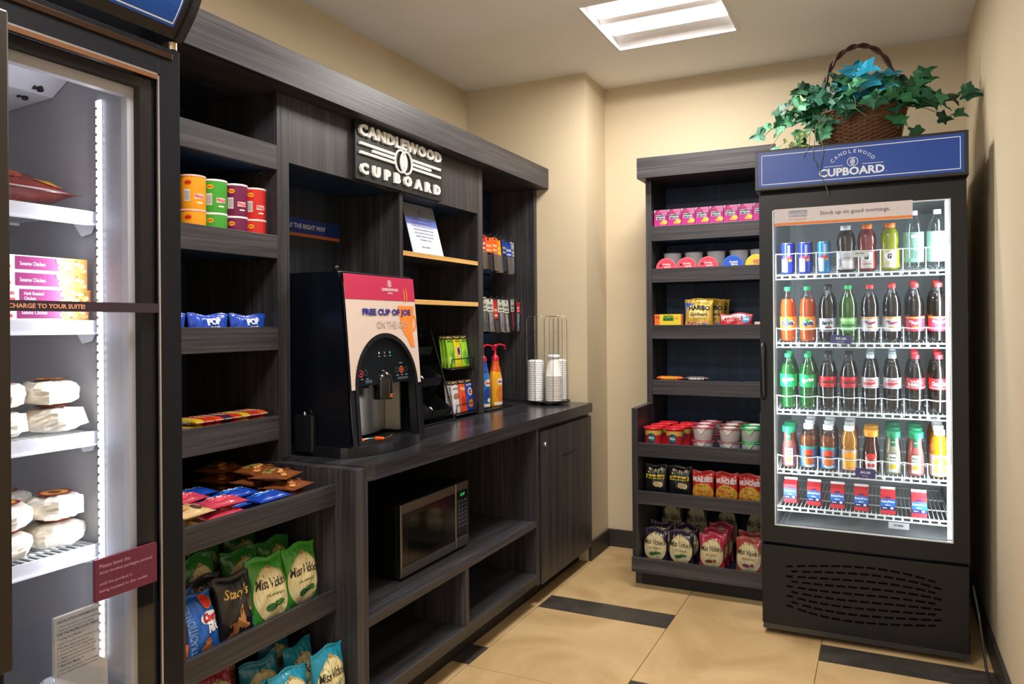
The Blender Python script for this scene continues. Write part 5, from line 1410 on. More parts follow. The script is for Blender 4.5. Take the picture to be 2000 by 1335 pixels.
for i, (x, y, k, rz_) in enumerate(((-1.525, 1.758, 0, 96), (-1.522, 1.752, 1, 101), (-1.655, 1.755, 0, 92), (-1.65, 1.75, 1, 88), (-1.66, 1.755, 2, 84), (-1.79, 1.74, 0, 90), (-1.785, 1.735, 1, 92), (-1.79, 1.74, 2, 95), (-1.555, 1.748, 2, 108))):
    lie('brown', lambda: lying('7a4420', 0.120, 0.120, 0.030, 8, d_brn), 'wrapped_pastry', x-0.022, y-0.006, zd+0.018+k*0.0305, rz_, 'brown wrapped pastry, level %s of the %s pile on the deep shelf' % (['one', 'two', 'three'][k], ['front', 'front', 'middle', 'middle', 'middle', 'rear', 'rear', 'rear', 'front'][i]))
# chips shelf
zk = 0.432+0.0228
def kb(seed, c, sub, sc, mo, x, y, z, rz_, tilt, lab, w=0.132, h=0.192, roll=0, grp='chip bags on the left chip shelf'):
    return put(kettle_bag(seed, c, sub, sc, mo, w=w, h=h, d=0.052), 'kettle_chip_bag', lab, 'chip bag', (x, y, z), 0, grp, rot=(R(-tilt), R(roll), R(90+rz_)))
GRN = '3f9a30'
kb(101, GRN, 'JALAPEÑO', '4a5a30', PEP, -1.565, 1.757, zk, -3, 6, 'green and cream kettle chip bag, right end of the front row')
kb(102, GRN, 'JALAPEÑO', '4a5a30', PEP, -1.553, 1.622, zk, -5, 13, 'green and cream kettle chip bag, second from the right in the front row', roll=-0)
kb(103, '2c7a2c', 'JALAPEÑO', '4a5a30', [], -1.660, 1.755, zk, 0, 6, 'green kettle chip bag right behind the rightmost front one', h=0.20)
kb(104, '2c7a2c', 'JALAPEÑO', '4a5a30', [], -1.665, 1.625, zk, -5, 7, 'green kettle chip bag behind the second front green one', h=0.20)
kb(105, '2c7a2c', 'SEA SALT', '4a5a30', [], -1.695, 1.490, zk, 4, 4, 'green kettle chip bag behind the black pita chip bag', h=0.215)
kb(106, '256a2c', 'SEA SALT', '4a5a30', [], -1.78, 1.73, zk, 0, 4, 'green kettle chip bag at the rear right corner', h=0.215)
kb(107, '256a2c', 'SEA SALT', '4a5a30', [], -1.79, 1.595, zk, 0, 4, 'green kettle chip bag at the rear, middle of the shelf', h=0.215)
kb(108, '2a5a2c', 'SEA SALT', '4a5a30', [], -1.70, 1.335, zk, 6, 4, 'dim green kettle chip bag behind the blue bag near the freezer', h=0.205)
b, L = bag_mesh(0.118, 0.175, 0.05, FOIL('1c1b1f'), 31, 1.0)
f = L(0.0024); b.text('Stacy\'s', 0.0, 0.125, 0.080, 0.034, M('d8b060', 0.4), f, shear=0.4, bold=0.02)
poly(b, [(-0.015, 0.02), (0.035, 0.03), (0.045, 0.075), (0.01, 0.095), (-0.01, 0.06)], M('c88a50', 0.5), f); poly(b, [(-0.035, 0.015), (-0.012, 0.02), (-0.008, 0.055), (-0.03, 0.05)], M('a8663a', 0.5), L(0.0018)); poly(b, [(0.012, 0.004), (0.054, 0.03), (0.054, 0.05), (0.006, 0.018)], M('3a9ac0', 0.4), L(0.0022))
put(b, 'pita_chip_bag', 'black pita chip bag with gold script beside the blue snack mix', 'chip bag', (-1.562, 1.498, zk), 0, 'chip bags on the left chip shelf', rot=(R(-10), 0, R(84)))
b, L = bag_mesh(0.118, 0.175, 0.05, FOIL('1c1b1f'), 33, 1.0)
f = L(0.0024); b.text('Stacy\'s', 0.0, 0.140, 0.080, 0.030, M('a88a50', 0.4), f, shear=0.4, bold=0.02)
put(b, 'pita_chip_bag', 'black pita chip bag standing higher behind the blue snack mix', 'chip bag', (-1.625, 1.465, zk), 0, 'chip bags on the left chip shelf', rot=(R(-8), 0, R(92)))
def chex(seed):
    b, L = bag_mesh(0.120, 0.165, 0.050, FOIL('1a5cb4'), seed, 1.0)
    f = L(0.0012); disc(b, 0.026, 0.140, 0.020, 0.020, M('d2302a', 0.4), f, 16, 2)
    b.text('TRADITIONAL', -0.042, 0.085, 0.120, 0.018, M('7aa8dc', 0.4), f, bold=0.02, rot=90)
    f2 = L(0.0026); annulus(b, 0.026, 0.140, 0.019, 0.019, 0.002, M('e88a3a', 0.4), f2, 16)
    disc(b, 0.022, 0.098, 0.034, 0.017, M('e6e8ee', 0.4), f, 18, 2)
    b.text('Chex', 0.022, 0.100, 0.054, 0.022, M('c8242c', 0.4), f2, shear=0.2, bold=0.05); b.text('MIX', 0.026, 0.072, 0.044, 0.022, M('e6e8f4', 0.4), f2, bold=0.06)
    for x, z in ((-0.012, 0.03), (0.008, 0.022), (0.002, 0.042)): disc(b, x, z, 0.013, 0.010, M('b86a34', 0.5), f2, 7)
    return b
c0 = put(chex(41), 'snack_mix_bag', 'bright blue snack mix bag leaning at the front left of the chip shelf', 'snack bag', (-1.546, 1.375, zk+0.002), 0, 'chip bags on the left chip shelf', rot=(R(-14), R(-0), R(98)))
clone(c0, (-1.610, 1.350, zk+0.001), 'dim blue snack mix bag behind the bright blue one', rot=(R(-8), 0, R(92)))
b, L = bag_mesh(0.115, 0.13, 0.048, FOIL('241a1c'), 55, 1.0)
f = L(0.0012); disc(b, 0.02, 0.045, 0.03, 0.025, M('c86a30', 0.5), f, 9, 2); disc(b, -0.02, 0.03, 0.02, 0.015, M('d8a040', 0.5), f, 9, 2)
put(b, 'trail_mix_bag', 'dark trail mix bag at the freezer end of the chip shelf', 'snack bag', (-1.545, 1.275, zk), 0, 'chip bags on the left chip shelf', rot=(R(-8), 0, R(90)))
# bottom shelf bags
zb = 0.1355+0.0228
TEA = '1a8aa8'
G2 = 'chip bags on the lowest left shelf'
kb(111, TEA, 'SEA SALT', '2a8a8a', [(0, 0.28, 0.2, 0.05, 'a87a3a')], -1.466, 1.762, zb, -2, 5, 'teal and cream kettle chip bag at the front right of the lowest shelf', grp=G2)
kb(112, TEA, 'SEA SALT', '2a8a8a', [], -1.490, 1.628, zb, -8, 8, 'teal kettle chip bag next to the front right one', grp=G2, h=0.175)
kb(113, TEA, 'SEA SALT', '2a8a8a', [], -1.560, 1.745, zb, 6, 5, 'teal kettle chip bag behind the front right one', grp=G2, h=0.195)
kb(114, '16748f', 'SEA SALT', '2a8a8a', [], -1.585, 1.610, zb, -6, 5, 'teal kettle chip bag in the second row, second from the right', grp=G2, h=0.195)
kb(115, '16748f', 'SEA SALT', '2a8a8a', [], -1.650, 1.735, zb, 3, 4, 'teal kettle chip bag third back in the right column', grp=G2, h=0.21)
kb(116, '16748f', 'SEA SALT', '2a8a8a', [], -1.505, 1.497, zb, 3, 6, 'teal kettle chip bag in the front row, third from the right', grp=G2, h=0.17)
kb(117, '9c1c34', 'SEA SALT', '2a8a8a', [], -1.61, 1.475, zb, 3, 5, 'crimson kettle chip bag behind the third front teal one', grp=G2, h=0.22)
kb(118, '9c1c34', 'SEA SALT', '2a8a8a', [], -1.70, 1.565, zb, 3, 3, 'crimson kettle chip bag deep in the lowest shelf', grp=G2, h=0.24)
kb(119, '2a2a22', 'SEA SALT', '2a8a8a', [], -1.52, 1.365, zb, 0, 6, 'dark and cream kettle chip bag near the freezer on the lowest shelf', grp=G2, h=0.20)

# ================================================================== COUNTER
CT = 0.8703
# wall sign on the hutch header
t = thing('cupboard_sign', 'black wall sign with raised white cupboard lettering on the hutch header', 'sign', (-1.7395, 2.535, 1.843))
B().box(-1.7395, -1.722, 2.232, 2.842, 1.843, 2.0605, M('17181a', 0.4)).build('backing', t)
SW = M('f2f3f0', 0.35)
def raised(txt, yc, zc_, w_, h_, m, bold=0.03, sp=1.0):
    vs, fs = txt2d(txt, 0.0, bold, sp)
    root = list(range(len(vs)))
    def find(i):
        while root[i] != i: i = root[i]
        return i
    for f_ in fs:
        for i in f_[1:]: root[find(i)] = find(f_[0])
    groups = {}
    for f_ in fs: groups.setdefault(find(f_[0]), []).append(f_)
    for g_ in groups.values():
        ids = sorted({i for f_ in g_ for i in f_}); mp = {i: k for k, i in enumerate(ids)}
        letter([vs[i] for i in ids], [tuple(mp[i] for i in f_) for f_ in g_], yc, zc_, w_, h_, m).build('letter', t)
def letter(vs, fs, yc, zc_, w_, h_, m, x0=-1.7218, x1=-1.712):
    b = B()
    F1 = [(x1, yc+x*w_, zc_+y*h_) for x, y in vs]; F0 = [(x0, yc+x*w_, zc_+y*h_) for x, y in vs]
    b.add(F1, fs, m)
    ed = {}
    for f_ in fs:
        for i in range(len(f_)):
            e = (f_[i], f_[(i+1) % len(f_)])
            if (e[1], e[0]) in ed: del ed[(e[1], e[0])]
            else: ed[e] = 1
    n = len(F1)
    b.add(F1+F0, [(a, a+n, c+n, c) for a, c in ed], m)
    return b
raised('CANDLEWOOD', 2.535, 2.0275, 0.578, 0.044, SW, bold=0.046, sp=1.15)
raised('CUPBOARD', 2.533, 1.885, 0.562, 0.043, SW, bold=0.062, sp=1.95)
b = B()
for (ya, yb2, z0, z1) in ((2.252, 2.476, 1.972, 1.982), (2.330, 2.476, 1.9555, 1.9655), (2.252, 2.476, 1.938, 1.948), (2.594, 2.818, 1.972, 1.982), (2.594, 2.740, 1.9555, 1.9655), (2.594, 2.818, 1.938, 1.948)):
    B().box(-1.7218, -1.713, ya, yb2, z0, z1, SW).build('stripe', t)
b = B(); f = Fx(-1.7125)
for s_ in (-1, 1):
    b.tube([(-1.716, 2.535+s_*0.019+0.040*math.cos(2*PI*i/32), 1.957+0.044*math.sin(2*PI*i/32)) for i in range(32)], 0.0048, SW, 6, True)
b.prism([(2.535+x, 1.957+z*0.85) for x, z in ((0.004, 0.036), (0.018, 0.02), (0.022, 0), (0.012, -0.025), (0.002, -0.036), (0.006, -0.01), (-0.004, 0.012))], -1.7218, -1.712, SW, 'yz')
b.prism([(2.535-x, 1.957-z*0.85) for x, z in ((0.007, 0.036), (0.018, 0.02), (0.022, 0), (0.012, -0.025), (0.005, -0.036), (0.0, -0.01), (-0.006, 0.012))], -1.7218, -1.714, SW, 'yz')
b.build('emblem', t)
reanchor(t)
# blue strip on the nook wall
XH = -2.028
t = B(); t.box(XH, XH+0.0012, 2.10, 2.515, 1.664, 1.722, M('142c7a', 0.5)); t.box(XH, XH+0.0013, 2.10, 2.515, 1.652, 1.664, M('b8622c', 0.5))
t.text('PLAY THE RIGHT WAY', 2.305, 1.692, 0.245, 0.019, M('c8ccdc', 0.5), Fx(XH+0.0018), bold=0.03)
tag(t.build('wall_banner'), 'dark blue banner with an orange edge on the wall above the coffee machine', 'banner')
# notice leaning on the upper oak edged shelf
b = B(); hh = 0.232; ww = 0.248
b.box(-ww/2, ww/2, 0, 0.0025, 0, hh, M('d4dcec', 0.4))
f = Fy(-0.0006); f2 = Fy(-0.0011)
quad(b, -ww/2, ww/2, 0.172, hh, M('7a7c80', 0.5), f); quad(b, -ww/2, ww/2, 0.135, 0.172, M('6878cc', 0.5), f)
b.text('CANDLEWOOD', 0, 0.188, 0.06, 0.006, M('3a3c44', 0.5), f2); disc(b, 0, 0.201, 0.006, 0.006, M('3a3c44', 0.5), f2, 10)
for k, (s_, w_) in enumerate((('SURVEYS ARE YOUR VOICE', 0.15), ('WE ARE LISTENING TO YOU', 0.16), ('IF ANYTHING DURING YOUR STAY', 0.17), ('WAS LESS THAN PERFECT PLEASE', 0.16), ('LET US KNOW SO WE CAN', 0.15), ('MAKE IT RIGHT FOR YOU', 0.14), ('THANK YOU', 0.09))):
    b.text(s_, 0, 0.160-k*0.0155, w_, 0.0062, M('3c3f8c', 0.5), f2)
b.text('MANAGEMENT', -0.01, 0.034, 0.07, 0.006, M('5a5e70', 0.5), f2)
tag(b.build('notice_board', loc=(-1.772, 2.812, 1.6083), rot=(R(-15), 0, R(90))), 'white and blue printed notice leaning on the upper oak-edged shelf', 'notice')

# ------------------------------------------------------------------ coffee machine
t = thing('coffee_machine', 'tall black coffee dispenser with a red and cream sign and an arched dispensing bay', 'coffee machine', (-1.80, 2.17, CT))
CM = M('070b14', 0.3, bscale=90); CM2 = M('15171c', 0.28)
y0, y1 = 1.962, 2.384; yc = 2.173
def xf(z):       # side profile of the front
    q = (z-0.905)/0.575
    return -1.578+0.048*max(0.0, 1.0-q)**0.85
prf = [(-2.02, 0.905)]+[(xf(0.905+0.575*i/12)-0.010, 0.905+0.575*i/12) for i in range(13)]+[(-2.02, 1.48)]
b = B()
b.prism(prf, y0, y0+0.012, CM, 'xz'); b.prism(prf, y1-0.012, y1, CM, 'xz')
b.box(-2.02, -1.70, y0+0.012, y1-0.012, 0.905, 1.47, CM); b.box(-2.02, -1.590, y0+0.012, y1-0.012, 1.47, 1.482, CM)
b.box(-1.70, -1.60, y0+0.012, y1-0.012, 1.14, 1.47, CM)
b.build('body', t, bevel=0.002)
# arched front plate
b = B(); a_, bb, zsp, zlo, zhi = 0.168, 0.168, 1.090, 0.906, 1.479
def arch_ring(b, a1, b1, grow, m, lift, K=8, zl=zlo, yy0=y0, yy1=y1, zh=zhi):
    n = 36; vs = []
    for i in range(n+1):
        th = PI*i/n; c, s = math.cos(th), math.sin(th)
        iy, iz = yc+a1*c, zsp+b1*s
        if grow: oy, oz = yc+(a1+grow)*c, zsp+(b1+grow)*s
        else:
            tt = min(((yy1-yc)/abs(c)) if abs(c) > 1e-6 else 9, ((zh-zsp)/s) if s > 1e-6 else 9); oy, oz = yc+tt*c, zsp+tt*s
        for k in range(K+1):
            q = k/K; y = iy+(oy-iy)*q; z = iz+(oz-iz)*q; vs.append((xf(z)+lift, y, z))
    fs = [(i*(K+1)+k, i*(K+1)+k+1, (i+1)*(K+1)+k+1, (i+1)*(K+1)+k) for i in range(n) for k in range(K)]
    b.add(vs, fs, m, True)
    for sg in (-1, 1):
        ya, yb2 = yc+sg*a1, (yc+sg*(a1+grow)) if grow else (yy1 if sg > 0 else yy0)
        vs = [(xf(z)+lift, y, z) for z in [zl+(zsp-zl)*i/6 for i in range(7)] for y in (ya, yb2)]
        b.add(vs, [(2*i, 2*i+1, 2*i+3, 2*i+2) for i in range(6)], m, True)
arch_ring(b, a_, bb, 0, CM2, 0.0)
# inner edge of the arch
n = 36; vs = []
path = [(yc+a_, zlo)]+[(yc+a_*math.cos(PI*i/n), zsp+bb*math.sin(PI*i/n)) for i in range(n+1)]+[(yc-a_, zlo)]
for y, z in path: vs += [(xf(z), y, z), (xf(z)-0.03, y, z)]
b.add(vs, [(2*i, 2*i+1, 2*i+3, 2*i+2) for i in range(len(path)-1)], CM2)
b.build('front_plate', t)
b = B(); arch_ring(b, a_+0.001, bb+0.001, 0.016, M('1d1f24', 0.25), 0.004, 3); b.build('arch_trim', t)
# printed sign round the arch
b = B(); SC = M('d9c6bc', 0.5); SR = M('c02a52', 0.45)
arch_ring(b, a_+0.017, bb+0.017, 0, SC, 0.003, 8, 1.112, y0+0.006, y1-0.006, 1.472)
fz = lambda l: (lambda y, z: (xf(z)+l, y, z))
quad(b, y0+0.006, y1-0.006, 1.390, 1.474, SR, fz(0.0042), 1, 6)
CUP = M('f08a34', 0.45); f = fz(0.0046)
vs = [(2.268, 1.372), (2.366, 1.372), (2.340, 1.250), (2.318, 1.238), (2.296, 1.268), (2.276, 1.31)]
for (ya, yb2, yc_, yd, za, zb2) in ((2.262, 2.366, 2.268, 2.360, 1.372, 1.345), (2.268, 2.360, 2.274, 2.354, 1.345, 1.315), (2.274, 2.354, 2.281, 2.346, 1.315, 1.285), (2.281, 2.346, 2.300, 2.346, 1.285, 1.262), (2.305, 2.346, 2.330, 2.352, 1.262, 1.222)):
    b.add([f(ya, za), f(yb2, za), f(yd, zb2), f(yc_, zb2)], [(0, 3, 2, 1)], CUP)
annulus(b, 2.352, 1.312, 0.024, 0.032, 0.009, CUP, f, 18, -90, 90)
fs_ = fz(0.0054)
for dy in (0.0, 0.016):
    pts = [(2.303+dy+0.006*math.sin(4.2*q), 1.384+0.072*q) for q in [i/10 for i in range(11)]]
    vs = []
    for i, (y, z) in enumerate(pts): w_ = 0.0032*math.sin(PI*min(1, 0.15+i/10)); vs += [fs_(y-w_, z), fs_(y+w_, z)]
    b.add(vs, [(2*i, 2*i+1, 2*i+3, 2*i+2) for i in range(10)], CUP)
NV = M('2c2a86', 0.45)
b.text('FREE CUP OF JOE', 2.196, 1.345, 0.288, 0.029, NV, fz(0.0056), bold=0.05)
b.text('ON THE GO!', 2.22, 1.304, 0.185, 0.025, M('a8988f', 0.5), fz(0.0054), bold=0.012); b.text('ON THE GO!', 2.22, 1.304, 0.182, 0.022, SC, fz(0.0058), bold=-0.012)
emblem(b, 2.222, 1.450, 0.0115, CW, fz(0.0050)); b.text('CANDLEWOOD', 2.222, 1.4285, 0.100, 0.010, CW, fz(0.0050), bold=0.02); b.text('SUITES', 2.222, 1.416, 0.030, 0.005, CW, fz(0.0050))
b.build('promotional_sign', t)
# control panel
b = B(); PAN = M('10161c', 0.25)
fp = lambda y, z: (xf(z)-0.012, y, z)
disc(b, yc, zsp+0.022, a_-0.004, bb-0.024, PAN, fp, 36, 6, a0=0, a1=180)
quad(b, yc-a_+0.004, yc+a_-0.004, 1.103, zsp+0.0225, PAN, fp)
fq = lambda y, z: (xf(z)-0.0112, y, z); DW = M('8a9098', 0.4)
b.box(-1.70, xf(1.10)-0.012, yc-a_+0.001, yc+a_-0.001, 1.098, 1.103, PAN)
for k, c in enumerate(('c8ccd0', 'c05050', '30d080')):
    disc(b, 2.150+k*0.032, 1.206, 0.003, 0.004, M(c, 0.4, emit=0.6), fq, 10); quad(b, 2.144+k*0.032, 2.156+k*0.032, 1.193, 1.196, DW, fq)
for y, z, c in ((2.040, 1.140, 'c83848'), (2.278, 1.142, 'e0602c')):
    annulus(b, y, z, 0.0125, 0.0125, 0.004, M(c, 0.4), fq, 20); disc(b, y, z, 0.004, 0.004, M(c, 0.4), fq, 10)
for y in (2.068, 2.250, 2.306): annulus(b, y, 1.142, 0.009, 0.010, 0.002, M('4a5058', 0.4), fq, 16)
for y, z, w_ in ((2.045, 1.121, 0.012), (2.075, 1.121, 0.012), (2.252, 1.123, 0.016), (2.280, 1.123, 0.014), (2.308, 1.123, 0.016), (2.276, 1.166, 0.02)): quad(b, y-w_/2, y+w_/2, z-0.0015, z+0.0015, DW, fq)
for k in range(3): quad(b, 2.062, 2.100, 1.107+k*0.0038, 1.109+k*0.0038, M('6a7078', 0.4), fq)
for k in range(2): quad(b, 2.250, 2.316, 1.109+k*0.004, 1.111+k*0.004, M('6a7078', 0.4), fq)
b.build('control_panel', t)
# dispensing bay: curved steel back
b = B(); vs = []; n = 20
for i in range(n+1):
    y = yc-0.150+0.300*i/n; x = -1.668+0.030*math.cos((i/n-0.5)*PI)
    vs += [(x, y, 0.915), (x, y, 1.0978)]
b.add(vs, [(2*i, 2*i+2, 2*i+3, 2*i+1) for i in range(n)], M('c8c6c2', 0.33, metal=1.0, bscale=5), True)
for sg in (-1, 1): b.box(-1.699, -1.60, yc+sg*0.156-0.004, yc+sg*0.156+0.004, 0.915, 1.0975, M('9a9c9e', 0.3, metal=0.9))
b.build('steel_backsplash', t)
noz = B().lathe([(0.035, 0.0), (0.036, 0.004), (0.036, 0.062), (0.032, 0.080), (0.022, 0.094), (0.008, 0.101), (0.0, 0.102)], M('0d0d10', 0.18), 28, (-1.565, 2.170, 1.045), cap1=False).build('nozzle', t)
b = B(); fn = lambda a, z: (-1.565+0.0366*math.cos(a/0.0366), 2.170+0.0366*math.sin(a/0.0366), z)
quad(b, -0.004, 0.036, 1.052, 1.064, M('ee7a1c', 0.4), fn, 6, 1); quad(b, 0.000, 0.030, 1.056, 1.060, M('3a1a0a', 0.4), lambda a, z: (-1.565+0.0370*math.cos(a/0.0370), 2.170+0.0370*math.sin(a/0.0370), z), 5, 1); b.build('orange_sticker', noz)
b = B(); b.cyl((-1.62, 2.05, 1.06), (-1.62, 2.05, 1.098), 0.035, M('1c1c20', 0.3), 16)
b.box(-1.63, -1.60, 2.06, 2.14, 1.085, 1.0975, M('1c1c20', 0.3)); b.build('hot_water_spout', t)
# base and drip tray
def tray_pts(s, zz=None, n=18):
    pts = [(-2.02, y0-0.012*s), (-1.62, y0-0.012*s)]
    for i in range(n+1):
        th = PI*i/n; pts.append((-1.60+0.105*s*math.sin(th)**0.8, yc-(0.225*s)*math.cos(th)))
    pts += [(-1.62, y1+0.012*s), (-2.02, y1+0.012*s)]
    return pts
B().prism(tray_pts(1.0), CT+0.001, 0.904, CM2, 'xy').build('base', t, bevel=0.003)
b = B()
pts = [(-1.60+0.085*math.sin(PI*i/18)**0.8, yc-0.19*math.cos(PI*i/18)) for i in range(19)]+[(-1.655, yc+0.19), (-1.655, yc-0.19)]
b.prism(pts, 0.9042, 0.9055, M('3a3c40', 0.25, metal=0.8), 'xy')
for k in range(13):
    y = yc-0.165+k*0.0275; xe = -1.60+0.085*max(0, 1-((y-yc)/0.19)**2)**0.5-0.008
    b.box(-1.648, xe, y-0.008, y+0.008, 0.9055, 0.9062, M('0a0a0b', 0.5))
b.build('drip_tray', t)
b = B(); pts = [(-1.545+0.012*math.sin(PI*i/14), 2.000+0.20*i/14, 0.918+0.006*math.sin(PI*i/7)) for i in range(15)]
b.tube(pts, 0.0018, CHROME, 6); b.tube(pts[0:3], 0.006, M('ee5a1c', 0.4), 8); b.tube(pts[6:10], 0.006, M('ee5a1c', 0.4), 8); b.build('cup_guard_wire', t)
b = B(); b.rbox(-1.76, -1.68, y0-0.024, y0-0.001, 0.885, 1.005, CM2, 0.008, 3, 'z'); bx = b.build('side_box', t)
B().lathe([(0.006, 0), (0.007, 0.006), (0.003, 0.011)], CHROME, 12, (-1.72, y0-0.014, 1.005)).build('knob', bx)
B().lathe([(0.006, 0), (0.009, 0.008), (0.009, 0.014), (0.004, 0.02)], M('2a2c30', 0.2, metal=0.7), 14, (-1.62, y0+0.03, 1.482)).build('top_lock', t)
reanchor(t)

# ------------------------------------------------------------------ microwave
t = thing('microwave', 'countertop microwave with a stainless front on the open cabinet shelf', 'microwave', (-1.70, 2.445, 0.3975))
MX0, MX1, my0, my1, mz0, mz1 = -1.90, -1.535, 2.205, 2.690, 0.408, 0.668
B().box(MX0, MX1, my0, my1, mz0, mz1, M('0e0f12', 0.35)).build('body', t, bevel=0.003)
d_ = B().box(MX1+0.0005, MX1+0.018, my0, 2.588, mz0+0.002, mz1, STEEL).build('door', t, bevel=0.002)
b = B(); b.box(MX1+0.0182, MX1+0.0192, my0+0.012, 2.580, mz0+0.038, mz1-0.034, M('111317', 0.12)); b.build('window_frame', d_)
b = B(); b.rbox(MX1+0.0193, MX1+0.0199, my0+0.045, 2.50, mz0+0.056, mz1-0.052, M('08090b', 0.08), 0.012, 4, 'x'); b.build('window', d_)
c_ = B().box(MX1+0.0005, MX1+0.018, 2.5905, my1, mz0+0.002, mz1, STEEL).build('control_panel', t, bevel=0.002)
b = B(); b.box(MX1+0.0182, MX1+0.0192, 2.596, 2.682, mz0+0.045, mz1-0.032, M('0e0f14', 0.2))
b.build('keypad', c_)
b = B(); f = Fx(MX1+0.0197); b.text('12:47', 2.640, mz1-0.048, 0.034, 0.012, M('30c060', 0.4, emit=0.8), f, bold=0.02); b.build('clock_display', c_)
b = B()
for r_ in range(7):
    for k in range(3): quad(b, 2.604+k*0.025, 2.622+k*0.025, mz1-0.078-r_*0.0165, mz1-0.068-r_*0.0165, M('3c4260', 0.4), f)
b.build('buttons', c_)
B().box(MX1+0.0185, MX1+0.0195, 2.604, 2.676, mz0+0.012, mz0+0.034, M('7c7a76', 0.3, metal=0.9)).build('door_button', c_)
for x in (MX0+0.03, MX1-0.03):
    for y in (my0+0.04, my1-0.04): B().cyl((x, y, 0.3975), (x, y, mz0+0.001), 0.012, BLACK, 10).build('foot', t)
reanchor(t)

# ------------------------------------------------------------------ condiment organiser with bins
BINM = M('16181d', 0.22); 
t = thing('condiment_organizer', 'three-tier black plastic condiment organiser between the coffee machine and the tea rack', 'organizer', (-1.84, 2.77, CT))
TIER = [(-1.745, 0.892), (-1.795, 1.030), (-1.845, 1.168)]
for i, (xf_, zb_) in enumerate(TIER):
    for j in range(2):
        ya = 2.626+j*0.166; yb2 = ya+0.160
        b = B(); th = 0.003
        side = [(xf_, zb_+0.036), (xf_-0.012, zb_), (xf_-0.150, zb_+0.004), (xf_-0.150, zb_+0.098), (xf_-0.105, zb_+0.100)]
        b.prism(side, ya, ya+th, BINM, 'xz'); b.prism(side, yb2-th, yb2, BINM, 'xz')
        b.prism([(xf_-0.012, zb_), (xf_-0.150, zb_+0.004), (xf_-0.150, zb_+0.007), (xf_-0.012, zb_+0.003)], ya+th, yb2-th, BINM, 'xz')
        b.prism([(xf_, zb_+0.036), (xf_-0.012, zb_), (xf_-0.015, zb_), (xf_-0.003, zb_+0.036)], ya+th, yb2-th, BINM, 'xz')
        b.box(xf_-0.150, xf_-0.147, ya+th, yb2-th, zb_+0.007, zb_+0.098, BINM)
        b.build('bin', t)
b = B()
for y in (2.6225, 2.9565):
    b.tube([(-1.735, y, CT+0.004), (-1.76, y, 0.96), (-1.86, y, 1.28)], 0.0035, BLACK, 6); b.tube([(-2.0, y, CT+0.004), (-2.0, y, 1.26)], 0.0035, BLACK, 6); b.tube([(-1.735, y, CT+0.004), (-2.0, y, CT+0.004)], 0.0035, BLACK, 6); b.tube([(-1.86, y, 1.28), (-2.0, y, 1.26)], 0.0035, BLACK, 6)
for z, x in ((CT+0.004, -1.735), (CT+0.004, -2.0), (1.028, -1.95), (1.166, -2.0), (0.889, -1.88)): b.tube([(x, 2.6225, z), (x, 2.9565, z)], 0.0035, BLACK, 6)
b.build('wire_frame', t); reanchor(t)
# sugar packets
def packet(c='e8e6e2'):
    b = B(); b.rbox(-0.026, 0.026, -0.0022, 0.0022, 0, 0.040, M(c, 0.5), 0.0015, 2, 'y'); quad(b, -0.018, 0.018, 0.014, 0.026, M('c8c8cc', 0.5), Fy(-0.0026)); return b
rr = random.Random(4); sp0 = None
for i in range(9):
    lb = 'white sugar packet standing in the lower left bin'; x = -1.782-0.0058*i
    rot = (R(-16), 0, R(90+rr.uniform(-4, 4)))
    if sp0 is None: sp0 = put(packet(), 'sugar_packet', lb, 'sugar packet', (x, 2.700, 0.8975), 0, 'sugar packets in the lower left bin', rot=rot)
    else: clone(sp0, (x, 2.700+rr.uniform(-.02, .02), 0.8975), lb, rot=rot)
for i in range(4): clone(sp0, (-1.790-0.006*i, 2.835+rr.uniform(-.01, .02), 0.8975), 'white sugar packet lying low in the lower right bin', rot=(R(-28), 0, R(90)), group='sugar packets in the lower right bin')
for i in range(3): clone(sp0, (-1.840-0.006*i, 2.850+rr.uniform(-.01, .01), 1.0355), 'white sugar packet in the middle right bin', rot=(R(-26), 0, R(90)), group='sugar packets in the middle right bin')
# creamer cups peeking out beside the coffee machine
b = B(); b.lathe([(0.012, 0), (0.017, 0.018), (0.019, 0.019), (0.019, 0.021), (0.0, 0.0215)], M('ecebe8', 0.4), 16, cap1=False); cr0 = None
for i, (x, y, z) in enumerate(((-1.835, 2.655, 1.0355), (-1.835, 2.700, 1.0355), (-1.880, 2.655, 1.0355), (-1.882, 2.700, 1.0355), (-1.848, 2.676, 1.0573), (-1.868, 2.69, 1.0573+0.0))):
    if i == 5: continue
    lb = 'white creamer cup in the middle left bin'
    if cr0 is None: cr0 = put(b, 'creamer_cup', lb, 'creamer', (x, y, z), 0, 'creamer cups in the middle left bin')
    else: clone(cr0, (x, y, z), lb)
# a stirrer box poking out of the top bin
b = B().rbox(-0.03, 0.03, -0.02, 0.02, 0, 0.095, M('c23a5a', 0.45), 0.003, 2, 'z')
put(b, 'sweetener_box', 'pink sweetener packet box in the top left bin', 'box', (-1.905, 2.690, 1.1758), R(90))

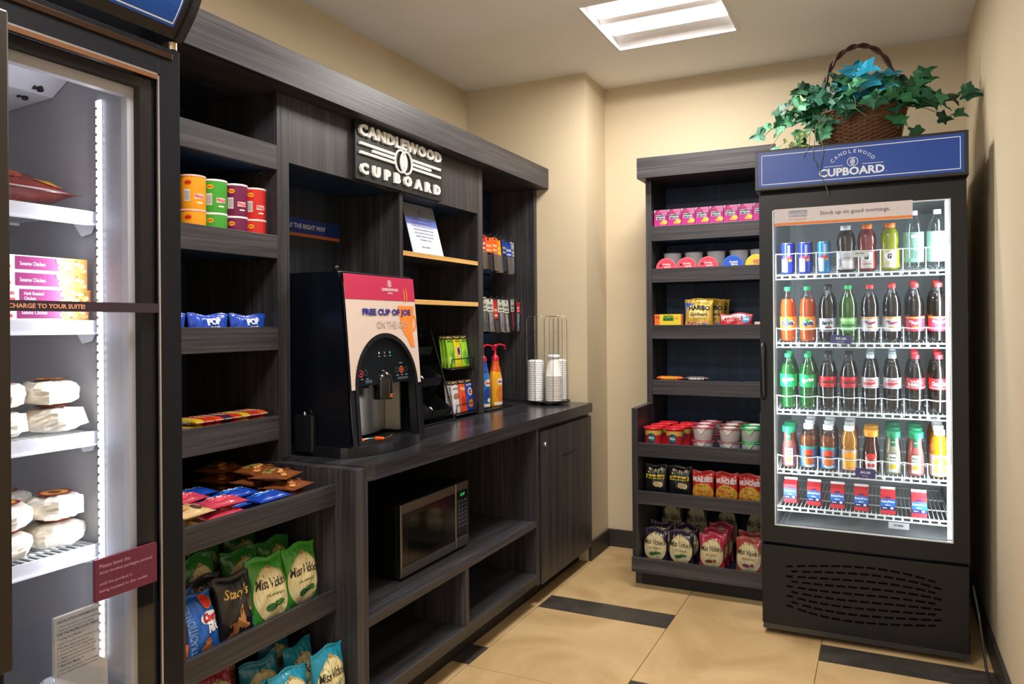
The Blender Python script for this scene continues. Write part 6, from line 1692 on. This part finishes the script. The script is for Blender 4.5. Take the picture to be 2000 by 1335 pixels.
# ------------------------------------------------------------------ tea rack and pouches
t = thing('tea_rack', 'black wire rack holding tea and cocoa pouches in two rows', 'rack', (-1.78, 3.05, CT))
b = B()
for y in (2.985, 3.190):
    b.tube([(-1.745, y, CT+0.004), (-1.93, y, CT+0.004), (-1.93, y, 1.29)], 0.003, BLACK, 6)
for zz, xx in ((0.898, -1.750), (1.108, -1.775)):
    b.tube([(xx-0.06, 2.985, zz), (xx+0.006, 2.985, zz-0.012), (xx+0.006, 3.190, zz-0.012), (xx-0.06, 3.190, zz)], 0.003, BLACK, 6)
    b.tube([(xx+0.006, 2.985, zz-0.012), (xx+0.012, 2.985, zz+0.035), (xx+0.012, 3.190, zz+0.035), (xx+0.006, 3.190, zz-0.012)], 0.0025, BLACK, 6)
    b.box(xx-0.13, xx+0.004, 2.989, 3.186, zz-0.014, zz-0.010, M('101114', 0.4))
    for y in (2.985, 3.190): b.tube([(xx-0.06, y, zz), (-1.93, y, zz)], 0.003, BLACK, 6)
b.build('wire_frame', t)
reanchor(t)
def pouch(c, top, deco, seed, w_=0.076, h_=0.150):
    b, L = bag_mesh(w_, h_, 0.012, FOIL(c, 0.4), seed, 0.4, 0.05, nx=10, nz=16, bands=[(0.9, 1.01, M(top, 0.4))])
    f = L(0.001); b.text('BIGELOW', 0, h_*0.955, w_*0.7, 0.007, M('d8b860', 0.4), f, bold=0.03)
    for d in deco:
        f = L(0.001+0.0006*d[0])
        if d[1] == 'T': b.text(d[2], d[3], d[4], d[5], d[6], M(d[7], 0.4), f, bold=0.03)
        else: disc(b, d[3], d[4], d[5], d[6], M(d[7], 0.45), f, 12, 2)
    return b
UPP = [('8fc42c', 'green tea pouch left of the yellow', [(0, 'T', 'GREEN TEA', 0, 0.125, 0.05, 0.008, '2a4a1c'), (0, 'E', '', 0.01, 0.05, 0.02, 0.03, '5aa030'), (1, 'E', '', -0.012, 0.035, 0.014, 0.02, 'b8dc70')]),
       ('d8c81c', 'yellow tea pouch with a dark teapot picture', [(0, 'T', 'LEMON', 0, 0.125, 0.04, 0.008, '6a4a10'), (0, 'E', '', 0, 0.075, 0.020, 0.026, 'e8d8d0'), (1, 'E', '', 0, 0.078, 0.014, 0.020, '5a1c34')]),
       ('9ad034', 'green tea pouch right of the yellow', [(0, 'T', 'GREEN TEA', 0, 0.125, 0.05, 0.008, '2a4a1c'), (0, 'E', '', -0.005, 0.05, 0.02, 0.03, '6ab038'), (1, 'E', '', 0.01, 0.03, 0.012, 0.02, '3a7a24')])]
GT = 'tea pouches in the rack'
for i, (c, nm, de) in enumerate(UPP):
    y = 3.030+i*0.0665
    b = pouch(c, '2c2414', de, 130+i, 0.064)
    o = put(b, 'tea_pouch', nm+', front of the upper row', 'tea pouch', (-1.790, y, 1.1005), 0, GT, rot=(R(-7), 0, R(90)))
    for k in range(2): clone(o, (-1.808-0.016*k, y, 1.1005), nm+', upper row, %s behind the front' % ['first', 'second'][k], rot=(R(-7), 0, R(90)))
b = B().box(-0.035, 0.035, 0, 0.055, 0, 0.12, M('6a9a24', 0.45))
LOW = [('d4cfd2', 'white cocoa pouch with a brown drink picture', [(0, 'T', 'COCOA', 0, 0.115, 0.05, 0.010, '5a4a4a'), (0, 'E', '', 0, 0.08, 0.026, 0.014, '9a6a4a')]),
       ('dc4a26', 'orange red spiced tea pouch', [(0, 'T', 'SPICE', 0, 0.11, 0.04, 0.014, 'f0d8a0'), (0, 'E', '', 0, 0.05, 0.022, 0.026, 'b82c1c')]),
       ('1c3a9c', 'blue pouch with a pale round picture', [(0, 'T', 'EARL GREY', 0, 0.125, 0.05, 0.009, 'd0d8f0'), (0, 'E', '', 0, 0.092, 0.022, 0.020, 'd8ccd0'), (1, 'E', '', 0, 0.092, 0.015, 0.013, '8a4a3a'), (0, 'E', '', 0, 0.035, 0.024, 0.020, 'c8703a')])]
for i, (c, nm, de) in enumerate(LOW):
    y = 3.030+i*0.0665
    o = put(pouch(c, '1c1a1c', de, 140+i, 0.064), 'tea_pouch', nm+', front of the lower row', 'tea pouch', (-1.765, y, 0.8905), 0, GT, rot=(R(-7), 0, R(90)))
    for k in range(2): clone(o, (-1.783-0.016*k, y, 0.8905), nm+', lower row, %s behind the front' % ['first', 'second'][k], rot=(R(-7), 0, R(90)))

# ------------------------------------------------------------------ pump bottles on their tray
tag(B().rbox(-1.87, -1.735, 3.285, 3.560, CT+0.0005, CT+0.010, BLACK, 0.01, 4, 'z').build('drip_mat'), 'flat black tray under the two pump bottles', 'tray')
def pump(body, blob, txt, shoulder, label):
    t = thing('pump_bottle', label, 'pump bottle', (0, 0, 0), 0, None)
    b = B(); b.lathe([(0.036, 0), (0.043, 0.004), (0.045, 0.015), (0.045, 0.13), (0.042, 0.165), (0.033, 0.20), (0.024, 0.222)], M(body, 0.3), 28, cap1=False, sx=1.0, sy=0.8)
    def f_(r_): return lambda a, z: (r_*math.sin(a/0.045), -r_*0.8*math.cos(a/0.045), z)
    f1, f2, f3 = f_(0.0456), f_(0.0461), f_(0.0466)
    disc(b, 0.0, 0.072, 0.030, 0.044, M(blob, 0.4), f1, 18, 4); disc(b, 0.0, 0.140, 0.026, 0.020, M('e8dcd8', 0.4), f1, 18, 3); b.text(txt, 0, 0.140, 0.042, 0.014, M('b8303a' if body != '2f7ac8' else 'c83a44', 0.4), f2, shear=0.2, bold=0.05)
    quad(b, -0.044, 0.044, 0.010, 0.026, M('ead8c8', 0.4), f1, 10, 1); disc(b, 0.008, 0.045, 0.016, 0.012, M('c8742c' if body != '2f7ac8' else 'e0e8f0', 0.4), f2, 12, 2)
    b.build('bottle_body', t)
    b = B(); b.lathe([(0.0335, 0.199), (0.030, 0.212), (0.0245, 0.228), (0.0225, 0.246), (0.0215, 0.256)], M(shoulder, 0.35), 24, sy=0.9); b.build('sleeve', t)
    b = B(); RP = M('c81c34', 0.3)
    b.lathe([(0.021, 0.2565), (0.021, 0.275), (0.013, 0.284), (0.007, 0.290), (0.006, 0.325), (0.010, 0.330), (0.011, 0.342), (0.008, 0.347), (0, 0.348)], RP, 20, cap1=False)
    b.tube([(0, 0, 0.339), (0.04, 0, 0.346), (0.088, 0, 0.338), (0.093, 0, 0.316)], 0.0055, RP, 8)
    b.build('pump_head', t)
    return t
t = pump('e8a21c', 'd87a2c', 'Coffee-mate', 'd8541c', 'yellow creamer pump bottle with an orange neck and red pump'); t.scale = (0.92, 0.92, 0.92); t.location = (-1.79, 3.468, CT+0.0103); t.rotation_euler = (0, 0, R(80))
t = pump('2f7ac8', '1c4a9c', 'Coffee-mate', '2c50b8', 'blue creamer pump bottle half hidden behind the hutch divider'); t.scale = (0.92, 0.92, 0.92); t.location = (-1.800, 3.352, CT+0.0103); t.rotation_euler = (0, 0, R(80))

# ------------------------------------------------------------------ cup and lid caddy
CX, CY = -1.615, 3.775
t = thing('cup_caddy', 'black base and tall clear wire cup caddy at the far end of the counter', 'cup dispenser', (CX, CY, CT))
b = B(); b.cyl((CX, CY, CT+0.0005), (CX, CY, CT+0.012), 0.055, BLACK, 24); b.cyl((CX, CY, CT+0.012), (CX, CY, CT+0.020), 0.112, BLACK, 32); b.build('base', t)
CCEN = [(CX-0.052, CY-0.052), (CX+0.058, CY-0.010), (CX-0.005, CY+0.062)]
CCEN = [(-1.680, 3.735), (-1.575, 3.735), (-1.590, 3.838)]
WR = M('a8a49c', 0.25, metal=0.9)
for (cx, cy) in CCEN:
    for k in range(2):
        a = R(20+90*k); r_ = 0.0475; dx, dy = r_*math.cos(a), r_*math.sin(a)
        top = 1.345
        pts = [(cx-dx, cy-dy, CT+0.02), (cx-dx, cy-dy, top-0.02), (cx-dx*0.8, cy-dy*0.8, top), (cx+dx*0.8, cy+dy*0.8, top), (cx+dx, cy+dy, top-0.02), (cx+dx, cy+dy, CT+0.02)]
        B().tube(pts, 0.0016, WR, 6).build('wire_loop', t)
reanchor(t)
LIDM = M('eceef0', 0.35); CUPM = M('e6e0da', 0.5)
ld = B().lathe([(0.0440, 0), (0.0445, 0.004), (0.0430, 0.0075), (0.036, 0.009), (0.034, 0.013), (0.0, 0.0125)], LIDM, 22, cap1=False)
ldo = None
for s_, (cx, cy) in enumerate((CCEN[0], CCEN[2])):
    for k in range(22):
        loc = (cx, cy, CT+0.0205+k*0.0098)
        lb = 'white plastic cup lid in the %s stack of the caddy' % ['left', 'right'][s_]
        if ldo is None: ldo = put(ld, 'cup_lid', lb, 'cup lid', loc, 0, 'cup lids in the left stack')
        else: clone(ldo, loc, lb, group=['cup lids in the left stack', 'cup lids in the right stack'][s_])
cx, cy = CCEN[1]
cp = B(); cp.lathe([(0.0420, 0.0), (0.0440, 0.001), (0.0440, 0.005), (0.0415, 0.006), (0.0295, 0.098), (0.028, 0.0992), (0.0, 0.0988)], CUPM, 24, cap1=False)
cp.lathe([(0.0412, 0.0), (0.0408, 0.006), (0.0288, 0.0935), (0.0, 0.0935)], CUPM, 24, cap0=False, cap1=False)
cpo = None
for k in range(16):
    loc = (cx, cy, CT+0.0205+k*0.0086)
    lb = 'white paper cup upside down in the nested front stack' if k < 15 else 'white paper cup on top of the nested front stack'
    if cpo is None: cpo = put(cp, 'paper_cup', lb, 'paper cup', loc, 0, 'paper cups in the front stack')
    else: clone(cpo, loc, lb)
cp2 = B().lathe([(0.032, 0.0), (0.034, 0.002), (0.034, 0.012), (0.031, 0.018), (0, 0.018)], LIDM, 22, cap1=False)
tag(cp2.build('cup_lid', loc=(cx, cy, CT+0.0205+15*0.0086+0.1000)), 'single white lid resting on the topmost paper cup', 'cup lid')

# ------------------------------------------------------------------ hanging toiletries
HX = -1.842
hookm = M('9a9a9c', 0.25, metal=0.9)
def hook(y, z, lab):
    b = B(); b.tube([(-2.0165+0.002, y, z), (-1.815, y, z+0.004), (-1.800, y, z+0.016)], 0.0026, hookm, 6); b.box(-2.0168, -2.012, y-0.012, y+0.012, z-0.02, z+0.008, hookm)
    tag(b.build('display_hook'), lab, 'hook', 'slatwall display hooks')
def blister(card, content, item, cc, seed, w_=0.058, h_=0.175, full=0.42):
    """header card with a euro hole over a clear pocket holding a small item"""
    t = thing('hanging_pack', '', 'blister pack', (0, 0, 0), 0, None)
    b = B()
    for a in ((-w_/2, -0.006, h_-0.016, h_-0.006), (0.006, w_/2, h_-0.016, h_-0.006), (-w_/2, w_/2, h_-0.006, h_), (-w_/2, w_/2, h_*(1-full), h_-0.016)):
        b.box(a[0], a[1], -0.0006, 0.0006, a[2], a[3], M(card, 0.4))
    f = Fy(-0.001)
    b.text(content, 0, h_*(1-full*0.55), w_*0.75, h_*0.075, M(cc, 0.4), f, bold=0.04)
    quad(b, -w_*0.35, w_*0.35, h_*(1-full*0.88), h_*(1-full*0.80), M(cc, 0.4), f)
    b.build('header_card', t)
    b = B(); b.rbox(-w_/2+0.002, w_/2-0.002, -0.008, 0.004, 0, h_*(1-full)-0.0005, GLASSY('pack_film', (0.86, 0.87, 0.9, 1), 0.16), 0.003, 2, 'y'); b.build('clear_pocket', t)
    b = B()
    if item[0] == 'tube':
        b.lathe([(0.007, 0.004), (0.007, 0.014), (0.012, 0.020), (0.013, 0.06), (0.013, h_*(1-full)-0.006)], M(item[1], 0.35), 16, (0, -0.001, 0), sx=1.0, sy=0.35)
        quad(b, -0.008, 0.008, 0.034, 0.040, M(item[2], 0.4), Fy(-0.0062)); quad(b, -0.008, 0.008, 0.048, 0.050, M(item[2], 0.4), Fy(-0.0062))
    else:
        for k in range(3): b.rbox(-0.021+0.0145*k, -0.009+0.0145*k, -0.005, 0.001, 0.006, h_*(1-full)-0.01, M(item[1], 0.35), 0.003, 3, 'y')
    b.build('product', t)
    return t
TOPR = [(3.455, 'c8282c', 'LIP', ('bar', '6a5a5a'), 'f0e0d0', 'red-topped pack next to the divider'), (3.513, 'e0601c', 'RAZOR', ('bar', '6a5a60'), 'f0d0a0', 'orange-topped pack, first of the orange three'), (3.571, 'e0601c', 'RAZOR', ('bar', '6a5a60'), 'f0d0a0', 'orange-topped pack, middle of the orange three'),
        (3.629, 'e8901c', 'RAZOR', ('bar', '6a5a60'), 'f0e040', 'orange and yellow-topped pack beside the blue ones'), (3.687, '1a3c98', 'FLOSS', ('bar', '5a6070'), 'c8d840', 'navy-topped pack, left of the blue two'), (3.745, '1a3c98', 'FLOSS', ('bar', '5a6070'), 'd0d8e8', 'navy-topped pack, right of the blue two'),
        (3.803, 'b8b8b0', 'CREAM', ('tube', 'c8d0e0', '4a5a9a'), '4a4a48', 'grey-topped pack with a pale tube at the far end')]
for i, (y, c, s_, it, cc, nm) in enumerate(TOPR):
    t = blister(c, s_, it, cc, i, w_=0.056, h_=0.178, full=0.46)
    t.location = (HX+0.004*(i % 3), y, 1.592-[0, 0.006, 0.002, 0.010, 0.004, 0.012, 0.006][i]); t.rotation_euler = (R([-2, -5, -3, -6, -2, -5, -3][i]), 0, R(90+[0, -12, -6, -14, 4, -10, 6][i])); t['label'] = nm+', upper hook row'; t['group'] = 'toiletries on the upper hooks'
    hook(y, 1.592+0.178-0.011-0.001, 'upper metal hook holding the '+nm.split(',')[0])
LOWR = [(3.455, 'c4c4bc', 'SOAP', ('tube', '2aa088', '2c50b0'), '3a3a38', 'pale card pack with a green item next to the divider'), (3.523, 'c8c8c0', 'PASTE', ('tube', 'd0cce0', '6a60a0'), '3a3a38', 'pale card pack with a lilac tube left of the red one'), (3.588, 'd02824', 'VASELINE', ('bar', '8a7a7a'), 'f0e0dc', 'bright red-topped pack in the middle'),
        (3.653, 'b8c0b4', 'GEL', ('tube', 'c4bcdc', '5a70a0'), '3a4a38', 'pale card pack with a lilac tube right of the red one'), (3.718, 'c4bcb4', 'BALM', ('tube', 'dcdcea', '6a70a0'), '4a3a38', 'pale card pack with a white tube'), (3.778, 'b8b8b0', 'FOAM', ('tube', 'c03a50', 'e8e0e0'), '3a3a38', 'pale card pack with a red tube')]
for i, (y, c, s_, it, cc, nm) in enumerate(LOWR):
    t = blister(c, s_, it, cc, 10+i, w_=0.058, h_=0.178, full=0.40 if i != 2 else 0.55)
    t.location = (HX+0.004*(i % 3), y, 1.268-[0, 0.004, 0.012, 0.006, 0.010, 0.002][i]); t.rotation_euler = (R([-2, -4, -6, -3, -5, -2][i]), 0, R(90+[0, -8, 6, -10, -4, 8][i])); t['label'] = nm+', lower hook row'; t['group'] = 'toiletries on the lower hooks'
    hook(y, 1.268+0.178-0.011-0.001, 'lower metal hook holding the '+nm.split(' with')[0].split(' in the')[0])
t = blister('d02430', 'DEO', ('tube', 'c8ccd4', '3a3a40'), 'f0e0e0', 30, w_=0.040, h_=0.165, full=0.35)
t.location = (HX+0.012, 3.834, 1.262); t.rotation_euler = (0, 0, R(90)); t['label'] = 'narrow red-topped pack at the far end of the lower hook row'; t['group'] = 'toiletries on the lower hooks'
hook(3.834, 1.262+0.165-0.012, 'thin metal hook of the lower row nearest the side panel')

# ================================================================== FREEZER CONTENTS
# frozen bag on the top shelf
b, L = bag_mesh(0.23, 0.21, 0.070, M('6a2018', 0.25, bump=0.5, bscale=25, coat=0.5), 77, 2.0, 0.09, nx=22, nz=22)
f = L(0.0012)
disc(b, -0.02, 0.09, 0.07, 0.05, M('8a3820', 0.35), f, 16, 3); poly(b, [(0.0, 0.10), (0.06, 0.12), (0.045, 0.155), (0.02, 0.13)], M('c8bcb8', 0.3), L(0.002)); disc(b, 0.07, 0.05, 0.03, 0.02, M('c8822c', 0.35), L(0.0016), 12, 2)
for v in (0.012, 0.198): quad(b, -0.112, 0.112, v-0.008, v+0.008, M('c8c0c0', 0.3), L(0.001), 12, 1)
put(b, 'frozen_food_bag', 'glossy dark red frozen food bag on the top freezer shelf', 'frozen food bag', (-1.56, 0.950, 1.551+0.037-0.001), 0, rot=(R(-84), 0, R(90)))
def meal_box(l2):
    b = B(); b.box(-0.105, 0.105, 0, 0.15, 0, 0.0325, M('e8e4ea', 0.35)); f = Fy(-0.0006); f2 = Fy(-0.0011)
    quad(b, -0.046, 0.045, 0.004, 0.030, M('96246e', 0.4), f)
    b.text('Lean', -0.072, 0.0225, 0.030, 0.009, M('d83a2c', 0.4), f2, bold=0.03); b.text('Cuisine', -0.075, 0.0105, 0.040, 0.009, M('d83a2c', 0.4), f2, bold=0.03)
    if l2: b.text('Herb Roasted', -0.018, 0.0215, 0.040, 0.007, M('f0d8ea', 0.4), f2, bold=0.02); b.text('Chicken', -0.026, 0.0115, 0.024, 0.007, M('f0d8ea', 0.4), f2, bold=0.02)
    else: b.text('Sesame Chicken', -0.012, 0.016, 0.052, 0.008, M('f0d8ea', 0.4), f2, bold=0.02)
    quad(b, 0.045, 0.105, 0, 0.0325, M('d8924a', 0.45), f)
    rr = random.Random(8+l2)
    for k in range(34): disc(b, rr.uniform(0.040, 0.098), rr.uniform(0.006, 0.027), rr.uniform(.003, .007), rr.uniform(.003, .005), M(rr.choice(['e8a04a', 'c8642c', 'f0dcc0', '7a9a3a', 'e8b878', 'f4e8dc']), 0.45), Fy(-0.0011-0.00002*k), 8)
    return b
sz = 1.317
names = ['bottom', 'second from the bottom', 'third from the bottom', 'top']
mb = put(meal_box(0), 'frozen_meal_box', 'white and magenta frozen meal box at the bottom of the stack', 'frozen meal box', (-1.545, 0.963, sz), R(90), 'frozen meal boxes')
put(meal_box(1), 'frozen_meal_box', 'white and magenta frozen meal box second from the bottom, jutting right', 'frozen meal box', (-1.545, 0.968, sz+0.0328), R(90), 'frozen meal boxes')
clone(mb, (-1.545, 0.960, sz+0.0656), 'white and magenta frozen meal box third from the bottom', rz=R(90)); clone(mb, (-1.545, 0.960, sz+0.0984), 'white and magenta frozen meal box on top of the stack', rz=R(90))
# wrapped sandwiches
PAPER = GLASSY('wax_paper', (1, 1, 1, 1), 0.10, 0.9, (0.85, 0.82, 0.74, 1), 0.2)
PAPER = M('e4dccb', 0.35, bump=0.35, bscale=35, coat=0.3)
def sandwich(seed, sticker=True):
    t = thing('wrapped_sandwich', '', 'sandwich', (0, 0, 0), 0, 'wrapped sandwiches in the freezer')
    rr = random.Random(seed); b = B(); n, m_ = 26, 10; vs = []
    ph = [rr.uniform(0, 6.28) for _ in range(6)]
    for j in range(m_+1):
        v = -1+2*j/m_; rr_ = max(0.02, (1-abs(v)**3.2))**0.45
        for i in range(n):
            a = 2*PI*i/n; k = 1+0.035*math.sin(5*a+ph[0]+2*v)+0.03*math.sin(9*a+ph[1]-3*v)+0.02*math.sin(14*a+ph[2])
            r_ = 0.056*rr_*k*(1+0.05*math.cos(2*a+ph[3]))
            z = 0.0275+0.0275*v*(1+0.05*math.sin(4*a+ph[4])) if -1 < v < 1 else 0.0275+0.0275*v
            r_ *= 1+rr.uniform(-0.035, 0.035) if 0 < j < m_ else 1; z += rr.uniform(-0.0015, 0.0015) if 0 < j < m_ else 0
            vs.append((r_*math.cos(a), r_*math.sin(a), max(0.0, min(0.055, z))))
    fs = [(j*n+i, j*n+(i+1) % n, (j+1)*n+(i+1) % n, (j+1)*n+i) for j in range(m_) for i in range(n)]
    b.add(vs, fs, PAPER, False); b.add(vs[:n], [tuple(range(n-1, -1, -1))], PAPER); b.add(vs[-n:], [tuple(range(n))], PAPER)
    # folded flap
    b.add([(0.058, -0.03, 0.012), (0.060, 0.034, 0.016), (0.042, 0.04, 0.050), (0.030, -0.005, 0.054)], [(0, 1, 2, 3)], PAPER)
    b.build('wrapper', t)
    if sticker:
        b = B(); disc(b, 0, 0, 0.034, 0.034, M('8a2420', 0.4), lambda x, y: (x, y, 0.0562), 22); disc(b, 0, 0, 0.026, 0.026, M('d8943c', 0.4), lambda x, y: (x, y, 0.0566), 18); disc(b, 0.002, 0.0, 0.016, 0.012, M('7a3a18', 0.4), lambda x, y: (x, y, 0.057), 12)
        b.build('round_sticker', t)
    return t
s1 = sandwich(1); s2 = sandwich(5)
SWP = [(1, -1.590, 0.895, 1.079, 'on the third shelf, lower left'), (2, -1.585, 1.012, 1.079, 'on the third shelf, lower right'), (2, -1.592, 0.898, 1.1365, 'on the third shelf, upper left'), (1, -1.590, 1.010, 1.1365, 'on the third shelf, upper right'),
       (1, -1.585, 0.905, 0.836, 'on the lowest rack, lower left'), (2, -1.590, 1.018, 0.836, 'on the lowest rack, lower right'), (2, -1.586, 0.907, 0.8935, 'on the lowest rack, upper left'), (1, -1.588, 1.017, 0.8935, 'on the lowest rack, upper right'),
       (2, -1.715, 0.98, 0.836, 'on the lowest rack, rear bottom'), (1, -1.710, 0.975, 0.8935, 'on the lowest rack, rear top')]
used = set()
for i, (k, x, y, z, nm) in enumerate(SWP):
    s_ = s1 if k == 1 else s2
    lb = 'white paper wrapped sandwich %s' % nm
    if k not in used: used.add(k); s_.location = (x, y, z+0.0005); s_['label'] = lb; s_.rotation_euler = (0, 0, R(20*i))
    else: dup(s_, (x, y, z+0.0005), R(20+47*i), lb)
# plastic bags on the freezer floor
FILM = GLASSY('frosty_film', (0.95, 0.96, 1, 1), 0.16, 0.42, (0.75, 0.78, 0.84, 1), 0.15)
def ice_bag(seed, s, lab, loc):
    rr = random.Random(seed); b = B(); n, m_ = 34, 22; vs = []; ph = [rr.uniform(0, 6.28) for _ in range(9)]
    for j in range(m_+1):
        v = j/m_
        for i in range(n):
            a = 2*PI*i/n
            k = 1+0.10*math.sin(3*a+ph[0]+4*v)+0.07*math.sin(7*a+ph[1]-5*v)+0.05*math.sin(12*a+ph[2]+9*v)+0.035*math.sin(19*a+ph[3]-14*v)
            r_ = s*k*(0.25+0.9*math.sin(PI*min(1, 0.16+v*0.80))**0.7)*(1 if v < 0.8 else (1-v)*3.4+0.32)
            vs.append((0.8*r_*math.cos(a), r_*math.sin(a), v*s*2.5+0.012*math.sin(5*a+ph[4])*v*(1-v)))
    fs = [(j*n+i, j*n+(i+1) % n, (j+1)*n+(i+1) % n, (j+1)*n+i) for j in range(m_) for i in range(n)]
    b.add(vs, fs, FILM, False); b.add(vs[:n], [tuple(range(n-1, -1, -1))], FILM); b.add(vs[-n:], [tuple(range(n))], FILM)
    tag(b.build('ice_bag', loc=loc), lab, 'plastic bag', 'frosty bags on the freezer floor')
ice_bag(3, 0.088, 'crumpled frosty plastic bag on the freezer floor at the left', (-1.575, 0.79, 0.4005))
ice_bag(9, 0.068, 'smaller crumpled frosty plastic bag behind the instruction sticker', (-1.56, 0.985, 0.4005))

# drop anything that was made as a template and never placed
